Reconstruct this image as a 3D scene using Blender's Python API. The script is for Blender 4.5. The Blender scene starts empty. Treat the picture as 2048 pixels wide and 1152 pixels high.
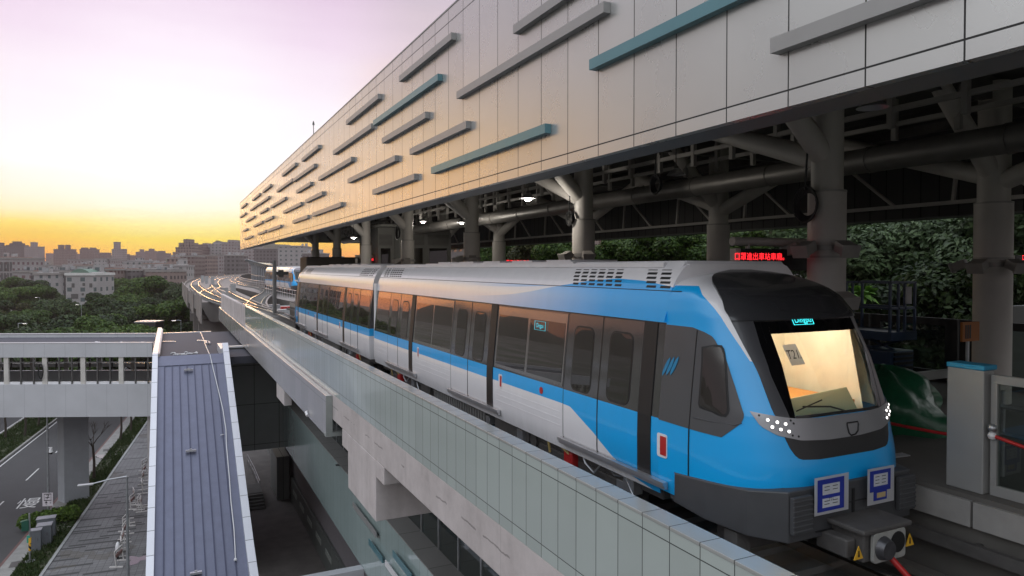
import bpy, bmesh, math, random
import numpy as np
from mathutils import Vector, Matrix
random.seed(7)
rng = np.random.default_rng(7)
SC = bpy.context.scene
COL = SC.collection
R = math.radians
# ------------------------------------------------------------------ camera model (used to read real positions off the survey photo)
FPX = 1400.0; PIT = R(1.1); CXP, VHZ = 1024.0, 535.0
CYP = VHZ + FPX*math.tan(PIT)
YAW = math.atan(682/1400.0)
CAMZ = 19.3
RAIL = 15.6            # rail level
XC = 6.93              # centre of the near track
def ray(u, v):
    a = (u-CXP)/FPX; b = -(v-CYP)/FPX
    fy, fz, uy, uz = math.cos(PIT), -math.sin(PIT), math.sin(PIT), math.cos(PIT)
    fw = fy+b*uy
    return Vector((fw*math.sin(YAW)+a*math.cos(YAW), fw*math.cos(YAW)-a*math.sin(YAW), fz+b*uz))
def at(u, v, X=None, Y=None, Z=None):
    d = ray(u, v)
    t = X/d.x if X is not None else Y/d.y if Y is not None else (Z-CAMZ)/d.z
    return Vector((d.x*t, d.y*t, CAMZ+d.z*t))
def lerp(pts, x):
    """piecewise linear through sorted (x, y) pairs"""
    if x <= pts[0][0]: return pts[0][1]
    for (x0, y0), (x1, y1) in zip(pts, pts[1:]):
        if x <= x1: return y0+(y1-y0)*(x-x0)/((x1-x0) or 1e-9)
    return pts[-1][1]
# ------------------------------------------------------------------ mesh builder
LOC = {}
def rootloc(o):
    return LOC.get(o.name, Vector((0, 0, 0))) if o.parent is None else rootloc(o.parent)
class MB:
    def __init__(s, xf=None, flip=False):
        s.v = []; s.f = []; s.m = []; s.c = []; s.xf = xf; s.flip = flip; s.mi = 0
    def add(s, vs, fs, mi=None, canon=None):
        b = len(s.v)
        for k, p in enumerate(vs):
            p = Vector(p)
            s.c.append(canon[k] if canon else (p.y, p.z-RAIL, 0.0))
            s.v.append(s.xf(p) if s.xf else p)
        for f in fs:
            f = [b+i for i in f]
            s.f.append(f[::-1] if s.flip else f); s.m.append(s.mi if mi is None else mi)
        return s
    def box(s, x0, x1, y0, y1, z0, z1, mi=None):
        if x0 > x1: x0, x1 = x1, x0
        if y0 > y1: y0, y1 = y1, y0
        if z0 > z1: z0, z1 = z1, z0
        v = [(x0,y0,z0),(x1,y0,z0),(x1,y1,z0),(x0,y1,z0),(x0,y0,z1),(x1,y0,z1),(x1,y1,z1),(x0,y1,z1)]
        return s.add(v, [(3,2,1,0),(4,5,6,7),(0,1,5,4),(1,2,6,5),(2,3,7,6),(3,0,4,7)], mi)
    def obox(s, c, ax, ay, az, mi=None):
        """box from a centre and three half-axis vectors"""
        c, ax, ay, az = Vector(c), Vector(ax), Vector(ay), Vector(az)
        v = [c+i*ax+j*ay+k*az for k in (-1,1) for (i,j) in ((-1,-1),(1,-1),(1,1),(-1,1))]
        return s.add(v, [(3,2,1,0),(4,5,6,7),(0,1,5,4),(1,2,6,5),(2,3,7,6),(3,0,4,7)], mi)
    def bar(s, p, q, w, h, up=(0,0,1), mi=None):
        """box beam from p to q, width w, height h"""
        p, q = Vector(p), Vector(q); d = q-p; n = d.normalized()
        side = n.cross(Vector(up))
        side = side.normalized() if side.length > 1e-5 else Vector((1,0,0))
        u = side.cross(n)
        return s.obox((p+q)/2, d/2, side*(w/2), u*(h/2), mi)
    def tube(s, pts, r, seg=8, mi=None, caps=True):
        pts = [Vector(p) for p in pts]; n = len(pts)
        rs = r if isinstance(r, (list, tuple)) else [r]*n
        vs = []; prev = None
        for i, p in enumerate(pts):
            t = (pts[min(i+1, n-1)]-pts[max(i-1, 0)]).normalized()
            a = prev if prev is not None else (Vector((0,0,1)) if abs(t.z) < .9 else Vector((1,0,0)))
            a = a-t*a.dot(t)
            a = a.normalized() if a.length > 1e-6 else Vector((1,0,0))
            prev = a; b = t.cross(a)
            for k in range(seg):
                th = 2*math.pi*k/seg
                vs.append(p+a*(rs[i]*math.cos(th))+b*(rs[i]*math.sin(th)))
        fs = []
        for i in range(n-1):
            for k in range(seg):
                k2 = (k+1) % seg
                fs.append((i*seg+k, i*seg+k2, (i+1)*seg+k2, (i+1)*seg+k))
        if caps:
            fs.append(tuple(range(seg))[::-1]); fs.append(tuple((n-1)*seg+k for k in range(seg)))
        return s.add(vs, fs, mi)
    def prism(s, poly, d, mi=None):
        """a closed polygon swept by the vector d"""
        n = len(poly); p = [Vector(q) for q in poly]; d = Vector(d)
        vs = p+[q+d for q in p]
        nrm = Vector((0,0,0))
        for i in range(n): nrm += p[i].cross(p[(i+1) % n])
        fs = [tuple(range(n))[::-1], tuple(range(n, 2*n))]+[(i, (i+1) % n, n+(i+1) % n, n+i) for i in range(n)]
        if nrm.dot(d) < 0: fs = [f[::-1] for f in fs]
        return s.add(vs, fs, mi)
    def sheet(s, path, prof, mi=None, closed=False):
        """sweep the profile [(offset, z)] along a plan path [(x, y)]"""
        m = len(prof); vs = []
        n = len(path)
        for i, (x, y) in enumerate(path):
            a = path[max(i-1, 0)]; b = path[min(i+1, n-1)]
            t = Vector((b[0]-a[0], b[1]-a[1], 0)).normalized(); nr = Vector((t.y, -t.x, 0))
            for o, z in prof: vs.append(Vector((x, y, 0))+nr*o+Vector((0, 0, z)))
        fs = []
        mm = m if closed else m-1
        for i in range(n-1):
            for k in range(mm):
                k2 = (k+1) % m
                fs.append((i*m+k, (i+1)*m+k, (i+1)*m+k2, i*m+k2))
        if closed:
            fs.append(tuple(range(m))); fs.append(tuple((n-1)*m+k for k in range(m))[::-1])
        return s.add(vs, fs, mi)
    def grid(s, nu, nv, fn, mi=None, canon=None):
        vs = [fn(i, j) for i in range(nu) for j in range(nv)]
        cs = [canon(i, j) for i in range(nu) for j in range(nv)] if canon else None
        return s.add(vs, [(i*nv+j, (i+1)*nv+j, (i+1)*nv+j+1, i*nv+j+1) for i in range(nu-1) for j in range(nv-1)], mi, cs)
    def ball(s, c, r, seg=10, mi=None):
        c = Vector(c); rx, ry, rz = r if isinstance(r, (tuple, list)) else (r, r, r)
        n = seg//2+1
        vs = []
        for i in range(n):
            ph = -math.pi/2+math.pi*i/(n-1)
            for k in range(seg):
                th = 2*math.pi*k/seg
                vs.append(c+Vector((rx*math.cos(ph)*math.cos(th), ry*math.cos(ph)*math.sin(th), rz*math.sin(ph))))
        return s.add(vs, [(i*seg+k, i*seg+(k+1) % seg, (i+1)*seg+(k+1) % seg, (i+1)*seg+k) for i in range(n-1) for k in range(seg)], mi)
    def text(s, txt, origin, right, up, size, depth=.004, mi=None, align='CENTER', squash=1.0):
        cu = bpy.data.curves.new('lettering', 'FONT'); cu.body = txt; cu.size = 1.0; cu.align_x = align; cu.align_y = 'CENTER'
        cu.extrude = 0.0
        ob = bpy.data.objects.new('lettering', cu); COL.objects.link(ob)
        bpy.context.view_layer.update()
        me = bpy.data.meshes.new_from_object(ob.evaluated_get(bpy.context.evaluated_depsgraph_get()))
        o, r, u = Vector(origin), Vector(right).normalized(), Vector(up).normalized(); n = r.cross(u)
        vs = [o+r*(p.co.x*size*squash)+u*(p.co.y*size)+n*depth for p in me.vertices]
        s.add(vs, [tuple(p.vertices) for p in me.polygons], mi)
        bpy.data.objects.remove(ob); bpy.data.meshes.remove(me); bpy.data.curves.remove(cu)
        return s
    def build(s, name, mats, parent=None, smooth=None, bevel=0, loc=None, fix=False):
        me = bpy.data.meshes.new(name)
        off = rootloc(parent) if parent else (Vector(loc) if loc is not None else Vector((0,0,0)))
        me.from_pydata([tuple(p-off) for p in s.v], [], s.f)
        if not isinstance(mats, (list, tuple)): mats = [mats]
        for m in mats: me.materials.append(m)
        if len(mats) > 1: me.polygons.foreach_set('material_index', s.m)
        at_ = me.attributes.new('canon', 'FLOAT_VECTOR', 'POINT')
        at_.data.foreach_set('vector', [c for t in s.c for c in t])
        if fix:
            bm = bmesh.new(); bm.from_mesh(me); bmesh.ops.remove_doubles(bm, verts=bm.verts, dist=1e-5)
            bmesh.ops.recalc_face_normals(bm, faces=bm.faces); bm.to_mesh(me); bm.free()
        me.validate()
        if smooth:
            me.polygons.foreach_set('use_smooth', [True]*len(me.polygons))
            me.set_sharp_from_angle(angle=R(smooth))
        me.update()
        o = bpy.data.objects.new(name, me); COL.objects.link(o)
        if parent: o.parent = parent
        elif loc is not None: o.location = loc; LOC[o.name] = Vector(loc)
        if bevel:
            b = o.modifiers.new('bevel', 'BEVEL'); b.width = bevel; b.segments = 2; b.limit_method = 'ANGLE'; b.angle_limit = R(40)
            b.harden_normals = False
        return o
def tag(o, label=None, cat=None, group=None, kind=None):
    if label: o['label'] = label
    if cat: o['category'] = cat
    if group: o['group'] = group
    if kind: o['kind'] = kind
    return o
def empty(name, loc, label=None, cat=None, group=None, kind=None, rz=0):
    o = bpy.data.objects.new(name, None); COL.objects.link(o); o.location = loc; o.rotation_euler.z = rz
    o.empty_display_size = .2
    LOC[o.name] = Vector(loc)
    return tag(o, label, cat, group, kind)
def copy_tree(o, parent=None, loc=None):
    c = o.copy(); COL.objects.link(c)
    if parent: c.parent = parent
    if loc is not None: c.location = loc
    for ch in list(o.children): copy_tree(ch, c)
    return c
# ------------------------------------------------------------------ materials
def srgb(r, g, b):
    f = lambda c: (c/12.92 if c <= .04045 else ((c+.055)/1.055)**2.4)
    return (f(r/255), f(g/255), f(b/255), 1)
class NT:
    def __init__(s, nt): s.t = nt
    def n(s, typ, ins=None, **kw):
        nd = s.t.nodes.new(typ)
        for k, v in kw.items(): setattr(nd, k, v)
        for k, v in (ins or {}).items(): s.set(nd.inputs[k], v)
        return nd
    def set(s, sock, v):
        if hasattr(v, 'bl_idname') and not isinstance(v, bpy.types.NodeSocket): v = v.outputs[0]
        if isinstance(v, bpy.types.NodeSocket): s.t.links.new(v, sock)
        else: sock.default_value = v
    def m(s, op, a, b=0.0, c=None, clamp=False):
        nd = s.t.nodes.new('ShaderNodeMath'); nd.operation = op; nd.use_clamp = clamp
        s.set(nd.inputs[0], a); s.set(nd.inputs[1], b)
        if c is not None: s.set(nd.inputs[2], c)
        return nd.outputs[0]
    def mix(s, f, a, b):
        nd = s.t.nodes.new('ShaderNodeMix'); nd.data_type = 'RGBA'
        s.set(nd.inputs[0], f); s.set(nd.inputs[6], a); s.set(nd.inputs[7], b)
        return nd.outputs[2]
    def ramp(s, f, stops, interp='LINEAR'):
        nd = s.t.nodes.new('ShaderNodeValToRGB'); nd.color_ramp.interpolation = interp
        el = nd.color_ramp.elements
        while len(el) < len(stops): el.new(.5)
        for e, (p, c) in zip(el, stops): e.position = p; e.color = c
        s.set(nd.inputs[0], f); return nd.outputs[0]
    def curve(s, x, pts):
        """y(x) through pts as a float curve"""
        x0, x1 = pts[0][0], pts[-1][0]; ys = [p[1] for p in pts]; y0, y1 = min(ys), max(ys)
        if y1-y0 < 1e-6: y1 = y0+1
        t = s.m('DIVIDE', s.m('SUBTRACT', x, x0), x1-x0, clamp=True)
        nd = s.t.nodes.new('ShaderNodeFloatCurve'); cm = nd.mapping; c = cm.curves[0]
        q = [((a-x0)/(x1-x0), (b-y0)/(y1-y0)) for a, b in pts]
        c.points[0].location = q[0]; c.points[1].location = q[-1]
        for p in q[1:-1]: c.points.new(*p)
        for p in c.points: p.handle_type = 'VECTOR'
        cm.update()
        s.set(nd.inputs[1], t)
        return s.m('ADD', s.m('MULTIPLY', nd.outputs[0], y1-y0), y0)
    def gt(s, a, b): return s.m('GREATER_THAN', a, b)
    def lt(s, a, b): return s.m('LESS_THAN', a, b)
    def both(s, a, b): return s.m('MULTIPLY', a, b)
    def pos(s):
        g = s.n('ShaderNodeNewGeometry'); x = s.n('ShaderNodeSeparateXYZ', {0: g.outputs['Position']})
        return x.outputs[0], x.outputs[1], x.outputs[2]
    def objc(s): return s.n('ShaderNodeTexCoord').outputs['Object']
    def noise(s, scale, detail=4, rough=.55, vec=None, sx=None):
        nd = s.n('ShaderNodeTexNoise', {'Scale': scale, 'Detail': detail, 'Roughness': rough})
        v = vec or s.objc()
        if sx: v = s.n('ShaderNodeMapping', {0: v, 3: sx})
        s.set(nd.inputs['Vector'], v)
        return nd.outputs[0]
MATS = {}
def newmat(name):
    m = bpy.data.materials.new(name); m.use_nodes = True
    t = NT(m.node_tree); bs = m.node_tree.nodes['Principled BSDF']; MATS[name] = m
    return m, t, bs
def mat(name, col, rough=.6, metal=0, var=.12, scale=3.0, bump=0, bscale=40, coat=0, spec=.5, streak=0, emit=None, es=1, alpha=None):
    if name in MATS: return MATS[name]
    m, t, bs = newmat(name)
    col = col if len(col) == 4 else (*col, 1)
    bs.inputs['Roughness'].default_value = rough; bs.inputs['Metallic'].default_value = metal
    bs.inputs['Specular IOR Level'].default_value = spec
    if var:
        n = t.noise(scale)
        if streak:
            n2 = t.noise(streak, 3, .6, sx=(1, 1, .08)); n = t.m('ADD', t.m('MULTIPLY', n, .5), t.m('MULTIPLY', n2, .5))
        k = t.m('MULTIPLY_ADD', t.m('SUBTRACT', n, .5), 2*var*1.6, 1.0)
        c = t.n('ShaderNodeMix', data_type='RGBA', blend_type='MULTIPLY'); c.inputs[0].default_value = 1
        t.set(c.inputs[6], col)
        cc = t.n('ShaderNodeCombineColor', {0: k, 1: k, 2: k}); t.set(c.inputs[7], cc.outputs[0])
        t.set(bs.inputs['Base Color'], c.outputs[2])
        t.set(bs.inputs['Roughness'], t.m('MULTIPLY_ADD', n, .18*rough, rough*.91, clamp=True))
    else: bs.inputs['Base Color'].default_value = col
    if coat: bs.inputs['Coat Weight'].default_value = coat; bs.inputs['Coat Roughness'].default_value = .08
    if bump:
        b = t.n('ShaderNodeBump', {'Strength': bump, 'Distance': .02, 'Height': t.noise(bscale, 5, .6)}); t.set(bs.inputs['Normal'], b)
    if emit: bs.inputs['Emission Color'].default_value = (*emit[:3], 1); bs.inputs['Emission Strength'].default_value = es
    return m
def panel_mat(name, col, rough, metal, lines_y=None, lines_z=(), lines_x=None, var=.06, coat=0, wid=.012, dark=.12, tone=.05, streak=0, bump=0, lines_w=None, zw=None, spec=.5):
    """cladding panels: dark joints at a fixed pitch along world y (pitch, offset) and at set heights, each panel a shade of its own"""
    m, t, bs = newmat(name)
    x, y, z = t.pos()
    mask = None; cell = 0.0
    def join(a, b): return b if a is None else t.m('MAXIMUM', a, b)
    for c, ln in ((y, lines_y), (x, lines_x), (t.m('ADD', x, y) if lines_w else None, lines_w)):
        if ln:
            q = t.m('DIVIDE', t.m('SUBTRACT', c, ln[1]), ln[0]); fr = t.m('FRACT', q)
            d = t.m('MULTIPLY', t.m('MINIMUM', fr, t.m('SUBTRACT', 1.0, fr)), ln[0])
            mask = join(mask, t.lt(d, wid/2)); cell = t.m('ADD', t.m('FLOOR', q), cell)
    for k, zl in enumerate(lines_z):
        d = t.m('ABSOLUTE', t.m('SUBTRACT', z, zl)); mask = join(mask, t.lt(d, (zw or wid)/2))
        cell = t.m('ADD', cell, t.m('MULTIPLY', t.gt(z, zl), 37.3+k))
    wn = t.n('ShaderNodeTexWhiteNoise', noise_dimensions='1D'); t.set(wn.inputs['W'], cell)
    n = t.noise(1.2, 5)
    if streak: n = t.m('ADD', t.m('MULTIPLY', n, .45), t.m('MULTIPLY', t.noise(streak, 4, .6, sx=(1, 1, .06)), .55))
    k = t.m('ADD', t.m('MULTIPLY_ADD', t.m('SUBTRACT', wn.outputs[0], .5), 2*tone, 1.0), t.m('MULTIPLY', t.m('SUBTRACT', n, .5), 2.5*var))
    cc = t.n('ShaderNodeCombineColor', {0: k, 1: k, 2: k})
    c = t.n('ShaderNodeMix', data_type='RGBA', blend_type='MULTIPLY'); c.inputs[0].default_value = 1
    c.inputs[6].default_value = (*col[:3], 1); t.set(c.inputs[7], cc.outputs[0])
    out = c.outputs[2]
    if mask is not None: out = t.mix(mask, out, (col[0]*dark, col[1]*dark, col[2]*dark, 1))
    t.set(bs.inputs['Base Color'], out)
    bs.inputs['Metallic'].default_value = metal; bs.inputs['Specular IOR Level'].default_value = spec
    r = t.m('MULTIPLY_ADD', n, rough*.35, rough*.82)
    t.set(bs.inputs['Roughness'], t.m('MAXIMUM', r, t.m('MULTIPLY', mask, .9)) if mask is not None else r)
    if coat: bs.inputs['Coat Weight'].default_value = coat; bs.inputs['Coat Roughness'].default_value = .06
    # each panel sits a hair out of true, so reflections break at the joints
    if bump:
        wn2 = t.n('ShaderNodeTexWhiteNoise', noise_dimensions='1D'); t.set(wn2.inputs['W'], t.m('ADD', cell, 11.7))
        g = t.n('ShaderNodeNewGeometry'); off = t.n('ShaderNodeVectorMath', operation='SUBTRACT'); t.set(off.inputs[0], wn2.outputs['Color']); off.inputs[1].default_value = (.5, .5, .5)
        sc = t.n('ShaderNodeVectorMath', operation='SCALE'); t.set(sc.inputs[0], off.outputs[0]); sc.inputs['Scale'].default_value = bump
        ad = t.n('ShaderNodeVectorMath', operation='ADD'); t.set(ad.inputs[0], g.outputs['Normal']); t.set(ad.inputs[1], sc.outputs[0])
        no = t.n('ShaderNodeVectorMath', operation='NORMALIZE'); t.set(no.inputs[0], ad.outputs[0]); t.set(bs.inputs['Normal'], no.outputs[0])
    return m
def glass_mat(name, col, through=.3, rough=.02, tint=(.5, .5, .5), ior=1.55):
    """window glass: a mirror by Fresnel over a tinted see-through body"""
    m, t, bs = newmat(name); nt = m.node_tree
    out = nt.nodes['Material Output']
    tr = t.n('ShaderNodeBsdfTransparent', {0: (*tint, 1)}); df = t.n('ShaderNodeBsdfDiffuse', {0: (*col[:3], 1)})
    gl = t.n('ShaderNodeBsdfGlossy', {0: (1, 1, 1, 1), 'Roughness': rough})
    body = t.n('ShaderNodeMixShader', {0: 1-through, 1: tr.outputs[0], 2: df.outputs[0]})
    fr = t.n('ShaderNodeFresnel', {0: ior})
    bf = t.n('ShaderNodeNewGeometry').outputs['Backfacing']
    mx = t.n('ShaderNodeMixShader', {0: t.m('MULTIPLY', fr.outputs[0], t.m('SUBTRACT', 1.0, bf)), 1: body.outputs[0], 2: gl.outputs[0]})
    nt.links.new(mx.outputs[0], out.inputs[0])
    return m
def sheet_mat(name, col):
    """paper or sheeting that lets light from behind through"""
    if name in MATS: return MATS[name]
    m, t, bs = newmat(name); bs.inputs['Base Color'].default_value = (*col, 1); bs.inputs['Roughness'].default_value = .7
    tl = t.n('ShaderNodeBsdfTranslucent', {0: (*col, 1)}); mx = t.n('ShaderNodeMixShader', {0: .55, 1: bs.outputs[0], 2: tl.outputs[0]})
    m.node_tree.links.new(mx.outputs[0], m.node_tree.nodes['Material Output'].inputs[0]); return m
def leaf_mat(name, c0, c1, c2):
    m, t, bs = newmat(name); nt = m.node_tree
    g = t.n('ShaderNodeNewGeometry'); oi = t.n('ShaderNodeObjectInfo')
    n = t.noise(.35, 2)
    f = t.m('ADD', t.m('MULTIPLY', g.outputs['Random Per Island'], .55), t.m('ADD', t.m('MULTIPLY', n, .35), t.m('MULTIPLY', oi.outputs['Random'], .2)))
    c = t.ramp(f, [(0.15, (*c0, 1)), (.55, (*c1, 1)), (.95, (*c2, 1))])
    bs.inputs['Roughness'].default_value = .55
    t.set(bs.inputs['Base Color'], c); bs.inputs['Specular IOR Level'].default_value = .3
    tl = t.n('ShaderNodeBsdfTranslucent'); t.set(tl.inputs[0], c)
    mx = t.n('ShaderNodeMixShader', {0: .25, 1: bs.outputs[0], 2: tl.outputs[0]})
    nt.links.new(mx.outputs[0], nt.nodes['Material Output'].inputs[0])
    return m
def emit_mat(name, col, s):
    m, t, bs = newmat(name); bs.inputs['Base Color'].default_value = (*col[:3], 1)
    bs.inputs['Emission Color'].default_value = (*col[:3], 1); bs.inputs['Emission Strength'].default_value = s
    return m
def city_mat(name, col, win, fw=3.2, fh=3.2, ww=.55, wh=.5, lit=.0):
    """a far facade: rows of windows at real storey heights"""
    m, t, bs = newmat(name)
    tc = t.objc(); sp = t.n('ShaderNodeSeparateXYZ', {0: tc}); x, y, z = sp.outputs[0], sp.outputs[1], sp.outputs[2]
    g = t.n('ShaderNodeNewGeometry'); nz = t.n('ShaderNodeSeparateXYZ', {0: g.outputs['Normal']})
    w = t.m('ADD', x, t.m('MULTIPLY', y, 1.0))
    qa = t.m('DIVIDE', w, fw); qb = t.m('DIVIDE', z, fh)
    a = t.lt(t.m('FRACT', qa), ww); b = t.both(t.gt(t.m('FRACT', qb), .3), t.lt(t.m('FRACT', qb), .3+wh))
    wall = t.lt(t.m('ABSOLUTE', nz.outputs[2]), .5)
    mk = t.both(t.both(a, b), wall)
    n = t.noise(.15, 4); k = t.m('MULTIPLY_ADD', t.m('SUBTRACT', n, .5), .5, 1.0)
    cc = t.n('ShaderNodeCombineColor', {0: k, 1: k, 2: k})
    c = t.n('ShaderNodeMix', data_type='RGBA', blend_type='MULTIPLY'); c.inputs[0].default_value = 1; c.inputs[6].default_value = (*col, 1); t.set(c.inputs[7], cc.outputs[0])
    t.set(bs.inputs['Base Color'], t.mix(mk, c.outputs[2], (*win, 1)))
    t.set(bs.inputs['Roughness'], t.m('MULTIPLY_ADD', mk, -.6, .8))
    return m
def livery_mat(name, cab_blue=True):
    m, t, bs = newmat(name)
    a = t.n('ShaderNodeAttribute', attribute_name='canon'); sp = t.n('ShaderNodeSeparateXYZ', {0: a.outputs['Vector']})
    y, h = sp.outputs[0], sp.outputs[1]
    blue = (.004, .39, .87, 1); white = (.80, .785, .81, 1); grey = (.17, .165, .165, 1)
    D = t.curve(y, [(6.0, .6), (7.88, .88), (8.27, 1.05), (8.60, 1.2), (8.69, 1.25), (9.40, 1.533), (9.7, 1.535), (22, 1.535)]) if cab_blue else t.curve(y, [(6.0, .6), (7.0, .85), (7.35, 1.1), (7.6, 1.535), (22, 1.535)])
    low = t.both(t.gt(h, D), t.lt(h, 1.77))
    fac = low
    if cab_blue:
        A = t.curve(y, [(6.0, 3.5), (10.0, 3.41), (10.4, 3.36), (11.0, 3.28), (11.8, 3.2), (12.8, 3.14), (14.2, 3.09), (15.5, 3.04), (17, 2.98), (22, 2.97)])
        B = t.curve(y, [(6.0, 3.3), (9.8, 3.41), (10.6, 3.385), (11.5, 3.35), (12.5, 3.33), (13.6, 3.33), (15, 3.37), (16.2, 3.42), (22, 3.43)])
        sh = t.both(t.gt(h, 2.985), t.lt(h, 3.402))
        fade = t.m('SUBTRACT', 1.0, t.m('DIVIDE', t.m('SUBTRACT', y, 8.6), 5.6), clamp=True)
        fade = t.m('POWER', fade, 1.15)
        s1 = t.both(t.both(sh, t.m('MAXIMUM', t.lt(h, A), t.gt(h, B))), fade)
        Cc = t.curve(y, [(6.0, 3.40), (7.0, 3.41), (7.3, 3.46), (7.9, 3.52), (8.5, 3.54), (9.2, 3.50), (9.9, 3.42), (10.2, 3.39), (22, 3.39)])
        s2 = t.both(t.gt(h, 3.398), t.lt(h, Cc))
        fac = t.m('MAXIMUM', low, t.m('MAXIMUM', s1, s2))
    c = t.mix(fac, white, blue)
    band = t.both(t.both(t.gt(h, 1.77), t.lt(h, 2.985)), t.gt(y, 6.0))
    c = t.mix(band, c, grey)
    t.set(bs.inputs['Metallic'], t.m('MULTIPLY', band, .85))
    dk = t.both(t.lt(y, 7.15), t.lt(h, 1.12))
    c = t.mix(dk, c, (.05, .05, .055, 1))
    n = t.noise(2.0, 5); ns = t.noise(5.0, 4, .6, sx=(1, 1, .12))
    film = t.both(t.m('SUBTRACT', 1.0, t.m('DIVIDE', t.m('SUBTRACT', h, .85), .5), clamp=True), t.m('MULTIPLY', ns, .42))
    k = t.m('SUBTRACT', t.m('ADD', t.m('MULTIPLY_ADD', t.m('SUBTRACT', n, .5), .10, 1.0), t.m('MULTIPLY', t.m('SUBTRACT', ns, .5), .12)), film); cc = t.n('ShaderNodeCombineColor', {0: k, 1: k, 2: k})
    mm = t.n('ShaderNodeMix', data_type='RGBA', blend_type='MULTIPLY'); mm.inputs[0].default_value = 1; t.set(mm.inputs[6], c); t.set(mm.inputs[7], cc.outputs[0])
    t.set(bs.inputs['Base Color'], mm.outputs[2])
    t.set(bs.inputs['Roughness'], t.m('ADD', t.m('MULTIPLY_ADD', band, -.22, .32), t.m('MULTIPLY', film, .6))); bs.inputs['Coat Weight'].default_value = .6; bs.inputs['Coat Roughness'].default_value = .06
    # faint ribs pressed in the white lower side
    rib = t.m('SINE', t.m('MULTIPLY', h, 2*math.pi/.11))
    rib = t.both(t.gt(rib, .93), t.both(t.both(t.lt(h, 1.47), t.gt(h, 1.12)), t.gt(y, 9.7)))
    b = t.n('ShaderNodeBump', {'Strength': .2, 'Distance': .008, 'Height': rib}); t.set(bs.inputs['Normal'], b)
    return m
def nose_mat(name, pts):
    """blue nose; white towards the roof above the curve h -> |p|"""
    m, t, bs = newmat(name)
    a = t.n('ShaderNodeAttribute', attribute_name='canon'); sp = t.n('ShaderNodeSeparateXYZ', {0: a.outputs['Vector']})
    h, p = sp.outputs[1], t.m('ABSOLUTE', sp.outputs[2])
    W = t.curve(h, pts)
    c = t.mix(t.lt(p, W), (.004, .39, .87, 1), (.80, .785, .81, 1))
    c = t.mix(t.gt(h, 3.47), c, (.80, .785, .81, 1))
    t.set(bs.inputs['Base Color'], c)
    bs.inputs['Roughness'].default_value = .3; bs.inputs['Coat Weight'].default_value = .7; bs.inputs['Coat Roughness'].default_value = .05
    return m
# ------------------------------------------------------------------ render, camera, sky, sun, air
SC.render.engine = 'CYCLES'
SC.cycles.use_denoising = True
SC.cycles.max_bounces = 7; SC.cycles.diffuse_bounces = 4; SC.cycles.glossy_bounces = 4; SC.cycles.transparent_max_bounces = 10
SC.cycles.transmission_bounces = 4; SC.cycles.volume_bounces = 0
SC.cycles.sample_clamp_indirect = 6
SC.cycles.caustics_reflective = False; SC.cycles.caustics_refractive = False
SC.view_settings.view_transform = 'Standard'; SC.view_settings.look = 'None'; SC.view_settings.exposure = .18; SC.view_settings.gamma = 1
cd = bpy.data.cameras.new('camera'); cam = bpy.data.objects.new('camera', cd); COL.objects.link(cam); SC.camera = cam
cam.location = (0, 0, CAMZ); cam.rotation_euler = (R(90)-PIT, 0, -YAW)
cd.sensor_width = 36; cd.lens = 36*FPX/2048; cd.clip_end = 20000; cd.clip_start = .1
cd.shift_y = -(576-CYP)/2048
HAZE_D = .0003
SUN_AZ = R(1.0); SUN_EL = R(3.5)          # azimuth measured from +y towards +x
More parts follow.
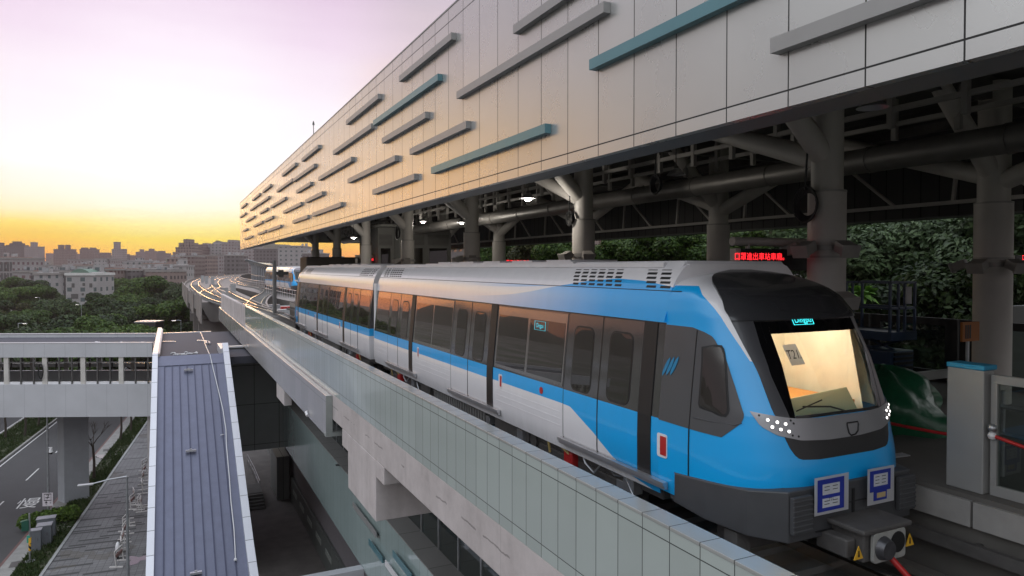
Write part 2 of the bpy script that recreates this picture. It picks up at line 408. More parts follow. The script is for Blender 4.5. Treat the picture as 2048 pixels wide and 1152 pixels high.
def build_world():
    w = bpy.data.worlds.new('World'); SC.world = w; w.use_nodes = True
    t = NT(w.node_tree); bg = w.node_tree.nodes['Background']
    tc = t.n('ShaderNodeTexCoord'); nv = t.n('ShaderNodeVectorMath', operation='NORMALIZE'); t.set(nv.inputs[0], tc.outputs['Generated'])
    sp = t.n('ShaderNodeSeparateXYZ', {0: nv.outputs[0]}); x, y, z = sp.outputs[0], sp.outputs[1], sp.outputs[2]
    el = t.m('MULTIPLY', t.m('ARCSINE', z), 180/math.pi)
    hor = t.m('SQRT', t.m('ADD', t.m('MULTIPLY', x, x), t.m('MULTIPLY', y, y)))
    ca = t.m('DIVIDE', t.m('ADD', t.m('MULTIPLY', x, math.sin(SUN_AZ)), t.m('MULTIPLY', y, math.cos(SUN_AZ))), t.m('MAXIMUM', hor, 1e-4))
    az = t.m('MULTIPLY', t.m('ARCCOSINE', t.m('MINIMUM', t.m('MAXIMUM', ca, -1.0), 1.0)), 180/math.pi)
    # faint streaks of high cloud bend the bands a little
    st = t.n('ShaderNodeMapping', {0: nv.outputs[0], 3: (1.5, 1.5, 14)}); nz = t.n('ShaderNodeTexNoise', {'Vector': st.outputs[0], 'Scale': 2.2, 'Detail': 5, 'Roughness': .6})
    el2 = t.m('ADD', el, t.m('MULTIPLY', t.m('SUBTRACT', nz.outputs[0], .5), t.m('MULTIPLY', t.m('MINIMUM', t.m('ABSOLUTE', el), 10.0), .35)))
    f = t.m('DIVIDE', t.m('ADD', el2, 5.0), 95.0, clamp=True)
    P = lambda e: (e+5)/95
    near = t.ramp(f, [(P(-1), srgb(150, 100, 80)), (P(0.3), srgb(228, 128, 62)), (P(1.11), srgb(242, 164, 44)), (P(2.07), srgb(245, 196, 44)), (P(3.03), srgb(245, 216, 92)), (P(4.44), srgb(246, 234, 198)), (P(7.2), srgb(244, 239, 240)), (P(12), srgb(238, 230, 237)), (P(17), srgb(226, 208, 225)), (P(22), srgb(208, 184, 208)), (P(34), srgb(178, 172, 188)), (P(88), srgb(163, 170, 178))])
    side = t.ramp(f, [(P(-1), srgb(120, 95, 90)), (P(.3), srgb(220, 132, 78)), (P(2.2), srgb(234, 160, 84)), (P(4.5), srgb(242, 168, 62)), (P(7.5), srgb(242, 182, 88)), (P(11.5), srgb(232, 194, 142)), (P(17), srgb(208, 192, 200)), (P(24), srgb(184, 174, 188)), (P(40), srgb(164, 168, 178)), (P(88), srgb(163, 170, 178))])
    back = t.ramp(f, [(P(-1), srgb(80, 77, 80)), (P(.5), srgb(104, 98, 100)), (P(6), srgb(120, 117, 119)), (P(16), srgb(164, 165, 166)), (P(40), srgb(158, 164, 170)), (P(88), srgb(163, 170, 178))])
    def smooth(a, lo, hi):
        mr = t.n('ShaderNodeMapRange', {0: a, 1: lo, 2: hi, 3: 0.0, 4: 1.0}, interpolation_type='SMOOTHSTEP'); return mr.outputs[0]
    core = t.ramp(f, [(P(-1), srgb(160, 110, 80)), (P(0.3), srgb(236, 156, 66)), (P(1.11), srgb(243, 194, 58)), (P(2.07), srgb(244, 219, 76)), (P(3.03), srgb(245, 231, 136)), (P(4.44), srgb(248, 242, 220)), (P(7.2), srgb(248, 245, 246)), (P(12), srgb(245, 239, 245)), (P(17), srgb(234, 221, 234)), (P(22), srgb(216, 194, 216)), (P(34), srgb(178, 172, 188)), (P(88), srgb(163, 170, 178))])
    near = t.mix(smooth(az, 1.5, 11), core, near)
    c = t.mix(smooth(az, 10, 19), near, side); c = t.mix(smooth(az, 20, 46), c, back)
    # the sky overhead and behind, out of the picture, is brightened as added fill light for the street
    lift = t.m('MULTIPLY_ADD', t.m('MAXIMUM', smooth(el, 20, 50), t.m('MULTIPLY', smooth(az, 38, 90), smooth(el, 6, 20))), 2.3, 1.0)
    glow = t.m('MULTIPLY', t.m('MULTIPLY', smooth(az, 11.5, 17), t.m('SUBTRACT', 1.0, smooth(az, 19, 34))), t.m('SUBTRACT', 1.0, smooth(el, 7, 14)))  # gold boost added to the unseen side sky, mirrored by fascia and windows
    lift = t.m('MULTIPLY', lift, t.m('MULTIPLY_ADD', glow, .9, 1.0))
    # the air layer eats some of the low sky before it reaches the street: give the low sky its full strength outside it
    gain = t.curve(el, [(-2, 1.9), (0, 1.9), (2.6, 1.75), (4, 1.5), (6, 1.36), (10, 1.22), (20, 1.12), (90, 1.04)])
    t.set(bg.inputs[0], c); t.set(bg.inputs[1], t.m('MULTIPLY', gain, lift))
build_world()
sd = bpy.data.lights.new('sun', 'SUN'); sun = bpy.data.objects.new('sun', sd); COL.objects.link(sun)
sd.energy = .35; sd.angle = R(10); sd.color = (1, .55, .25)
sun.rotation_euler = Vector((math.sin(SUN_AZ)*math.cos(SUN_EL), math.cos(SUN_AZ)*math.cos(SUN_EL), math.sin(SUN_EL))).to_track_quat('Z', 'Y').to_euler()
sun.location = (0, 0, 60)
# ---- shared materials
concrete = mat('concrete', (.50, .46, .46), .8, var=.22, scale=1.3, bump=.25, bscale=6, streak=1.1)
conc_dark = mat('concrete_dark', (.20, .195, .19), .85, var=.25, scale=1.0, bump=.2, bscale=8)
dark = mat('dark_steel', (.085, .08, .078), .55, var=.3, scale=6)
black = mat('black_rubber', (.012, .012, .013), .5, var=.1)
steel = mat('galvanised_steel', (.42, .43, .45), .4, .8, var=.2, scale=5)
alu = mat('aluminium', (.62, .62, .64), .35, .85, var=.1)
colgrey = mat('column_paint', (.56, .53, .50), .5, var=.10, scale=2)
white_p = mat('white_paint', (.74, .73, .75), .35, var=.05, coat=.3)
red_p = mat('red_paint', (.45, .02, .02), .4, var=.1)
yellow_p = mat('yellow_paint', (.75, .42, .03), .5, var=.1)
orange_p = mat('orange_paint', (.62, .18, .03), .5, var=.1)
glass_dark = glass_mat('tinted_glass', (.016, .014, .012), .45, .012, (.7, .66, .6), 1.9)
glass_clear = glass_mat('clear_glass', (.05, .06, .06), .85, .01, (.8, .85, .82))
lamp_w = emit_mat('lamp_glow', (1, .93, .82), 9)
lamp_y = emit_mat('lamp_warm', (1, .72, .4), 6)
led_red = emit_mat('red_led', (1, .02, .03), 2.2)
cyan = emit_mat('cyan_led', (.05, .75, .8), 1.6)
# the evening air
hz = MB(); hz.box(-2700, 2700, -650, 2750, -1.0, 140)
hm = bpy.data.materials.new('evening_haze'); hm.use_nodes = True; hm.node_tree.nodes.remove(hm.node_tree.nodes['Principled BSDF'])
pv = hm.node_tree.nodes.new('ShaderNodeVolumePrincipled'); pv.inputs['Color'].default_value = (.52, .40, .40, 1); pv.inputs['Density'].default_value = HAZE_D; pv.inputs['Anisotropy'].default_value = .25
hm.node_tree.links.new(pv.outputs[0], hm.node_tree.nodes['Material Output'].inputs[1])
HAZE = True
if HAZE: tag(hz.build('haze', hm), kind='stuff')
# ------------------------------------------------------------------ the train
HW = [(.80, 1.30), (.95, 1.325), (1.05, 1.335), (1.5, 1.338), (1.77, 1.332), (2.985, 1.215), (3.15, 1.205), (3.30, 1.18), (3.40, 1.14), (3.55, 1.06), (3.66, .97), (3.72, .90)]
hw = lambda h: lerp(HW, h)
YC = 7.2; NEXP = 4.2
NW = [(3.12, 1.21), (3.22, 1.20), (3.32, 1.175), (3.41, 1.13), (3.48, 1.06), (3.54, .94), (3.59, .74), (3.625, .48), (3.65, .15)]
nw = lambda h: hw(h) if h <= 3.12 else min(hw(h), lerp(NW, h))
YF = [(.7, 5.56), (.95, 5.50), (1.15, 5.46), (1.3, 5.44), (1.5, 5.46), (1.77, 5.52), (2.04, 5.58), (2.6, 5.80), (3.12, 6.08), (3.3, 6.26), (3.42, 6.48), (3.52, 6.75), (3.60, 7.0), (3.65, 7.18)]
yf = lambda h: lerp(YF, h)
_arc = []; _s = 0; _pp = None
for _i in range(0, 901):
    _t = R(_i/10); _q = (1.3*math.sin(_t)**(2/NEXP), 1.6*max(math.cos(_t), 0)**(2/NEXP))
    if _pp: _s += math.dist(_q, _pp)
    _pp = _q; _arc.append((_s, _i/10))
_arc = [(s/_s, th) for s, th in _arc]
_arc2 = [(th, s) for s, th in _arc]
def nose(p, h, off=0.0):
    """a point of the nose skin: p = -1 near seam, 0 the middle of the front, 1 far seam"""
    def raw(p, h):
        th = R(lerp(_arc, min(abs(p), 1.0))); sg = -1 if p < 0 else 1
        w = nw(h); b = YC-yf(h)
        return Vector((XC+sg*w*max(math.sin(th), 0)**(2/NEXP), YC-b*max(math.cos(th), 0)**(2/NEXP), RAIL+h))
    q = raw(p, h)
    if off:
        e = .012
        a = raw(min(p+e, 1), h)-raw(max(p-e, -1), h); b = raw(p, h+e)-raw(p, h-e)
        n = a.cross(b).normalized()
        if n.y > .2 or (abs(n.y) <= .2 and n.x*(1 if p > 0 else -1) < 0): n = -n
        q = q+n*off
    return q
def nose_hit(u, v):
    d = ray(u, v); o = Vector((0, 0, CAMZ))
    def g(t):
        q = o+d*t; h = q.z-RAIL
        if h > 3.65 or h < .5: return 1
        w = nw(h); b = YC-yf(h)
        yy = max((YC-q.y)/b, 0)
        if q.y > YC: return 1 if abs(q.x-XC) > w else -1
        return (abs(q.x-XC)/w)**NEXP+yy**NEXP-1
    t = 5.0; pt = t
    while t < 14:
        if g(t) < 0: break
        pt = t; t += .02
    lo, hi = pt, t
    for _ in range(30):
        m_ = (lo+hi)/2
        if g(m_) < 0: hi = m_
        else: lo = m_
    q = o+d*hi; h = q.z-RAIL; w = nw(h)
    s = min(abs(q.x-XC)/w, 1)**(NEXP/2); th = math.degrees(math.asin(min(s, 1)))
    return (math.copysign(lerp(_arc2, th), q.x-XC), h)
def nose_poly(pts): return [nose_hit(*p) for p in pts]
def rows_patch(mb, h0, h1, left, right, off=.003, nr=12, nc=8, thick=0, mi=None):
    hs = [h0+(h1-h0)*i/(nr-1) for i in range(nr)]
    P = [[(left(h)+(right(h)-left(h))*j/(nc-1), h) for j in range(nc)] for h in hs]
    f = lambda i, j: nose(P[i][j][0], P[i][j][1], off)
    can = lambda i, j: (nose(*P[i][j]).y, P[i][j][1], P[i][j][0])
    mb.grid(nr, nc, f, mi, can)
    k0 = (nr-1)*(nc-1); sgn = 1 if mb.flip else 1
    for q in range(len(mb.f)-k0, len(mb.f)): mb.f[q] = mb.f[q][::-1]
    if thick:
        edge = [(0, j) for j in range(nc)]+[(i, nc-1) for i in range(1, nr)]+[(nr-1, j) for j in range(nc-2, -1, -1)]+[(i, 0) for i in range(nr-2, 0, -1)]
        a = [f(*e) for e in edge]; b = [nose(*P[e[0]][e[1]], off-thick) for e in edge]; n = len(edge)
        mb.add(a+b, [(k, (k+1) % n, n+(k+1) % n, n+k) for k in range(n)], mi, [can(*e) for e in edge]*2)
def poly_lr(poly):
    def cross(h):
        xs = []
        n = len(poly)
        for i in range(n):
            (p0, h0), (p1, h1) = poly[i], poly[(i+1) % n]
            if (h0-h)*(h1-h) <= 0 and abs(h1-h0) > 1e-9: xs.append(p0+(p1-p0)*(h-h0)/(h1-h0))
        return xs or [poly[0][0]]
    return (lambda h: min(cross(h))), (lambda h: max(cross(h)))
def poly_patch(mb, poly, off=.004, nr=14, nc=8, thick=0, mi=None):
    l, r = poly_lr(poly); hs = [q[1] for q in poly]; e = (max(hs)-min(hs))*.004
    rows_patch(mb, min(hs)+e, max(hs)-e, l, r, off, nr, nc, thick, mi)
mirror = lambda poly: [(-p, h) for p, h in poly]
# outlines read off the photo onto the skin
pil_o = sorted([(h, p) for p, h in nose_poly([(1425, 566), (1450, 622), (1487.5, 690), (1518.8, 750), (1546.9, 825), (1556, 838)])])
ws_l = sorted([(h, p) for p, h in nose_poly([(1580, 838), (1561, 795), (1540.6, 750), (1520, 690), (1502, 632)])])
white_e = sorted([(h, abs(p)) for p, h in nose_poly([(1405, 590), (1430, 618), (1455, 655), (1480, 692), (1501, 724)])])
POUT = lambda h: lerp(pil_o, h)
WSL = lambda h: lerp(ws_l, h)
H_LIP = 3.10; H_SILL = 2.03
blue_nose = nose_mat('nose_paint', [(.7, 0.0), (white_e[0][0]-.02, 0.0)]+[(h, p) for h, p in white_e]+[(3.75, white_e[-1][1])])
paint_a = livery_mat('train_livery', True); paint_b = livery_mat('train_livery_rear', False)
visor = mat('visor_paint', (.042, .042, .046), .26, var=.05, coat=.5)
pillar_m = mat('mask_paint', (.055, .055, .062), .38, var=.05, coat=.3)
side_grey = mat('cab_side_paint', (.075, .075, .08), .3, var=.06, coat=.4)
skirt_m = mat('bumper_plastic', (.060, .061, .066), .5, var=.12, scale=4)
strip_m = mat('silver_strip', (.36, .36, .38), .38, .7, var=.05)
frit = mat('black_glass', (.004, .004, .005), .04, var=0, spec=.6)
frame_g = mat('window_frame_metal', (.36, .35, .34), .10, .9, var=.06)
door_g = mat('door_metal', (.20, .20, .205), .25, .75, var=.06)
cream = mat('cab_wall_cover', (.84, .78, .66), .6, var=.08, scale=4)
roofw = mat('roof_paint', (.70, .69, .72), .45, var=.10, scale=2.5)
def make_car(label, flip=False, cab_detail=True):
    FL = (lambda p: Vector((p.x, 42.9-p.y, p.z))) if flip else None
    mk = lambda: MB(FL, flip)
    paint = paint_b if flip else paint_a
    root = empty('train_car', (XC, 28.9 if flip else 14.0, RAIL), label, 'train car', 'coupled cars of the blue and white train')
    Y0, Y1 = YC, 21.15
    # --- body shell
    prof = HW+[(3.74, .84)]
    b = mk(); ys = [Y0+(Y1-Y0)*i/40 for i in range(41)]
    for sg in (-1, 1):
        def f(i, j, sg=sg):
            h, w = prof[j]; return Vector((XC+sg*w, ys[i], RAIL+h))
        m0 = MB(); m0.grid(41, len(prof), f)
        fs = [q[::-1] for q in m0.f] if sg < 0 else m0.f
        b.add(m0.v, [q[::-1] for q in fs])
    b.box(XC-.845, XC+.845, Y0, Y1-.1, RAIL+3.70, RAIL+3.745)
    n = len(prof)
    for yy in (Y1, Y0+.002):
        pf_ = prof if yy == Y1 else [(3.0, 1.255)]+[q for q in prof if q[0] > 3.0]
        ring = [Vector((XC-w, yy, RAIL+h)) for h, w in pf_]+[Vector((XC+w, yy, RAIL+h)) for h, w in reversed(pf_)]
        b.add(ring, [tuple(range(len(ring)))[::(-1 if yy == Y1 else 1)]])
    b.box(XC-1.25, XC+1.25, 7.0, Y1-.05, RAIL+.86, RAIL+.92)
    b.build('body_shell', paint, root, smooth=32)
    sk = lambda y, h, off: Vector((XC-hw(h)-off, y, RAIL+h))
    sides = (-1, 1)
    def side_rect(mb, y0, y1, h0, h1, off, sg=-1, thick=.012, mi=None):
        hs = sorted(set([h0, h1]+[h for h, _ in HW if h0 < h < h1]))
        pt = lambda y, h, o: Vector((XC+sg*(hw(h)+o), y, RAIL+h))
        vs = []; 
        for h in hs:
            vs += [pt(y0, h, off), pt(y1, h, off), pt(y0, h, off-thick), pt(y1, h, off-thick)]
        fs = []
        for i in range(len(hs)-1):
            a = 4*i; c = a+4
            q = [(a, a+1, c+1, c), (a+2, a, c, c+2), (a+1, a+3, c+3, c+1)]
            fs += q
        fs += [(0, 2, 3, 1), (len(vs)-4, len(vs)-3, len(vs)-1, len(vs)-2)]
        if sg < 0: fs = [q[::-1] for q in fs]
        mb.add(vs, fs, mi)
    def side_round(mb, y0, y1, h0, h1, r, off, sg=-1, thick=.01, mi=None, lean=0):
        pts = []
        for cx, cy, a0 in ((y1-r, h1-r, 0), (y0+r, h1-r, 90), (y0+r, h0+r, 180), (y1-r, h0+r, 270)):
            for k in range(5):
                a = R(a0+22.5*k); pts.append((cx+r*math.cos(a), cy+r*math.sin(a)))
        poly = [Vector((XC+sg*(hw(h)+off), y+lean*(h-h0), RAIL+h)) for y, h in pts]
        d = Vector((-sg*thick, 0, 0))
        mb.prism(poly, d, mi)
    # --- doors: two leaves each, a window in each leaf
    for sg in sides:
        for yc in (8.63, 13.6, 18.65):
            for a0, a1 in ((yc, yc+.975), (yc-.985, yc-.012)):
                d = mk(); side_rect(d, a0, a1, 1.02, 2.965, .010, sg, .03)
                lf = d.build('door_leaf', [paint], root, smooth=30)
                rm = mk(); side_round(rm, a0+.20, a1-.20, 1.80, 2.80, .13, .0135, sg, .004); rm.build('window_rim', black, lf)
                w = mk(); side_round(w, a0+.225, a1-.225, 1.825, 2.775, .115, .016, sg, .004)
                w.build('door_window', glass_dark, lf)
            s = mk(); side_rect(s, yc-.02, yc+.006, 1.0, 2.97, .013, sg, .02)
            side_rect(s, yc+.978, yc+.99, 1.0, 2.97, .011, sg, .02)
            s.build('door_seal', black, root)
            s = mk(); side_rect(s, yc-1.27, yc-.99, .98, 2.985, .012, sg, .03); s.build('door_pocket', black, root)
            st = mk(); x = XC+sg*1.338
            st.box(x, x+sg*.075, yc-1.62, yc+1.05, RAIL+.955, RAIL+1.0); st.box(x, x+sg*.05, yc-1.62, yc+1.05, RAIL+.91, RAIL+.953)
            st.build('door_sill', alu, root)
        # --- fixed windows
        for y0, y1, yd in ((9.66, 12.26, 10.97), (14.66, 17.28, 15.94), (19.68, 21.0, None)):
            g = mk(); side_rect(g, y0, y1, 1.80, 2.95, .006, sg, .02); g.build('window_surround', frame_g, root)
            spans = ((y0+.05, yd-.05), (yd+.05, y1-.05)) if yd else ((y0+.05, y1-.05),)
            for a0, a1 in spans:
                g = mk(); side_rect(g, a0, a1, 1.86, 2.80, .010, sg, .006); g.build('side_window', glass_dark, root)
        for k in range(3):
            for a0, a1 in ((14.7, 17.2), (9.7, 12.2), (19.75, 21.0)):
                g = mk(); side_rect(g, a0, a1, 1.16+.11*k, 1.170+.11*k, .0035, sg, .006); g.build('side_rib', paint, root)
    # red emergency handle covers on the near side
    for y, h, w, hh in ((7.12, 1.44, .20, .30), (11.98, 1.55, .15, .26), (16.9, 1.56, .14, .26)):
        e = mk(); side_round(e, y-w/2, y+w/2, h-hh/2, h+hh/2, .03, .008, -1, .006); ee = e.build('handle_recess', white_p, root)
        e = mk(); side_rect(e, y-w/2+.015, y+w/2-.065, h-hh/2+.03, h+hh/2-.03, .011, -1, .004); e.build('emergency_handle', red_p, ee)
    e = mk(); c = sk(10.35, 1.63, .010)
    e.tube([c, c+Vector((.006, 0, 0))], .06, 14); e.build('emergency_button', red_p, root)
    # --- roof
    rf = mk()
    for sg in sides:
        x0 = XC+sg*.90
        rf.box(x0-.05, x0+.05, 7.6, 21.1, RAIL+3.70, RAIL+3.765)
    rf.build('roof_gutter', roofw, root)
    for y0, y1 in ((7.25, 10.0), (18.4, 20.9)):
        rf = mk()
        rf.box(XC-.86, XC+.86, y0, y1, RAIL+3.70, RAIL+3.79)
        for sg in sides: 
            rf.prism([(XC+sg*.86, y0, RAIL+3.79), (XC+sg*.97, y0, RAIL+3.66), (XC+sg*.86, y0, RAIL+3.66)], (0, y1-y0, 0))
        rf.build('air_conditioner', roofw, root, bevel=.015)
    rf = mk(); rf.box(XC-.75, XC+.75, 10.3, 18.0, RAIL+3.74, RAIL+3.80)
    for k in range(5): rf.box(XC-.5, XC+.5, 10.8+1.5*k, 11.7+1.5*k, RAIL+3.80, RAIL+3.84)
    rf.build('roof_panel', roofw, root)
    for y0, cols, dy in ((8.35, 6, .235), (7.25, 2, .3), (19.05, 6, .2), (20.35, 2, .26)):
        vt = mk()
        for r_ in range(5):
            h = 3.43+.058*r_
            for c_ in range(cols): side_rect(vt, y0+.04*r_+dy*c_, y0+.04*r_+dy*(c_+.68), h, h+.030, .004, -1, .01)
        vt.build('roof_vent', black, root)
    sm = mk()
    for sg in sides: side_rect(sm, 7.0, 21.15, 3.392, 3.402, .003, sg, .01); side_rect(sm, 7.2, 21.15, 2.975, 2.99, .004, sg, .01)
    sm.build('roof_seam', black, root)
    # --- underframe
    u = mk()
    u.box(XC-1.1, XC+1.1, 7.4, 21.0, RAIL+.62, RAIL+.86)
    for y0, y1, d in ((11.6, 12.6, .32), (13.0, 16.2, .34), (16.5, 17.2, .38)): u.box(XC-1.18, XC+1.18, y0, y1, RAIL+d, RAIL+.80)
    ub = u.build('underframe', dark, root, bevel=.02)
    u = mk()
    for k in range(22): u.box(XC-1.2, XC-1.18, 13.05+.14*k, 13.12+.14*k, RAIL+.36, RAIL+.80)
    u.build('grille', conc_dark, ub)
    for yb in (9.6, 18.9):
        u = mk()
        for sg in sides:
            u.box(XC+sg*.95, XC+sg*1.10, yb-1.35, yb+1.35, RAIL+.40, RAIL+.62)
            for dy in (-.75, .75): u.tube([(XC+sg*1.0, yb+dy, RAIL+.62), (XC+sg*1.0, yb+dy, RAIL+.86)], .09, 10)
        u.box(XC-.9, XC+.9, yb-.25, yb+.25, RAIL+.35, RAIL+.6)
        bg_ = u.build('bogie', dark, root, bevel=.03)
        for dy in (-.95, .95):
            u = mk()
            for sg in sides:
                u.tube([(XC+sg*.68, yb+dy, RAIL+.39), (XC+sg*.80, yb+dy, RAIL+.39)], .39, 24)
                u.tube([(XC+sg*.80, yb+dy, RAIL+.39), (XC+sg*1.12, yb+dy, RAIL+.39)], .11, 12)
            u.tube([(XC-.7, yb+dy, RAIL+.39), (XC+.7, yb+dy, RAIL+.39)], .08, 10)
            u.build('wheelset', dark, bg_)
        u = mk(); x = XC-1.2
        u.tube([(x, yb-.9, RAIL+.8), (x-.05, yb-.75, RAIL+.62), (x-.04, yb-.5, RAIL+.70), (x, yb-.3, RAIL+.84)], .018, 6)
        u.tube([(x, yb-1.0, RAIL+.84), (x-.03, yb-1.25, RAIL+.72), (x-.02, yb-1.5, RAIL+.76), (x-.02, yb-1.7, RAIL+.55)], .014, 6)
        u.build('brake_pipe', steel, bg_)
        u = mk(); u.box(x-.02, x+.12, yb-.05, yb+.22, RAIL+.48, RAIL+.74); u.build('brake_unit', red_p, bg_, bevel=.03)
        u = mk(); u.tube([(x, yb+.05, RAIL+.70), (x-.06, yb+.2, RAIL+.80), (x-.08, yb+.45, RAIL+.86), (x-.07, yb+.62, RAIL+.80), (x-.02, yb+.66, RAIL+.60)], .022, 7); u.build('power_cable', mat('cable_tan', (.48, .36, .14), .5), bg_)
    for k, (y, s_) in enumerate(((7.9, .16), (8.15, .1), (11.3, .14), (12.75, .12), (17.6, .15))):
        u = mk(); u.box(XC-1.22, XC-1.22+s_, y, y+s_*1.6, RAIL+.55, RAIL+.55+s_*1.3); u.build('junction_box', steel, root, bevel=.008)
    for k in range(3):
        u = mk(); y = 11.0+.28*k; u.tube([(XC-1.15, y, RAIL+.62), (XC-.6, y, RAIL+.62)], .12, 14); u.build('air_tank', dark, root)
    # gangway between the cars
    if not flip:
        g = mk()
        for k in range(9): g.box(XC-.72-.03*(k % 2), XC+.72+.03*(k % 2), 21.15+.066*k, 21.15+.066*(k+1)-.004, RAIL+1.0, RAIL+3.25+.03*(k % 2))
        g.build('gangway_bellows', mat('bellows', (.16, .16, .17), .7), root)
        [MB().box(XC+a, XC+a+.18, 21.16, 21.4, RAIL+.92, RAIL+3.2).build('gangway_fairing', white_p, root, bevel=.02) for a in (-1.28, 1.1)]
    # --- nose skin
    e = mk()
    full = lambda h: -1.0
    rows_patch(e, .86, H_SILL, lambda h: -1.0, lambda h: 1.0, 0, 22, 61)
    rows_patch(e, H_SILL, H_LIP, lambda h: -1.0, lambda h: POUT(h)+.0, 0, 22, 26)
    rows_patch(e, H_SILL, H_LIP, lambda h: -POUT(h), lambda h: 1.0, 0, 22, 26)
    rows_patch(e, H_LIP, 3.648, lambda h: -1.0, lambda h: 1.0, 0, 20, 61)
    e.build('nose_shell', blue_nose, root, smooth=45)
    e = mk()
    rows_patch(e, H_SILL-.02, H_LIP, lambda h: POUT(h)-.002, WSL, .008, 18, 6, .03)
    e.build('mask_pillar', pillar_m, root, smooth=45)
    e = mk(); rows_patch(e, H_SILL-.02, H_LIP, lambda h: -WSL(h), lambda h: -POUT(h)+.002, .008, 18, 6, .03); e.build('mask_pillar', pillar_m, root, smooth=45)
    e = mk(); rows_patch(e, H_LIP-.03, 3.645, lambda h: POUT(h)-.002, lambda h: -POUT(h)+.002, .03, 20, 40, .06); e.build('visor', visor, root, smooth=45)
    # windscreen: black border and clear pane
    INH = (H_SILL+.05, H_LIP-.25)
    tl = nose_hit(1541, 667); bl = nose_hit(1590, 832); tr = nose_hit(1710, 659); br = nose_hit(1754, 811)
    li = lambda h: lerp([(bl[1], bl[0]), (tl[1], tl[0])], h); ri = lambda h: lerp([(br[1], br[0]), (tr[1], tr[0])], h)
    h0, h1 = (bl[1]+br[1])/2, (tl[1]+tr[1])/2
    e = mk()
    wr = lambda h: -WSL(h)
    rows_patch(e, H_SILL-.02, H_LIP, WSL, li, .004, 14, 5); rows_patch(e, H_SILL-.02, H_LIP, ri, wr, .004, 14, 5)
    rows_patch(e, H_SILL-.02, h0, li, ri, .004, 3, 14); rows_patch(e, h1, H_LIP, li, ri, .004, 6, 14)
    e.build('windscreen_border', frit, root, smooth=45)
    e = mk(); rows_patch(e, h0, h1, li, ri, .002, 12, 14); e.build('windscreen', glass_clear, root, smooth=45)
    # silver lamp strip, dark lower panel
    up = nose_poly([(1499, 822), (1554.5, 833), (1588.6, 837), (1639.7, 835), (1700, 826)])
    lo = nose_poly([(1499, 822), (1520.4, 852), (1554.5, 870.8), (1602, 881), (1656.7, 879), (1706, 872)])
    def col_patch(mb, p0, p1, top, bot, off, nc=24, nr=6, thick=0):
        ps = [p0+(p1-p0)*i/(nc-1) for i in range(nc)]
        hh = lambda p, j: bot(p)+(top(p)-bot(p))*j/(nr-1)
        mb.grid(nc, nr, lambda i, j: nose(ps[i], hh(ps[i], j), off))
        if thick:
            ed = [(i, 0) for i in range(nc)]+[(nc-1, j) for j in range(1, nr)]+[(i, nr-1) for i in range(nc-2, -1, -1)]+[(0, j) for j in range(nr-2, 0, -1)]
            a = [nose(ps[i], hh(ps[i], j), off) for i, j in ed]; b2 = [nose(ps[i], hh(ps[i], j), off-thick) for i, j in ed]; k = len(ed)
            mb.add(a+b2, [(q, (q+1) % k, k+(q+1) % k, k+q) for q in range(k)])
    upf = lambda p: lerp(sorted(up), -abs(p)); lof = lambda p: lerp(sorted(lo), -abs(p))
    pm = abs(up[0][0])
    e = mk(); col_patch(e, -pm+.002, pm-.002, upf, lambda p: min(lof(p), upf(p)-.004), .012, 60, 6, .02); st = e.build('lamp_strip', strip_m, root, smooth=40)
    pan = nose_poly([(1570, 877), (1585, 906.6), (1600.5, 919.5), (1639.7, 918.5), (1690, 910)])
    pf = lambda p: lerp(sorted(pan), -abs(p)); pm2 = abs(pan[0][0])
    e = mk(); col_patch(e, -pm2, pm2, lambda p: lof(p)+.01, pf, .006, 40, 6, .02); e.build('lower_panel', mat('lower_panel_black', (.022, .022, .024), .35, var=.1), root, smooth=40)
    def disc(mb, p, h, r, off, dep=.012, seg=14):
        c = nose(p, h, off); a = (nose(p+.01, h, off)-c).normalized(); b_ = (nose(p, h+.01, off)-c).normalized(); n_ = a.cross(b_).normalized()
        if n_.y > 0: n_ = -n_
        mb.tube([c, c+n_*dep], r, seg)
    leds = nose_poly([(1534.6, 840), (1553, 844.5), (1569, 848), (1543.5, 854), (1560, 859), (1576, 863)])
    for sgn in (1, -1):
        for p, h in leds:
            e = mk(); disc(e, sgn*p, h, .026, .010); lr = e.build('headlight', steel, root)
            e = mk(); disc(e, sgn*p, h, .016, .023, .006); e.build('headlight_glow', emit_mat('headlight_led', (1, .95, .9), 2.4) if 'headlight_led' not in MATS else MATS['headlight_led'], lr)
    e = mk()
    for p, h in nose_poly([(1580, 841), (1586, 847), (1596, 873), (1584, 871), (1518, 831)]): disc(e, p, h, .013, .012, .003, 8)
    e.build('strip_fastener', black, root)
    # tow-eye hatch: a shield outline on the strip
    sh = nose_poly([(1692, 846), (1713, 843), (1714.5, 847), (1713.5, 861), (1709, 868), (1700, 870.5), (1696, 866), (1692.5, 852)])
    e = mk(); e.tube([nose(p, h, .016) for p, h in sh]+[nose(*sh[0], .016)], .009, 6); e.build('hatch_outline', black, root)
    # grey cab side with its window
    sp_ = nose_poly([(1378, 651), (1397.6, 657), (1427, 674), (1451, 715), (1472, 778), (1489, 832), (1482.6, 847), (1442.7, 875), (1377, 857.6)])
    sp_ = [(-1.0, 2.975)]+[q for q in sp_]+[(-1.0, sp_[-1][1])]
    sp_[1] = (sp_[1][0], 2.975)
    for sgn in (1, -1):
        pl = sp_ if sgn > 0 else mirror(sp_)
        e = mk(); poly_patch(e, pl, .006, 30, 14); e.build('cab_side_panel', side_grey, root, smooth=40)
        wn = nose_poly([(1411, 692), (1441, 694), (1447, 704), (1455.5, 822), (1449, 830), (1407, 818), (1401, 808), (1408, 697)])
        wo = nose_poly([(1408, 688), (1444, 690), (1450, 700), (1459.5, 824), (1452, 835), (1404, 822), (1397, 812), (1404, 694)])
        if sgn < 0: wn, wo = mirror(wn), mirror(wo)
        e = mk(); poly_patch(e, wo, .010, 20, 8); wf = e.build('cab_window_rim', black, root, smooth=40)
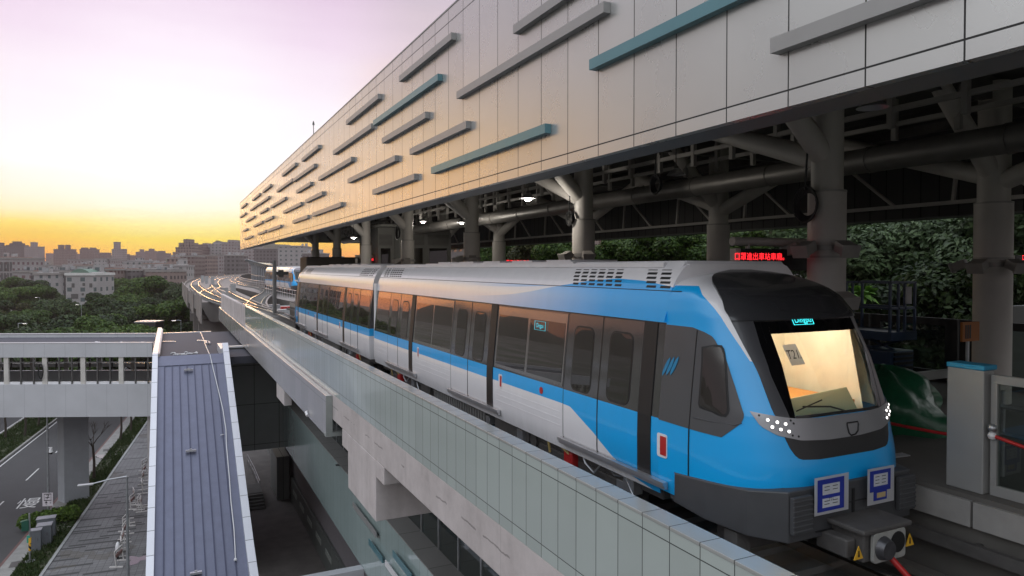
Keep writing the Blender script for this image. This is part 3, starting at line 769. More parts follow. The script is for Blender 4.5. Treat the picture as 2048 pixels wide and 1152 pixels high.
        e = mk(); poly_patch(e, wn, .014, 20, 8); e.build('cab_window', glass_dark, wf, smooth=40)
    cr = nose_poly([(1389, 835), (1420, 842), (1470, 850), (1484, 846)])
    e = mk(); e.tube([nose(p, h, .012) for p, h in cr], .006, 6); e.build('side_crease', side_grey, root)
    # cab joint
    e = mk(); side_rect(e, 6.61, 6.63, 1.15, 2.98, .008, -1, .02) if False else None
    hs = [1.14+.2*i for i in range(10)]
    seam = []
    for h in hs:
        best = min(range(0, 400), key=lambda k: abs(nose(-1+k*.001, h).y-6.62)); seam.append(nose(-1+best*.001, h, .006))
    e.tube(seam, .008, 5); e.build('cab_joint', black, root)
    # bumper skirt: boxy corners, straight front
    pl = [(XC-1.36, 6.85), (XC-1.355, 6.3), (XC-1.25, 5.75), (XC-1.0, 5.40), (XC+1.0, 5.40), (XC+1.25, 5.75), (XC+1.355, 6.3), (XC+1.36, 6.85)]
    topf = [1.16, 1.21, 1.25, 1.29, 1.29, 1.25, 1.21, 1.16]; botf = [.80, .76, .74, .73, .73, .74, .76, .80]
    e = mk(); n = len(pl)
    vs = [Vector((x, y, RAIL+t_)) for (x, y), t_ in zip(pl, topf)]+[Vector((x, y, RAIL+t_)) for (x, y), t_ in zip(pl, botf)]
    inn = [Vector((XC+(x-XC)*.9, y+.25, RAIL+t_)) for (x, y), t_ in zip(pl, topf)]+[Vector((XC+(x-XC)*.94, y+.18, RAIL+t_)) for (x, y), t_ in zip(pl, botf)]
    e.add(vs+inn, [(k, k+1, n+k+1, n+k) for k in range(n-1)]+[(2*n+k, 2*n+k+1, k+1, k) for k in range(n-1)]+[(n+k, n+k+1, 3*n+k+1, 3*n+k) for k in range(n-1)]
          + [(3*n+k, 3*n+k+1, 2*n+k+1, 2*n+k) for k in range(n-1)])
    e.build('bumper_skirt', skirt_m, root, bevel=.015, fix=True)
    for x0, x1 in ((-1.0, -.72), (.72, 1.0)):
        e = mk(); e.box(XC+x0, XC+x1, 5.33, 5.39, RAIL+.84, RAIL+1.24)
        for k in range(7): e.box(XC+x0-.005, XC+x1+.005, 5.322, 5.34, RAIL+.86+.054*k, RAIL+.885+.054*k)
        e.build('anti_climber', skirt_m, root, bevel=.008)
    e = mk(); e.box(XC-.6, XC+.6, 5.372, 5.398, RAIL+.80, RAIL+.805); e.box(XC-.6, XC+.6, 5.388, 5.399, RAIL+1.05, RAIL+1.058); e.box(XC-.02, XC+.02, 5.39, 5.399, RAIL+.78, RAIL+1.2); e.build('skirt_gap', black, root)
    # coupler
    e = mk(); y0 = 4.88
    e.box(XC-.34, XC+.34, y0+.12, y0+.62, RAIL+.55, RAIL+.86); e.box(XC-.42, XC+.36, y0+.05, y0+.75, RAIL+.87, RAIL+.93); e.tube([(XC, y0+.6, RAIL+.7), (XC, 6.6, RAIL+.75)], .12, 12)
    e.box(XC-.5, XC-.36, y0+.2, y0+.6, RAIL+.6, RAIL+.8)
    cp = e.build('coupler', dark, root, bevel=.02)
    e = mk(); pts = []
    for cx, cz, a0 in ((.22, .87-.04, 0), (-.22, .87-.04, 90), (-.22, .55+.04, 180), (.22, .55+.04, 270)):
        for k in range(4): pts.append((XC+cx+.04*math.cos(R(a0+30*k)), y0+.10, RAIL+cz+.04*math.sin(R(a0+30*k))))
    e.prism(pts, (0, -.04, 0)); e.build('coupler_face', mat('coupler_plate', (.42, .42, .40), .5, .3, var=.2, scale=9), cp, bevel=.006)
    e = mk(); e.tube([(XC-.11, y0+.058, RAIL+.70), (XC-.11, y0-.02, RAIL+.70)], [.13, .10], 18); e.build('coupler_cone', mat('worn_steel', (.11, .11, .12), .4, .6, var=.3, scale=14), cp, smooth=40)
    e = mk(); e.tube([(XC+.125, y0+.059, RAIL+.73), (XC+.125, y0+.052, RAIL+.73)], .115, 18); e.build('coupler_socket', black, cp)
    for x in (-.43, .40):
        e = mk(); e.prism([(XC+x-.07, y0+.115, RAIL+.62), (XC+x+.07, y0+.115, RAIL+.62), (XC+x, y0+.115, RAIL+.76)], (0, -.008, 0)); wp = e.build('warning_plate', yellow_p, cp)
        e = mk(); e.prism([(XC+x-.012, y0+.106, RAIL+.645), (XC+x+.012, y0+.106, RAIL+.645), (XC+x+.008, y0+.106, RAIL+.71), (XC+x-.008, y0+.106, RAIL+.71)], (0, -.002, 0)); e.build('warning_mark', black, wp)
    u = mk(); u.box(XC-1.25, XC-1.05, 5.9, 6.1, RAIL+.30, RAIL+.72); u.box(XC+1.05, XC+1.25, 5.9, 6.1, RAIL+.30, RAIL+.72); u.box(XC-.9, XC+.9, 6.2, 6.6, RAIL+.35, RAIL+.7); u.build('guard_bracket', dark, root)
    if not cab_detail: return root
    e = mk(); e.tube([(XC-.02, 4.93, RAIL+.60), (XC+.05, 4.75, RAIL+.42), (XC+.22, 4.45, RAIL+.28), (XC+.50, 4.1, RAIL-.02), (XC+.85, 3.4, RAIL-.12), (XC+1.0, 2.0, RAIL-.13)], .035, 8); e.build('red_hose', red_p, cp, smooth=50)
    # --- inside the cab (lit) and the saloon (dim)
    e = mk(); e.mi = 0
    e.add([(XC-1.12, 7.35, RAIL+1.3), (XC+1.12, 7.35, RAIL+1.3), (XC+1.08, 7.35, RAIL+3.2), (XC-1.08, 7.35, RAIL+3.2)], [(0, 1, 2, 3)])
    for sg in (-1, 1):
        e.add([(XC+sg*.93, 5.86, RAIL+1.3), (XC+sg*1.05, 6.3, RAIL+1.3), (XC+sg*1.05, 7.35, RAIL+1.3), (XC+sg*1.02, 7.35, RAIL+3.2), (XC+sg*1.0, 6.5, RAIL+3.2), (XC+sg*.86, 6.16, RAIL+3.0)], [(0, 1, 2, 3, 4, 5)])
    e.add([(XC-1.0, 6.25, RAIL+3.2), (XC+1.0, 6.25, RAIL+3.2), (XC+1.0, 7.35, RAIL+3.2), (XC-1.0, 7.35, RAIL+3.2)], [(0, 1, 2, 3)])
    rows_patch(e, 1.95, 3.06, lambda h: -1.0, lambda h: li(h)-.02, -.05, 8, 10); rows_patch(e, 1.95, 3.06, lambda h: ri(h)+.02, lambda h: 1.0, -.05, 8, 10)
    cab = e.build('cab_lining', cream, root)
    e = mk(); e.box(XC+.50, XC+.68, 7.335, 7.347, RAIL+1.4, RAIL+3.0); e.build('cab_doorway', dark, cab)
    e = mk(); e.box(XC+.36, XC+.50, 7.30, 7.345, RAIL+1.4, RAIL+3.05); e.box(XC+.68, XC+.72, 7.30, 7.345, RAIL+1.4, RAIL+3.05); e.build('cab_door_post', cream, cab)
    e = mk()
    for x in (-.42, -.06, .2): e.box(XC+x, XC+x+.035, 7.342, 7.348, RAIL+1.5, RAIL+3.1)
    e.box(XC+.0, XC+.62, 7.325, 7.348, RAIL+3.04, RAIL+3.10); e.build('yellow_tape', mat('tape_yellow', (.78, .62, .12), .5), cab)
    e = mk(); e.prism([(XC-.76, 5.74, RAIL+2.0), (XC+.50, 5.74, RAIL+2.0), (XC+.46, 5.86, RAIL+2.24), (XC-.74, 5.86, RAIL+2.16)], (0, .02, .0)); e.build('dash_cover', sheet_mat('cover_sheet', (.74, .76, .62)), root)
    e = mk(); e.box(XC-.8, XC+.85, 6.05, 7.3, RAIL+1.98, RAIL+2.03); e.build('console_top', mat('console_orange', (.62, .26, .06), .5), root)
    e = mk(); e.ball((XC-.60, 6.62, RAIL+2.46), (.10, .08, .13)); e.ball((XC-.62, 6.62, RAIL+2.16), (.18, .12, .22)); e.build('driver_seat', mat('seat_cloth', (.045, .045, .05), .8), root, smooth=60)
    e = mk(); e.box(XC-.75, XC+.75, 6.35, 6.9, RAIL+3.17, RAIL+3.195); e.build('cab_lamp', emit_mat('cab_lamp_glow', (1, .86, .64), 3.6), root)
    e = mk(); w0 = nose(.02, H_SILL+.01, .02); e.tube([w0, nose(-.06, H_SILL+.07, .022), nose(-.22, H_SILL+.10, .02)], .010, 6); e.tube([nose(-.26, H_SILL+.06, .018), nose(-.10, H_SILL+.15, .02)], .008, 5); e.build('wiper', black, root)
    # paper with the unit number, stuck inside the pane
    a = nose(nose_hit(1594, 709)[0], nose_hit(1594, 709)[1], -.02)
    rt = (nose(.0, 2.6)-nose(-.1, 2.6)).normalized(); upv = Vector((-.12, .30, .94)).normalized()
    e = mk(); c = a+Vector((0, .03, 0))
    if not flip:
        e.prism([c-rt*.135+upv*.125, c+rt*.085+upv*.13, c+rt*.135-upv*.12, c-rt*.085-upv*.125], (0, .002, 0), 0)
        e.text('T21', c+rt*(-.01)+upv*.0+Vector((0, -.003, 0)), rt, upv, .155, .002, 1, squash=.82)
        e.text('A', c+rt*.098+upv*(-.04)+Vector((0, -.003, 0)), rt, upv, .045, .002, 1)
        e.build('number_sheet', [sheet_mat('paper', (.74, .74, .76)), black], root)
        # destination display in the border
        q0 = nose_hit(1604, 641); c = nose(q0[0], q0[1], .010)
        rt2 = (nose(q0[0]+.03, q0[1], .010)-nose(q0[0]-.03, q0[1], .010)).normalized(); up2 = (nose(q0[0], q0[1]+.05, .010)-nose(q0[0], q0[1]-.05, .010)).normalized()
        e = mk(); wd, ht = .165, .055
        for s_ in (-1, 1): e.bar(c+rt2*(s_*wd)-up2*ht, c+rt2*(s_*wd)+up2*ht, .006, .003, rt2)
        e.bar(c-rt2*wd-up2*ht, c+rt2*wd-up2*ht, .006, .003, up2)
        e.text('Dingpu', c, rt2, up2, .098, .003, squash=1.0); e.build('destination_display', cyan, root)
        # small one behind the saloon window, and the emblem on the cab side
        c = at(1080, 651.5, X=XC-hw(2.55)-.018); e = mk()
        r3, u3 = Vector((0, -1, 0)), Vector((.06, 0, 1)).normalized()
        for s_ in (-1, 1): e.bar(c+r3*(s_*.19)-u3*.075, c+r3*(s_*.19)+u3*.075, .008, .003, r3); e.bar(c+u3*(s_*.075)-r3*.19, c+u3*(s_*.075)+r3*.19, .008, .003, u3)
        e.text('Dingpu', c, r3, u3, .105, .003, squash=.85); e.build('side_display', emit_mat('cyan_led_dim', (.05, .6, .75), .5), root)
        e = mk()
        for k in range(3):
            c0 = at(1331+8*k, 733-.5*k, X=XC-hw(2.35)-.014)
            pts = []
            for i in range(13):
                s_ = i/12*2-1; wob = (.030*(1-abs(s_)**3.0))
                pts.append((s_, wob))
            o_ = [c0+Vector((0, -.065*s_+w_-.02*k*0, .125*s_)) for s_, w_ in pts]+[c0+Vector((0, -.065*s_-w_, .125*s_)) for s_, w_ in reversed(pts)]
            o_ = [Vector((XC-hw(q.z-RAIL)-.014, q.y, q.z)) for q in o_]
            e.prism(o_, (.004, 0, 0))
        e.build('emblem', mat('emblem_blue', (.02, .22, .42), .35), root)
        # taped notices on the bumper front
        for (u0, u1, v0, v1, two) in ((1632, 1700, 953, 1031, 1), (1738, 1791, 935, 1010, 0)):
            pa, pb = at(u0, v0+5, Y=5.30), at(u1, v0-4, Y=5.30); pc = at(u0, v1+3, Y=5.30)
            xa, xb, zt, zb = pa.x, pb.x, pa.z, pc.z; ww, hh_ = xb-xa, zt-zb
            e = mk(); e.box(xa, xb, 5.316, 5.318, zb, zt, 0)
            e.box(xa+.08*ww, xa+.86*ww, 5.313, 5.315, zb+(.08 if two else .35)*hh_, zt-.07*hh_, 1)
            if two: e.box(xa+.22*ww, xa+.72*ww, 5.310, 5.312, zb+.52*hh_, zb+.80*hh_, 2); e.box(xa+.22*ww, xa+.72*ww, 5.310, 5.312, zb+.18*hh_, zb+.42*hh_, 2)
            else: e.box(xa+.22*ww, xa+.74*ww, 5.310, 5.312, zb+.50*hh_, zb+.83*hh_, 2); e.box(xa+.22*ww, xa+.72*ww, 5.313, 5.315, zb+.1*hh_, zb+.35*hh_, 1); e.box(xa+.34*ww, xa+.66*ww, 5.310, 5.312, zb+.17*hh_, zb+.31*hh_, 3)
            for zc in ((.72, .63, .34, .26) if two else (.75, .66, .57)):
                for k in range(2): e.box(xa+(.27+.24*k)*ww, xa+(.42+.24*k)*ww, 5.3085, 5.3095, zb+zc*hh_, zb+(zc+.018)*hh_, 4)
            if two: e.text('T21', (xa+.47*ww, 5.3095, zb+.38*hh_), (1, 0, 0), (0, 0, 1), .05, .001, 4)
            e.build('taped_notice', [MATS['paper'], mat('blue_tape', (.012, .03, .30), .5), mat('note_paper', (.55, .57, .62), .7), mat('card_tan', (.5, .38, .2), .7), black], root)
    # saloon
    e = mk(); e.box(XC-1.15, XC+1.15, 7.45, 21.0, RAIL+1.02, RAIL+1.05); e.build('saloon_floor', mat('saloon_floor_grey', (.16, .15, .15), .6), root)
    e = mk()
    for y in (9.9, 10.6, 11.4, 15.0, 16.2): e.tube([(XC-.25, y, RAIL+1.05), (XC-.22, y, RAIL+1.9), (XC-.25, y, RAIL+3.1)], .025, 8)
    for y in (8.1, 9.1, 13.2): e.tube([(XC-.7, y, RAIL+1.05), (XC-.7, y, RAIL+3.1)], .022, 8)
    e.build('grab_pole', mat('pole_red', (.5, .03, .03), .35), root)
    e = mk()
    for y in (9.95, 11.2, 12.0, 15.1, 16.6):
        for k in range(1): e.ball((XC-.85, y, RAIL+1.75), (.12, .5, .38), 12)
    e.build('seat_back', mat('seat_plastic', (.10, .10, .11), .35), root, smooth=60)
    return root
carA = make_car('nearest blue and white driverless train car with grey cab front and lit windscreen')
carB = make_car('rear white train car coupled behind, its windows glowing with sunset reflection', True, False)
# a third train stands further out on the far track
for src, lb in ((carA, 'distant white train car with dark cab end facing the viaduct curve'), (carB, 'farther white car of the distant train, windows orange with sunset')):
    c = copy_tree(src, loc=src.location+Vector((9.0, 91.5, 0)))
    LOC[c.name] = c.location.copy(); c['label'] = lb; c['group'] = 'cars of the distant train'
    for ch in list(c.children):
        if ch.name.split('.')[0] in ('cab_lamp', 'headlight', 'destination_display', 'coupler', 'taped_notice', 'number_sheet'):
            for g_ in list(ch.children_recursive)+[ch]: bpy.data.objects.remove(g_)
cl = bpy.data.lights.new('cab_light', 'POINT'); clo = bpy.data.objects.new('cab_light', cl); COL.objects.link(clo); clo.parent = carA
clo.location = Vector((XC, 6.75, RAIL+3.0))-rootloc(carA); cl.energy = 30; cl.color = (1, .90, .74); cl.shadow_soft_size = .15
# ------------------------------------------------------------------ station canopy
FX = 4.77; ZB = 20.68; ZT = 24.19; YN, YFAR = -9.0, 57.2
fascia_m = panel_mat('fascia_panel', (.60, .598, .59), .28, .68, lines_y=(.742, 2.901), lines_z=(20.82, 23.94), var=.05, wid=.014, tone=.025, bump=.003, zw=.016)
inner_m = panel_mat('inner_cladding', (.085, .083, .083), .6, .2, lines_y=(.55, 0), var=.1, wid=.03)
soffit_m = mat('soffit', (.15, .15, .15), .5, .2, var=.1)
deck_m = mat('roof_deck', (.06, .058, .056), .7, var=.2)
fin_g = mat('fin_grey', (.34, .335, .33), .42, .3, var=.06)
fin_t = mat('fin_teal', (.12, .26, .30), .35, .3, var=.06)
can = empty('station_canopy', (12.3, 24, 13), 'long metal clad station roof with horizontal fins, gold at its far end', 'station roof')
b = MB(); b.box(FX, FX+.10, YN, YFAR, ZB, ZT); b.build('front_fascia', fascia_m, can)
b = MB(); b.box(FX-.01, FX+.35, YN, YFAR+.01, ZT, ZT+.03); b.build('coping', fin_g, can)
b = MB(); b.box(FX+.10, FX+.55, YN, YFAR, ZB+.01, ZB+.05); b.box(19.3, 19.7, YN, YFAR, ZB+.01, ZB+.05); b.build('soffit_strip', soffit_m, can)
b = MB(); b.box(19.72, 19.82, YN, YFAR, ZB, ZT); b.build('rear_fascia', inner_m, can)
b = MB(); b.box(FX+.10, 19.72, YFAR-.10, YFAR-.001, ZB+.6, ZT-.002); b.build('end_fascia', fascia_m, can)
b = MB(); b.box(FX+.10, 19.72, YN, YFAR-.1, 23.0, 23.1); b.build('roof_deck', deck_m, can)
AX, BX = 9.85, 14.5
CY_ = [.55+7.67*k for k in range(8)]
# roof steel: cross beams, purlins, hung rails, the duct, the far truss
for y in CY_:
    b = MB(); b.box(FX+.12, 19.7, y-.10, y+.10, 22.55, 22.98); b.build('cross_beam', dark, can)
for x in (6.2, 7.6, 11.2, 12.9, 15.9, 17.4):
    b = MB(); b.box(x-.06, x+.06, YN, YFAR-.2, 22.72, 22.95); b.build('purlin', dark, can)
hung = mat('hung_steel', (.36, .345, .33), .5, .3, var=.12)
for x, z in ((8.4, 22.1), (11.3, 22.0), (13.2, 22.15)):
    b = MB(); b.box(x-.04, x+.04, 2, 56, z, z+.09)
    y = 3.0
    while y < 55: b.box(x-.05, x+.05, y-.05, y+.05, z-.28, 22.7); y += 1.28
    b.build('hung_rail', hung, can)
b = MB(); b.tube([(12.4, -8, 21.42), (12.4, 56, 21.42)], .25, 16)
y = -6
while y < 55: b.tube([(12.4, y, 21.42), (12.4, y+.06, 21.42)], .265, 16); y += 2.55
b.build('air_duct', mat('duct_metal', (.22, .21, .20), .45, .4, var=.15), can, smooth=40)
b = MB(); b.tube([(6.6, -8, 22.35), (6.6, 56, 22.35)], .16, 12); b.build('drain_pipe', colgrey, can, smooth=40)
tr = MB(); tr.bar((19.0, YN, 21.06), (19.0, YFAR-.2, 21.06), .12, .10)
y = 2.0
while y < 55:
    tr.bar((19.0, y, 21.06), (19.0, y+1.9, 22.6), .08, .08); tr.bar((19.0, y+2.0, 22.6), (19.0, y+2.15, 21.06), .08, .08) ; y += 3.83
tr.build('edge_truss', colgrey, can)
# columns with branching struts
for X in (AX, BX):
    for k, y in enumerate(CY_[1:]):
        c = MB(); r0 = .27 if X == AX else .30
        c.tube([(X, y, 14.0), (X, y, 20.55)], r0+.03, 28); c.tube([(X, y, 20.55), (X, y, 22.9)], r0-.02, 28)
        col = c.build('column', colgrey, can, smooth=40)
        [MB().tube([(X, y, z_), (X, y, z_+.035)], r0+.034, 28).build('collar_joint', hung, col, smooth=40) for z_ in (20.54, 19.46)]
        for dx, dy, z0, z1 in (((0, 4.0, 21.1, 22.5), (-1.9, 0, 21.15, 22.85)) if X == AX else ((0, 4.0, 21.1, 22.4), (0, -4.0, 20.95, 22.3), (-1.9, 0, 21.15, 22.85))):
            c = MB(); d = Vector((dx, dy, 0)).normalized()*.1
            c.tube([(X+d.x, y+d.y, z0), (X+dx, y+dy, z1)], [.19, .17], 16); c.build('strut', colgrey, col, smooth=40)
# fins on the fascia: (left tip, right tip) in the photo, lower edge
FINS = [(1026, 55, 1215, -45, 0), (912.8, 195, 1207, 28, 0), (1178, 137, 1560, -35, 1), (1540, 98, 1930, -20, 0), (797.7, 161.6, 902.4, 81, 0), (745.8, 248, 875.3, 165, 1), (691.6, 245, 755.7, 203, 0),
 (665.4, 307, 742, 260, 0), (763.4, 284.4, 850.5, 239, 0), (819, 308, 931.8, 258, 0), (861.8, 346.7, 1089.8, 267, 1), (694.8, 364, 789.6, 325, 0), (636, 359, 702.4, 325.5, 0), (744.4, 387.4, 828, 361.5, 0),
 (602.7, 320.5, 636, 300, 0), (585.5, 362.5, 628, 336, 0), (563, 350.8, 590, 334, 0), (552.6, 383.7, 584, 364, 0), (591.8, 386, 620.3, 371, 0), (610.3, 405, 643.8, 391, 0), (623.4, 432, 681.2, 414, 0),
 (565.6, 425.7, 601.3, 412, 0), (584.2, 446, 614.9, 437.5, 0), (540.4, 414.4, 569.3, 401.5, 0), (524.6, 383.7, 540.4, 375, 0), (503.8, 399.5, 518.7, 393, 0), (516.4, 408.6, 536.7, 399, 0), (499.3, 421, 515, 412.5, 0),
 (518.7, 427.5, 533.6, 421, 0), (527.7, 443.8, 544.4, 437, 0), (481.7, 416.3, 491.6, 411, 0), (479.4, 434.8, 490.2, 430, 0), (490.7, 443.3, 507.4, 437, 0), (506, 453.7, 524, 447, 0), (484.8, 464, 493, 460.5, 0),
 (533.6, 464, 560.7, 455, 0), (515, 469.5, 531.3, 465, 0), (488, 479.5, 503, 475.5, 0)]
for u0, v0, u1, v1, teal in FINS:
    p, q = at(u0, v0, X=FX-.10), at(u1, v1, X=FX-.10)
    z = (p.z+q.z)/2; y0, y1 = q.y, min(p.y, YFAR-.05)
    if y1-y0 < .35: y0 = y1-.35
    f = MB(); f.box(FX-.10, FX-.003, y0, y1, z, z+.025); f.box(FX-.10, FX-.08, y0, y1, z+.025, z+.13)
    f.box(FX-.08, FX-.003, y0, y0+.03, z+.025, z+.13)
    yy = y0+1.5
    f.build('fin', fin_t if teal else fin_g, can)
# lightning rod on the roof edge
b = MB(); p = at(627, 268, X=FX+.3); b.tube([(p.x, p.y, ZT), (p.x, p.y, ZT+.75)], .014, 6); b.tube([(p.x, p.y, ZT+.70), (p.x, p.y, ZT+.85)], [.05, .015], 8)
tag(b.build('lightning_rod', dark, loc=(p.x, p.y, ZT)), 'thin dark lightning rod standing on the canopy edge against the sky', 'lightning rod')
# ---- things hung under the canopy
def lamp(u, v, X, lit, label, group):
    p = at(u, v, X=X); t = empty('bay_light', p, label, 'lamp', group)
    b = MB(); b.tube([(p.x, p.y, 22.9), (p.x, p.y, p.z+.18)], .015, 5); b.tube([(p.x, p.y, p.z+.18), (p.x, p.y, p.z+.10)], .05, 8); b.build('hanger', dark, t)
    b = MB(); b.tube([(p.x, p.y, p.z+.12), (p.x, p.y, p.z)], [.07, .20], 16, caps=False); b.tube([(p.x, p.y, p.z+.125), (p.x, p.y, p.z+.12)], .07, 12); b.build('lamp_shade', alu, t, smooth=40)
    if lit:
        b = MB(); b.ball((p.x, p.y, p.z-.02), (.10, .10, .05), 10); b.build('bulb', lamp_w, t)
        l_ = bpy.data.lights.new('bay_light', 'POINT'); lo = bpy.data.objects.new('bulb_light', l_); COL.objects.link(lo); lo.parent = t; lo.location = (0, 0, -.12); l_.energy = 70; l_.color = (1, .93, .82); l_.shadow_soft_size = .1
lamp(1056, 397, 8.4, 1, 'bright lit bay lamp hanging under the canopy beside the branching column', 'lit bay lamps')
lamp(707, 475, 8.4, 1, 'small lit bay lamp far down the canopy near its sunset end', 'lit bay lamps')
lamp(846, 443, 11, 1, 'small round lit lamp above the plant room louvres', 'lit bay lamps')
lamp(923, 445, 11, 1, 'small round lit lamp right of the plant room roof', 'lit bay lamps')
lamp(1745, 216, 8.3, 0, 'unlit metal bay lamp under the canopy right of the thick front column', 'unlit bay lamps')
lamp(1352, 350, 9.5, 0, 'unlit black bay lamp hanging left of the middle rear column', 'unlit bay lamps')
for (u, v, X) in ((1160, 460, 12.5),): pass
def pole_gear(X, y, z, label):
    """a ring of floodlights strapped round a column"""
    t = empty('floodlight_ring', (X, y, z), label, 'floodlights', 'floodlight clusters strapped to the columns')
    b = MB(); b.tube([(X, y, z-.04), (X, y, z+.05)], .335, 24); b.build('strap', hung, t, smooth=40)
    for dx, dy in ((-.2, .55), (-.2, -.55), (-.55, -.05)):
        d = Vector((dx, dy, 0)).normalized(); c = Vector((X, y, z+.02))+d*.40
        b = MB(); b.bar(c-d*.08, c+d*.06, .05, .05); q_ = c+d*.16+Vector((0, 0, -.03)); sd_ = d.cross(Vector((0, 0, 1))); b.obox(q_, d*.12+Vector((0, 0, -.05)), sd_*.13, (d*.03+Vector((0, 0, .08)))); b.obox(q_+d*.13+Vector((0, 0, -.055)), d*.02+Vector((0, 0, -.008)), sd_*.15, (d*.035+Vector((0, 0, .10)))); b.build('floodlight', mat('horn_paint', (.36, .34, .32), .5, var=.15), t, bevel=.01)
GEAR = {0: 'boxy floodlights on the nearest front column beside the lit sign', 1: 'boxy floodlights on the second front column above the train roof', 2: 'boxy floodlights on the third front column behind the train roof', 3: 'boxy floodlights on the fourth front column before the plant room'}
for k, l in GEAR.items(): pole_gear(AX, CY_[k+1], 19.62, l)
pole_gear(AX, CY_[1], 18.80, 'lower boxy floodlights on the nearest front column behind the visor')
pole_gear(BX, CY_[1], 19.35, 'boxy floodlights on the rightmost column against the trees')
pole_gear(BX, CY_[2], 19.25, 'boxy floodlights on the middle rear column above the train roof')
pole_gear(BX, CY_[4], 19.35, 'boxy floodlights on the slim rear column beside the small red sign')
# coils of black cable
def coil(X, y, z, r, label):
    b = MB()
    for k in range(5):
        a0 = .5*k; pts = [(X+.02*k, y+r*(1-.05*k)*math.cos(2*math.pi*i/18+a0), z+r*(1.25-.1*k)*math.sin(2*math.pi*i/18+a0)) for i in range(19)]
        b.tube(pts, .018, 5, caps=False)
    b.tube([(X, y, z+r), (X, y-.05, z+.9), (X+.1, y-.03, 21.6)], .018, 5)
    tag(b.build('cable_coil', black, loc=(X, y, z)), label, 'cable', 'coils of black cable hung on columns')
coil(AX-.38, CY_[1]+.12, 20.35, .24, 'coil of black cable hung on the thick front column')
coil(AX-.38, CY_[2]+.1, 20.6, .16, 'small coil of black cable on the second front column')
coil(AX-.38, CY_[4]+.4, 20.9, .26, 'coil of black cable under the canopy left of the plant room')
coil(8.9, 11.6, 21.0, .16, 'small loop of cable hanging below the near strut')
# LED signs
def led_sign(x0, x1, y, z0, z1, label, txt, tx, tsize, pole=True, facing=-1):
    t = empty('message_sign', ((x0+x1)/2, y, z0), label, 'sign', 'red dot matrix message signs')
    b = MB(); b.box(x0, x1, y, y+.16, z0, z1); b.build('housing', black, t, bevel=.01)
    b = MB(); b.box(x0-.10, x0, y+.01, y+.15, z0-.02, z1); b.build('end_cap', colgrey, t)
    b = MB(); b.text(txt, (tx, y, (z0+z1)/2+.045), (1, 0, 0), (0, 0, 1), tsize, .004); b.build('lettering', led_red, t)
    if pole:
        b = MB(); b.tube([(x0-.1, y+.1, z1+.12), (x1+.4, y+.1, z1+.12)], .075, 14); b.box((x0+x1)/2-.6, (x0+x1)/2-.55, y+.06, y+.12, z1, z1+.1); b.box((x0+x1)/2+.55, (x0+x1)/2+.6, y+.06, y+.12, z1, z1+.1); b.build('support_tube', colgrey, t, smooth=40)
p0, p1 = at(1482, 505, Y=8.75), at(1622, 505, Y=8.75)
led_sign(p0.x, p1.x, 8.75, at(1550, 545, Y=8.75).z+.03, at(1550, 498, Y=8.75).z, 'large red message sign hung beside the front column above the windscreen', '口罩進出車站車廂。', at(1523, 514, Y=8.75).x, .135)
q = at(1036, 527, Y=23.6); w_ = at(1058, 527, Y=23.6).x-q.x
led_sign(q.x-w_, q.x+w_, 23.6, q.z-.10, q.z+.12, 'small red message sign above the train roof between slim columns', '罩進出車站車廂', q.x, .14, False)
q = at(2046, 520, Y=8.9)
led_sign(q.x-.28, q.x+1.6, 8.9, q.z-.10, q.z+.10, 'red message sign cut by the picture edge right of the last column', '口罩進出車站', q.x+.35, .13, False)
q = at(736, 521, Y=39.5)
led_sign(q.x-.6, q.x+.9, 39.5, q.z-.12, q.z+.12, 'far red message sign glowing above the rear car roof', '車站車廂', q.x, .16, True)
# plant room on the platform
PRX0, PRX1, PRY0, PRY1 = at(800, 500, Y=37.5).x, at(902, 500, Y=37.5).x, 37.5, 43
pr = empty('plant_room', ((PRX0+PRX1)/2, 40, 16.66), 'grey plant room with louvres and dark windows on the platform', 'plant room')
zt_ = at(850, 455, Y=37.5).z
b = MB(); b.box(PRX0, PRX1, PRY0, PRY1, 16.66, zt_); b.box(PRX0-.9, PRX0, PRY0+1.2, PRY1, 16.66, zt_); b.box(PRX0-1.1, PRX1+.1, PRY0-.1, PRY1, zt_, zt_+.12); b.build('wall', mat('plant_room_wall', (.20, .20, .19), .6, var=.1), pr)
lv0, lv1 = at(850, 490, Y=37.5).z, at(850, 468, Y=37.5).z
for x0, x1, y in ((PRX0+.15, (PRX0+PRX1)/2-.1, PRY0), ((PRX0+PRX1)/2+.1, PRX1-.15, PRY0), (PRX0-.85, PRX0-.1, PRY0+1.2)):
    b = MB(); n = 9
    for k in range(n): z = lv0+(lv1-lv0)*k/n; b.box(x0, x1, y-.03, y-.001, z, z+.03)
    b.build('louvre', dark, pr)
    b = MB(); b.box(x0+.1, x1-.1, y-.02, y-.001, 17.4, lv0-.18); b.build('window', glass_dark, pr)
# black hoarding and equipment at the far end of the platform
b = MB(); x0, x1 = at(613, 520, Y=46).x, at(720, 520, Y=46).x; z1 = at(660, 514, Y=46).z
b.box(x0, x1, 46, 48.5, 16.66, z1); tag(b.build('platform_hut', mat('hut_black', (.10, .09, .08), .6), bevel=.08, loc=((x0+x1)/2, 46, 16.66)), 'low dark hut at the far end of the platform behind the rear car', 'hut')
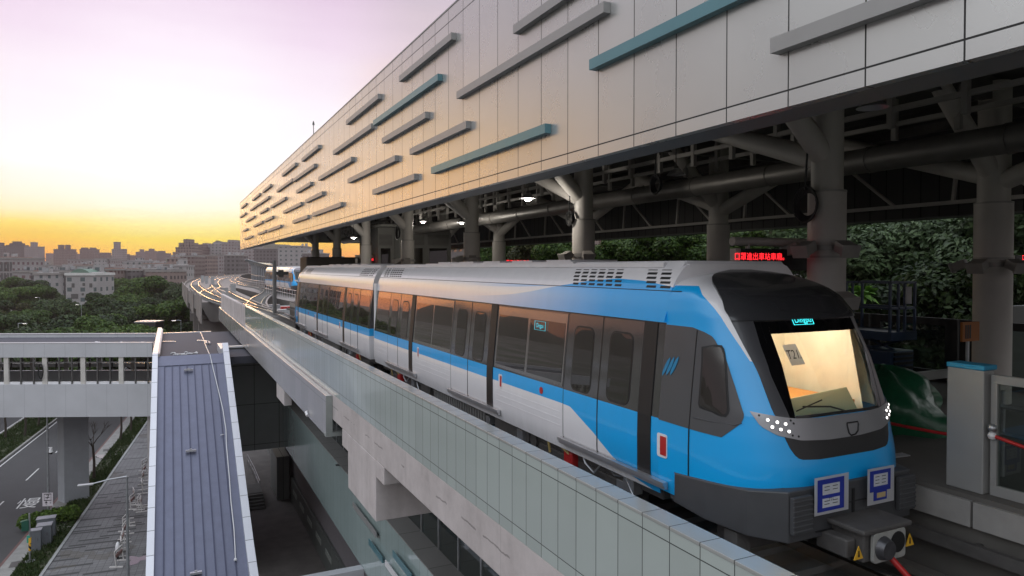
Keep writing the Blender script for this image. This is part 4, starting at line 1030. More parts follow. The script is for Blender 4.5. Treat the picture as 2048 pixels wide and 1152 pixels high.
# ---- island platform
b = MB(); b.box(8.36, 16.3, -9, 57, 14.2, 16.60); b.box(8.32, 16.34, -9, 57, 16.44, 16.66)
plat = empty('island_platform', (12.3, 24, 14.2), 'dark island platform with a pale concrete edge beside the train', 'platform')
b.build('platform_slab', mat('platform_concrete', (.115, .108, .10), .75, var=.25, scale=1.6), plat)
b = MB()
for k in range(30): b.box(8.27, 8.40, -8+2.15*k, -8+2.15*k+2.12, 16.30, 16.60)
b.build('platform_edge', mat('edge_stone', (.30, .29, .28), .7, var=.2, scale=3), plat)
b = MB(); b.box(8.12, 8.19, -9, 57, 16.02, 16.16)
k = -8
while k < 57: b.box(8.19, 8.36, k, k+.06, 16.04, 16.12); k += 1.6
b.build('cable_rail', dark, plat)
# platform gates on the near edge
gatem = mat('gate_paint', (.33, .33, .325), .45, .2, var=.06); gate_blue = mat('gate_blue', (.02, .30, .52), .4)
def gate(y0, y1, label, glass_to=None):
    t = empty('platform_gate', (8.5, (y0+y1)/2, 16.66), label, 'platform gate', 'half height platform gates')
    b = MB(); b.box(8.45, 8.66, y0, y1, 16.66, 18.10); b.build('gate_post', gatem, t, bevel=.012)
    b = MB(); b.box(8.44, 8.70, y0-.005, y1+.005, 18.102, 18.16); b.build('gate_cap', gate_blue, t, bevel=.01)
    if glass_to is not None:
        g0, g1 = (y1+.03, glass_to) if glass_to > y1 else (glass_to, y0-.03)
        b = MB(); b.box(8.53, 8.60, g0, g1, 16.66, 16.78); b.box(8.53, 8.60, g0, g1, 17.96, 18.06)
        for yy in (g0, g1-.07): b.box(8.53, 8.60, yy, yy+.07, 16.78, 17.96)
        b.build('glass_frame', gatem, t, bevel=.006)
        b = MB(); b.box(8.56, 8.57, g0+.07, g1-.07, 16.78, 17.96); b.build('glass_panel', glass_clear, t)
    return t
g = gate(4.87, 5.30, 'grey gate post with bright blue cap right of the train nose', 3.2)
b = MB(); b.ball((8.50, 4.80, 17.45), .05, 12); b.tube([(8.5, 4.80, 17.45), (8.5, 4.80, 17.40)], .03, 8); b.build('latch', steel, g, smooth=60)
for k, (a, c_) in enumerate(((7.7, 8.13), (10.3, 10.73), (12.9, 13.33), (15.5, 15.93))): gate(a, c_, ['second', 'third', 'fourth', 'fifth'][k]+' grey gate post along the platform edge, behind the train', a-2.3 if k else None)
# ropes across the open gate
for a, c_, lb in (((8.50, 4.78, 17.36), (8.5, 2.6, 17.12), 'red rope tied to the gate post latch at the picture edge'), ((9.0, 7.6, 17.2), (8.72, 5.34, 17.22), 'red rope stretched across the open gate beside the green tarpaulin')):
    a, c_ = Vector(a), Vector(c_); b = MB(); b.tube([a.lerp(c_, i/6)+Vector((0, 0, -.12*math.sin(math.pi*i/6)*(.4))) for i in range(7)], .022, 7)
    t = tag(b.build('barrier_rope', red_p, loc=a, smooth=60), lb, 'rope', 'red ropes tied across the gates')
    b = MB(); e_ = a if a.y < 5 else c_; b.ball(e_+Vector((0, .02, 0)), .05, 8); b.build('white_knot', white_p, t)
b = MB()
for z in (17.2, 17.55): b.tube([(9.4, 5.3, z), (9.4, 3.2, z)], .03, 8); b.tube([(9.4, 5.3, z), (9.8, 5.5, z)], .03, 8)
for y in (5.2, 3.3): b.tube([(9.42, y, 16.66), (9.42, y, 17.75)], .03, 8)
tag(b.build('tube_rack', steel, loc=(9.4, 4.3, 16.66)), 'pale tubular trolley rail behind the gate glass', 'trolley')
for k, (x, y, s_) in enumerate(((9.3, 4.35, .16), (9.6, 3.9, .14), (9.1, 6.4, .2))):
    b = MB(); b.prism([(x-s_, y-.05, 16.664), (x+s_*.9, y-.08, 16.664), (x+s_, y+.06, 16.664), (x-s_*.6, y+.09, 16.664)], (0, 0, .012)); tag(b.build('paper_scrap', MATS['paper'], loc=(x, y, 16.664)), ['pale paper scrap on the floor behind the gate glass', 'second paper scrap nearer the picture edge on the platform floor', 'pale sheet lying on the platform floor beside the red rope'][k], 'paper', 'paper scraps on the platform')
# green tarpaulin heap
b = MB(); rs = random.Random(3); n1, n2 = 22, 16
tc_ = Vector((10.9, 7.9, 16.66))
def tarp(i, j):
    th = 2*math.pi*i/(n1-1); ph = (j/(n2-1))*math.pi/2
    r = 1+.16*math.sin(3*th+4*ph)+.10*math.sin(7*th-3*ph)+.05*math.sin(13*th+9*ph)
    return tc_+Vector((1.0*r*math.cos(th)*math.cos(ph)-.1, .95*r*math.sin(th)*math.cos(ph), .95*(math.sin(ph)**.8)*(1+.06*math.sin(5*th))))
b.grid(n1, n2, tarp); tag(b.build('tarpaulin_heap', mat('green_tarp', (.012, .10, .045), .3, var=.3, scale=5, bump=.5, bscale=9), loc=tc_, smooth=70), 'heap wrapped in crumpled green tarpaulin behind the train nose', 'tarpaulin')
# far gates: black frames with clear panes
def far_gate(y0, y1, label):
    t = empty('platform_gate', (16.1, (y0+y1)/2, 16.66), label, 'platform gate', 'black framed gates on the far platform edge')
    b = MB(); x0, x1 = 16.05, 16.15
    b.box(x0, x1, y0, y1, 17.95, 18.12); b.box(x0, x1, y0, y0+.28, 16.9, 17.95); b.box(x0, x1, y1-.28, y1, 16.9, 17.95); b.box(x0, x1, y0, y1, 16.66, 16.9); b.build('gate_frame', black, t)
    b = MB(); b.box(x0+.04, x0+.05, y0+.28, y1-.28, 16.9, 17.95); b.build('glass_panel', glass_clear, t)
for k in range(5): far_gate(7.6+2.25*k, 7.6+2.25*k+2.2, 'black framed glass gate on the far platform edge, '+['beside the rightmost column', 'with the orange panel before it', 'next to the blue lift', 'behind the blue lift', 'hidden mostly by the train roof'][k])
b = MB(); b.box(9.4, 15.9, 9.3, 9.42, 16.95, 17.12)
for x in (9.6, 11.5, 13.5, 15.6): b.box(x, x+.08, 9.32, 9.40, 16.66, 16.95)
tag(b.build('kerb_rail', gatem, loc=(12, 9.35, 16.66)), 'low grey metal rail across the platform behind the green tarpaulin', 'rail')
# orange warning board on a post
p = at(1940, 663, X=12.6)
t = empty('warning_board', (p.x, p.y, 16.66), 'small orange warning board on a thin post left of the rightmost column', 'board')
b = MB(); b.box(p.x-.24, p.x+.24, p.y-.02, p.y+.02, p.z-.17, p.z+.17); b.build('board', mat('board_orange', (.36, .12, .02), .6), t)
b = MB()
for k in range(3): b.box(p.x-.17+.06*k, p.x-.13+.06*k, p.y-.024, p.y-.0205, p.z-.12, p.z+.12)
b.build('lettering', black, t)
b = MB(); b.tube([(p.x, p.y+.04, 16.66), (p.x, p.y+.04, p.z+.1)], .03, 8); b.build('post', steel, t)
# blue lift
p = at(1765, 700, Y=11.2); x, y = p.x, 11.2
t = empty('scissor_lift', (x, y, 16.66), 'dark blue work lift with railings parked on the platform', 'lift')
lb_ = mat('lift_blue', (.012, .035, .09), .4, var=.1)
b = MB(); b.box(x-.42, x+.42, y-.5, y+.9, 16.85, 17.35); b.build('base', lb_, t, bevel=.02)
b = MB(); 
for k in range(4): b.box(x-.30, x+.34, y-.54, y-.501, 16.92+.11*k, 16.98+.11*k)
b.build('grille', black, t)
b = MB(); b.box(x-.46, x+.46, y-.55, y+.95, 17.60, 17.80)
for dx in (-.44, -.15, .08, .44):
    b.bar((x+dx, y-.5, 17.8), (x+dx, y-.5, 18.95), .05, .05); b.bar((x+dx, y+.9, 17.8), (x+dx, y+.9, 18.95), .05, .05)
for z in (18.35, 18.95): b.bar((x-.46, y-.5, z), (x+.46, y-.5, z), .05, .05); b.bar((x-.44, y-.5, z), (x-.44, y+.9, z), .05, .05); b.bar((x+.44, y-.5, z), (x+.44, y+.9, z), .05, .05)
b.build('platform_cage', lb_, t)
b = MB(); 
for s_ in (-1, 1): b.bar((x, y-.3*s_, 17.35), (x, y+.5*s_, 17.6), .06, .05)
b.build('scissor_arm', lb_, t)
b = MB(); b.box(x+.06, x+.24, y-.56, y-.53, 18.45, 18.85); b.build('notice', MATS['paper'], t)
b = MB()
for sx in (-.36, .36):
    for sy in (-.3, .7): b.tube([(x+sx-.06, y+sy, 16.84), (x+sx+.06, y+sy, 16.84)], .18, 14)
b.build('wheels', black, t).name = 'wheel'
b = MB(); p = at(2030, 700, Y=9.6); b.box(p.x-.28, p.x+.9, 9.6, 9.8, 16.66, at(2030, 612, Y=9.6).z); tag(b.build('equipment_cabinet', mat('cabinet_dark', (.07, .07, .068), .5, var=.1), bevel=.01, loc=(p.x, 9.7, 16.66)), 'tall dark cabinet on the platform right of the last column', 'cabinet')
# ------------------------------------------------------------------ viaduct, parapet and the building below the tracks
PX0, PX1 = 4.48, 4.74
m, t, bs = newmat('beam_concrete'); x, y, z = t.pos(); cvec = t.n('ShaderNodeCombineXYZ', {0: x, 1: y, 2: z})
n1 = t.noise(.55, 6, .65, vec=cvec); n2 = t.noise(2.6, 6, .7, vec=cvec); n3 = t.noise(1.5, 4, .6, vec=cvec, sx=(1, 1, .10))
k = t.m('ADD', t.m('MULTIPLY', n1, .5), t.m('ADD', t.m('MULTIPLY', n2, .3), t.m('MULTIPLY', n3, .3)))
c = t.ramp(k, [(.34, (.30, .265, .26, 1)), (.5, (.46, .415, .41, 1)), (.62, (.54, .49, .485, 1)), (.74, (.60, .55, .55, 1))])
wob = t.m('MULTIPLY', t.m('SUBTRACT', t.noise(.9, 5, .7, vec=cvec), .5), .22)
ln = t.lt(t.m('ABSOLUTE', t.m('ADD', t.m('SUBTRACT', z, 14.98), wob)), t.m('MULTIPLY', t.gt(t.noise(.8, 3, vec=cvec), .52), .016))
vo = t.n('ShaderNodeTexVoronoi', {'Vector': cvec, 'Scale': 2.2}); pit = t.lt(vo.outputs[0], .035)
c = t.mix(t.m('MULTIPLY', t.m('MAXIMUM', ln, pit), .6), c, (.13, .115, .11, 1))
# tie joints of the shutter boards
fr = t.m('FRACT', t.m('DIVIDE', y, 2.4)); c = t.mix(t.m('MULTIPLY', t.lt(fr, .006), .35), c, (.2, .18, .18, 1))
t.set(bs.inputs['Base Color'], c); bs.inputs['Roughness'].default_value = .8
b_ = t.n('ShaderNodeBump', {'Strength': .35, 'Distance': .02, 'Height': t.m('SUBTRACT', n2, ln)}); t.set(bs.inputs['Normal'], b_)
beamc = m
farc = mat('far_concrete', (.23, .205, .195), .85, var=.3, scale=.5, streak=.9)
wall_m = panel_mat('parapet_panel', (.45, .50, .48), .17, .08, lines_y=(.4512, .168), lines_z=(16.535, 15.55), var=.07, coat=.3, wid=.012, tone=.045, bump=.004, spec=.6, streak=1.6)
cop_m = panel_mat('coping_panel', (.44, .45, .435), .24, .3, lines_y=(.4512, .168), var=.06, wid=.012, tone=.05, bump=.006)
pw = empty('parapet_wall', (4.6, 24, 14.5), 'panel clad parapet wall beside the near track with a pale metal coping', 'parapet')
b = MB(); b.box(PX0, PX0+.05, -9, 50.4, 15.37, 16.66); b.build('cladding', wall_m, pw)
b = MB(); b.box(PX0-.004, PX1, -9, 50.4, 16.66, 16.70); b.build('coping', cop_m, pw, bevel=.006)
b = MB(); b.box(PX0+.05, PX1-.01, -9, 76, 15.0, 16.655); b.box(PX0+.002, PX0+.05, 50.4, 76, 15.0, 16.62); b.build('upstand', beamc, pw)
vd = empty('track_viaduct', (9, 24, 13), 'concrete track viaduct with deep edge beam and stepped pier head', 'viaduct')
beam_z = 19.3-4.73
b = MB(); b.box(4.484, 5.2, -9, 76, beam_z, 15.366); b.build('edge_beam', beamc, vd, bevel=.02)
b = MB(); b.box(5.2, 18.9, -9, 76, 14.9, 15.35); b.build('deck_slab', conc_dark, vd)
for y0, y1 in ((16.86, 19.85),):
    poly = [(4.48, y0, 19.3-6.26), (4.48, y1, 19.3-6.26), (4.48, y1, beam_z-.001), (4.48, y0-.0, beam_z-.001)]
    b = MB(); b.prism([(4.482, y0, 19.3-6.26), (4.482, y1, 19.3-6.26), (4.482, y1, beam_z-.002), (4.482, y0, beam_z-.002)], (14.2, 0, 0)); b.box(4.483, 4.9, y0-.75, y0-.002, beam_z-.42, beam_z-.002); b.box(4.483, 4.9, y1+.002, y1+.75, beam_z-.5, beam_z-.002)
    b.build('pier_head', beamc, vd, bevel=.015)
for y in (18.3, 46, 74):
    b = MB(); b.box(10.6, 13.2, y-1.2, y+1.2, 0, 13.1 if y < 20 else 14.9); b.build('pier', conc_dark, vd, bevel=.06)
# gutter box fixed outside the parapet
GX = 4.28
gb = empty('gutter_box', (4.3, 48, 14.7), 'pale metal clad box gutter fixed along the outside of the parapet', 'gutter')
gut_m = panel_mat('gutter_panel', (.44, .425, .42), .22, .25, lines_y=(1.35, .9), lines_z=(15.13,), var=.10, wid=.010, tone=.05, streak=1.3, bump=.008)
b = MB(); b.box(GX, PX0-.002, 21.95, 76, 19.3-5.24, 19.3-3.97); b.build('casing', gut_m, gb, bevel=.02)
b = MB(); b.box(GX-.006, PX0-.004, 21.93, 21.948, 19.3-5.24, 19.3-3.98); b.box(GX-.01, PX0+.35, 21.90, 22.2, 19.3-5.25, 19.3-5.13); b.build('end_plate', mat('end_plate_paint', (.30, .32, .31), .4, .2, var=.1), gb)
b = MB(); y = 31.0; b.box(4.30, 4.6, y, y+2.4, 19.3-5.9, 19.3-5.245); b.build('bracket', concrete, gb)
# concourse facade below the tracks
LX, LI = 6.83, 7.22; LT = 19.3-9.0; LB = 19.3-12.09
teal_m = panel_mat('concourse_panel', (.38, .47, .465), .15, .1, lines_y=(.75, .3), var=.06, coat=.35, wid=.012, tone=.03, bump=.004, spec=.6)
ledge_m = panel_mat('ledge_panel', (.23, .225, .22), .6, .1, lines_y=(1.5, .2), var=.1, wid=.02)
cf = empty('concourse_building', (12, 24, 0), 'concourse storey below the tracks with glossy pale green spandrel panels', 'station building')
b = MB(); b.box(LX, LX+.08, -9, 50.05, LB, LT-.02); b.build('spandrel', teal_m, cf)
b = MB(); b.box(LX-.005, LI+.6, -9, 50.05, LT-.02, LT+.02); b.build('ledge', ledge_m, cf)
b = MB(); b.box(LX+.08, 17, -9, 76, LB, LB+.25); b.build('floor_slab', conc_dark, cf)
b = MB(); b.box(8.9, 9.0, -9, 64, 0, LB); b.build('ground_floor_wall', mat('lilac_render', (.20, .185, .20), .7, var=.1), cf)
wgl = mat('concourse_glass', (.02, .03, .03), .06, var=.3, scale=.8, spec=.6)
y = -8.0
while y < 49:
    b = MB(); b.box(7.60, 7.62, y+.05, y+1.62, LT+.02, 12.55); b.build('window', wgl, cf); y += 1.7
b = MB(); y = -8.0
while y < 50: b.box(7.57, 7.66, y-.05, y+.05, LT+.02, 12.55); y += 1.7
b.box(7.57, 7.66, -9, 50, 12.55, 12.63); b.build('window_frame', steel, cf)
b = MB(); b.box(7.62, 7.8, -9, 50, 12.63, 14.9); b.build('upper_wall', mat('brown_panel', (.055, .048, .045), .6, var=.1), cf)
b = MB(); b.box(7.3, 7.56, 11.2, 12.9, LT+.02, 14.2); b.build('pale_panel', mat('pale_panel_paint', (.42, .40, .41), .5, var=.05), cf)
for u0, v0, u1, v1, t_ in ((705, 1015, 752, 1075, 0), (737, 1088, 764, 1127, 1), (785, 1117, 822, 1158, 1), (770, 1136, 795, 1162, 2)):
    p, q = at(u0, v0, X=LX-.15), at(u1, v1, X=LX-.15); z = (p.z+q.z)/2
    f = MB(); f.box(LX-.15, LX-.002, q.y, p.y, z, z+.03); f.box(LX-.15, LX-.12, q.y, p.y, z+.03, z+.22); f.build('fin', (fin_g, fin_t, white_p)[t_], cf)
b = MB(); p = at(675, 930, Z=LT+.03); b.box(p.x-.08, p.x+.08, p.y-.12, p.y+.12, LT+.0205, LT+.03); b.build('drain_cover', black, cf)
b = MB(); p = at(614, 822, X=GX-.03); b.tube([p, p+Vector((-.05, -.12, -.02)), p+Vector((-.04, -.3, -.1))], [.03, .05, .05], 8); tag(b.build('security_camera', white_p, loc=p), 'small white security camera under the gutter box', 'camera')
# link wall, perpendicular, closing the concourse end
lw_m = panel_mat('link_panel', (.21, .225, .22), .3, .1, lines_x=(1.6, 5.0), lines_z=(19.3-9.25, 19.3-6.6, 19.3-12.0), var=.08, wid=.03, tone=.04)
lw = empty('link_wall', (5, 50, 7), 'dark panelled end wall between the escalator roof and the concourse', 'wall')
b = MB(); b.box(2.9, 7.2, 50.1, 50.4, LB-.3, 19.3-6.2); b.box(2.9, 4.9, 50.1, 50.4, 19.3-6.2, 19.3-5.35); b.build('cladding', lw_m, lw)
b = MB(); b.box(2.9, 7.3, 50.0, 50.45, 19.3-5.35, 19.3-5.25); b.build('coping', white_p, lw)
b = MB(); b.box(4.9, 7.2, 50.2, 50.3, 19.3-6.2, 19.3-5.35); b.build('dark_opening', black, lw)
# ---- rails: two straight tracks that swing left beyond the platform, and a crossover
T1 = [(6.93, -10), (6.93, 40), (6.93, 72), (6.95, 95), (7.4, 125), (8.6, 165), (11.5, 215), (17, 275), (27, 340), (42, 410), (66, 490), (110, 600)]
T2 = [(17.7, -10), (17.7, 55), (17.0, 75), (16.0, 95), (15.9, 115), (15.5, 140), (14.6, 165), (15.9, 215), (21.2, 275), (31.2, 340), (46, 410), (70, 490), (114, 600)]
T3 = [(6.93, 58), (6.4, 70), (5.0, 88), (4.5, 105), (4.3, 130), (4.6, 165), (6.6, 215), (11.5, 275), (21.5, 340), (36.5, 410), (60, 490), (104, 600)]
T4 = [(6.93, 66), (7.6, 76), (9.8, 92), (12.6, 108), (14.6, 124), (15.2, 140)]
T5 = [(4.5, 112), (5.4, 124), (7.0, 138), (8.0, 150)]
def smooth_path(p, n=6):
    out = []
    for i in range(len(p)-1):
        p0, p1, p2, p3 = p[max(i-1, 0)], p[i], p[i+1], p[min(i+2, len(p)-1)]
        for k in range(n):
            t = k/n
            out.append(tuple(.5*((2*p1[c])+(-p0[c]+p2[c])*t+(2*p0[c]-5*p1[c]+4*p2[c]-p3[c])*t*t+(-p0[c]+3*p1[c]-3*p2[c]+p3[c])*t**3) for c in (0, 1)))
    return out+[p[-1]]
rail_m = mat('rail_steel', (.62, .55, .50), .16, .98, var=.12, scale=2)
def track(pts, label, n=6):
    P = smooth_path(pts, n); t = empty('railway_track', (P[0][0], P[0][1], RAIL-.17), label, 'railway track', 'railway tracks on the viaduct')
    for o in (-.7175, .7175):
        b = MB(); b.sheet(P, [(o-.036, RAIL-.15), (o-.04, RAIL), (o+.04, RAIL), (o+.036, RAIL-.15)]); b.build('rail', rail_m, t)
    b = MB(); last = -9e9; acc = 0
    for (x0, y0), (x1, y1) in zip(P, P[1:]):
        L = math.dist((x0, y0), (x1, y1)); d = Vector((x1-x0, y1-y0, 0)).normalized(); nn = Vector((d.y, -d.x, 0)); s_ = 0
        while s_ < L and y0 < 170:
            c = Vector((x0, y0, RAIL-.2))+d*s_; b.obox(c, d*.11, nn*1.15, (0, 0, .045)); s_ += .7
    o = b.build('sleepers', conc_dark, t); o.name = 'sleeper_run'; o['kind'] = 'stuff'
    b = MB(); b.sheet(P, [(1.12, RAIL-.02), (1.12, RAIL+.06), (1.30, RAIL+.06), (1.30, RAIL-.02)]); b.build('third_rail_cover', mat('third_rail', (.16, .15, .14), .5, var=.2), t)
    return P
P1 = track(T1, 'near railway track under the train, running straight to the sunset curve')
P2 = track(T2, 'far railway track on the other side of the platform')
P3 = track(T3, 'leftmost railway track branching off beyond the parapet end')
P4 = track(T4, 'crossover track swinging right between the two main tracks')
P5 = track(T5, 'short crossover track joining the two left tracks')
# far viaduct decks
far = empty('far_viaduct', (8, 200, 8), 'long concrete viaduct curving away to the right towards the city', 'viaduct')
deckpath = [((a[0]+c[0])/2, (a[1]+c[1])/2) for a, c in zip(smooth_path(T3[2:], 6), smooth_path(T2[3:], 6))] if False else None
for P, o0, o1, nm in ((smooth_path(T3[2:], 6), -2.1, 4.0, 'left_deck'), (smooth_path(T1[3:], 6), -1.95, 2.6, 'middle_deck'), (smooth_path(T2[2:], 6), -3.6, 2.2, 'right_deck')):
    b = MB(); dz = {'left_deck': 0, 'middle_deck': -.006, 'right_deck': -.012}[nm]
    b.sheet(P, [(o0, RAIL-.30+dz), (o1, RAIL-.30+dz), (o1-.6, 14.0), (o1-1.2, 13.0), (o0+1.2, 13.0), (o0+.6, 14.0)][::-1], closed=True); b.build('deck', farc, far)
PL = smooth_path(T3[2:], 6); PR = smooth_path(T2[2:], 6)
b = MB(); b.sheet(PL, [(-2.1, 14.2), (-2.1, 15.95), (-1.9, 15.95), (-1.9, 15.3)]); b.build('left_parapet', farc, far).name = 'parapet'
b = MB(); b.sheet(PR, [(2.05, 15.3), (2.05, 16.5), (2.25, 16.5), (2.25, 14.2)]); b.build('parapet', farc, far)
for i in range(2, len(PL)-2, 5):
    (x, y), (xx, yy) = PL[i], PL[i+1]
    b = MB(); b.box(x-1.0, x+1.8, y-1.1, y+1.1, 0, 13.0); b.prism([(x-2.0, y-1.3, 13.0), (x+3, y-1.3, 13.0), (x+2, y-1.3, 11.4), (x-1.0, y-1.3, 11.4)], (0, 2.6, 0)); b.build('pier', farc, far)
for k in range(5):
    y = 80+17*k; x = lerp([(q[1], q[0]) for q in PL], y)-2.18
    b = MB(); b.box(x-.06, x+.06, y, y+16.4, 13.4, 16.3); b.build('girder_panel', farc, far)
# glazed noise barrier along the curve
nb = empty('noise_barrier', (24, 230, 15), 'tall curved glass noise barrier along the right of the far tracks', 'noise barrier')
PB = [p for p in smooth_path([(22.5, 150), (21.5, 185), (22.5, 225), (27.5, 280), (37, 340), (52, 410)], 8)]
nbz = lambda i: 18.2+2.6*min(1, i/14)
b = MB(); n = len(PB)
b.grid(n, 4, lambda i, j: Vector((PB[i][0]+(.0, .0, -.8, -2.2)[j]*1.0, PB[i][1], (15.2, nbz(i)-1.0, nbz(i)+.3, nbz(i)+.9)[j]))); b.build('glazing', glass_mat('barrier_glass', (.23, .24, .26), .25, .08, (.6, .62, .65)), nb)
b = MB()
for i in range(0, n): b.tube([(PB[i][0]-.05, PB[i][1], 15.2), (PB[i][0]-.05, PB[i][1], nbz(i)-1.0), (PB[i][0]-.9, PB[i][1], nbz(i)+.3), (PB[i][0]-2.25, PB[i][1], nbz(i)+.9)], .09, 5)
for j, z in enumerate((15.4, 17.0)): b.tube([(p[0]-.06, p[1], z) for p in PB], .07, 4)
b.build('mullion', steel, nb)
# railing runs on the far walkways
def railing(path, z, label, h=1.1, step=2.0, grp='walkway railings on the viaduct', m=None):
    t = empty('handrail', (path[0][0], path[0][1], z), label, 'railing', grp); b = MB()
    for zz in (h, h*.55): b.tube([(x, y, z+zz) for x, y in path], .03, 5)
    L = 0
    for (x0, y0), (x1, y1) in zip(path, path[1:]):
        d = math.dist((x0, y0), (x1, y1)); s_ = 0
        while s_ < d: f = s_/d; b.tube([(x0+(x1-x0)*f, y0+(y1-y0)*f, z), (x0+(x1-x0)*f, y0+(y1-y0)*f, z+h)], .028, 5); s_ += step
    b.build('rails', m or alu, t).name = 'rail_bars'; return t
railing([(q[0]+1.9, q[1]) for q in PR if q[1] < 260], 15.4, 'pale railing along the right edge of the far tracks')
railing([(10.2, 45), (10.2, 62)], 16.0, 'pale railing on the maintenance walkway beside the rear car end', 1.15, 1.2)
railing([(12.6, 62), (12.6, 110)], 15.6, 'pale railing between the two main tracks before the distant train', 1.1, 2)
railing([(5.6, 86), (5.5, 110)], 15.4, 'pale railing on the left viaduct beside the white boxes', 1.1, 2)
mw = empty('service_walkway', (10.5, 52, 15.3), 'raised concrete service walkway with hanging cables beside the rear car', 'walkway')
b = MB(); b.box(9.6, 11.6, 43, 64, 15.75, 16.0); b.build('slab', concrete, mw)
b = MB()
for k in range(11): b.box(9.8, 10.0, 43.5+1.95*k, 43.8+1.95*k, 15.3, 15.75); b.tube([(9.58, 44+1.9*k, 15.9), (9.5, 44.2+1.9*k, 15.5), (9.58, 44.6+1.9*k, 15.3)], .05, 6)
b.build('leg', dark, mw).name = 'legs_run'
mw.children[-1].name = 'support_leg'
# signal post, boxes, small trackside gear
p = at(549, 560, Y=60); x = p.x
t = empty('signal_post', (x, 60, 15.4), 'dark trackside signal post left of the rear car', 'signal'); b = MB(); b.tube([(x, 60, 15.4), (x, 60, 19.9)], .16, 10); b.build('post', conc_dark, t); b = MB(); b.box(x+.15, x+1.1, 59.9, 60.1, 18.7, 18.95); b.box(x+.3, x+.7, 59.85, 60.15, 18.5, 19.1); b.build('signal_head', dark, t)
for k, (u, v, Y) in enumerate(((405, 548, 205), (413, 551, 190), (425, 550, 180), (450, 571, 100), (466, 562, 120))):
    p = at(u, v, Y=Y); b = MB(); b.box(p.x-.38, p.x+.38, Y-.4, Y+.4, 15.3, 17.1 if k < 3 else 16.6); b.box(p.x-.42, p.x+.42, Y-.45, Y+.45, (17.1 if k < 3 else 16.6), (17.1 if k < 3 else 16.6)+.08)
    tag(b.build('relay_box', steel, loc=(p.x, Y, 15.3)), ['pale relay box farthest along the left tracks', 'pale relay box in the middle of the far cluster', 'pale relay box right of the far cluster', 'pale relay box beside the parapet end railing', 'pale relay box between the branching tracks'][k], 'box', 'relay boxes beside the tracks')
b = MB(); p = at(896, 0, X=6)
for k, (x, y) in enumerate(((8.6, 62), (9.4, 66), (8.9, 70.5))):
    b = MB(); b.box(x-.5, x+.5, y-.3, y+.3, 15.31, 15.75); b.box(x-.7, x-.5, y-.08, y+.08, 15.4, 15.55); b.box(x-.2, x+.2, y-.305, y-.30, 15.4, 15.68)
    tag(b.build('point_machine', (white_p, red_p, steel)[k], loc=(x, y, 15.3)), ['white point machine beside the crossover rails', 'red marked point machine on the track bed', 'steel point machine at the crossover'][k], 'point machine')
# ------------------------------------------------------------------ escalator roof and footbridge
ZC = 19.3-5.0; S_ = 5.0/6.1*1.0
P = lambda u, v: at(u, v, Z=ZC)
xl0, xl1 = P(304.9, 706.8).x, P(315.8, 706.8).x; yb = P(304.9, 706.8).y
xr1, xr0 = P(456, 697).x, P(442, 693.5).x; yfar = P(314.6, 655.2).y
pv = at(291.2, 1152, X=xl0); slope = (ZC-pv.z)/(yb-pv.y)
yend = 21.0; zs = lambda y: ZC-slope*(yb-y)
roof_m = mat('roof_sheet', (.125, .135, .195), .42, .35, var=.16, scale=1.1, streak=3.0, bump=.06, bscale=60)
roof_d = mat('roof_membrane', (.045, .047, .062), .75, var=.25, scale=2)
cope_w = panel_mat('coping_white', (.60, .61, .65), .35, .3, lines_y=(1.22, .4), var=.05, wid=.03, dark=.35, tone=.05)
er = empty('escalator_roof', (1.0, 38, 0), 'blue grey standing seam roof sloping down over the covered escalator', 'escalator roof')
x0, x1 = xl1, xr0
b = MB(); b.add([(x0, yend, zs(yend)-.25), (x1, yend, zs(yend)-.25), (x1, yb, ZC-.25), (x0, yb, ZC-.25)], [(0, 1, 2, 3)]); b.add([(x0, yend, zs(yend)-.45), (x1, yend, zs(yend)-.45), (x1, yb, ZC-.45), (x0, yb, ZC-.45)], [(3, 2, 1, 0)])
b.build('sheet', roof_m, er)
n = 7; ms = (x1-x0)*.10
for k in range(n+1):
    x = x0+ms+(x1-x0-2.3*ms)*k/n
    b = MB(); b.prism([(x-.022, yb-.9, zs(yb-.9)-.25), (x+.022, yb-.9, zs(yb-.9)-.25), (x+.022, yend, zs(yend)-.25), (x-.022, yend, zs(yend)-.25)], (0, 0, .06)); b.build('standing_seam', mat('seam_dark', (.05, .055, .10), .5, .3), er)
b = MB(); b.prism([(x0, yb-.9, zs(yb-.9)-.245), (x1, yb-.9, zs(yb-.9)-.245), (x1, yb+.02, ZC-.245), (x0, yb+.02, ZC-.245)], (0, 0, .05)); b.build('ridge_flashing', roof_m, er)
for (a, c) in ((x0, x0+ms*.9), (x1-ms*1.15, x1)):
    b = MB(); b.prism([(a, yend, zs(yend)-.245), (c, yend, zs(yend)-.245), (c, yb-.9, zs(yb-.9)-.245), (a, yb-.9, zs(yb-.9)-.245)], (0, 0, .02)); b.build('edge_flashing', roof_m, er)
for (a, c, sg) in ((xl0, xl1, -1), (xr0, xr1, 1)):
    yb2 = yb if sg < 0 else P(456, 697).y; ye2 = yend
    pts = [(yend, zs(yend)), (yb, ZC)]
    if sg > 0: pts = [(24.6, zs(29.5)+.05), (27.2, zs(29.5)+.02), (28.4, zs(29.5)+.12), (29.6, zs(29.6)+.25), (30.8, zs(30.8)+.12), (32, zs(32)), (yb2, zs(yb2))]
    b = MB()
    for (ya, za), (yb_, zb_) in zip(pts, pts[1:]):
        b.add([(a, ya, za), (c, ya, za), (c, yb_, zb_), (a, yb_, zb_), (a, ya, za-1.0), (c, ya, za-1.0), (c, yb_, zb_-1.0), (a, yb_, zb_-1.0)], [(0, 1, 2, 3), (0, 3, 7, 4), (1, 5, 6, 2), (0, 4, 5, 1)])
    b.build('coping', cope_w, er)
b = MB(); b.box(xl0, xl1, yb+.002, yfar, ZC-.8, ZC); b.build('upper_coping', cope_w, er).name = 'coping'
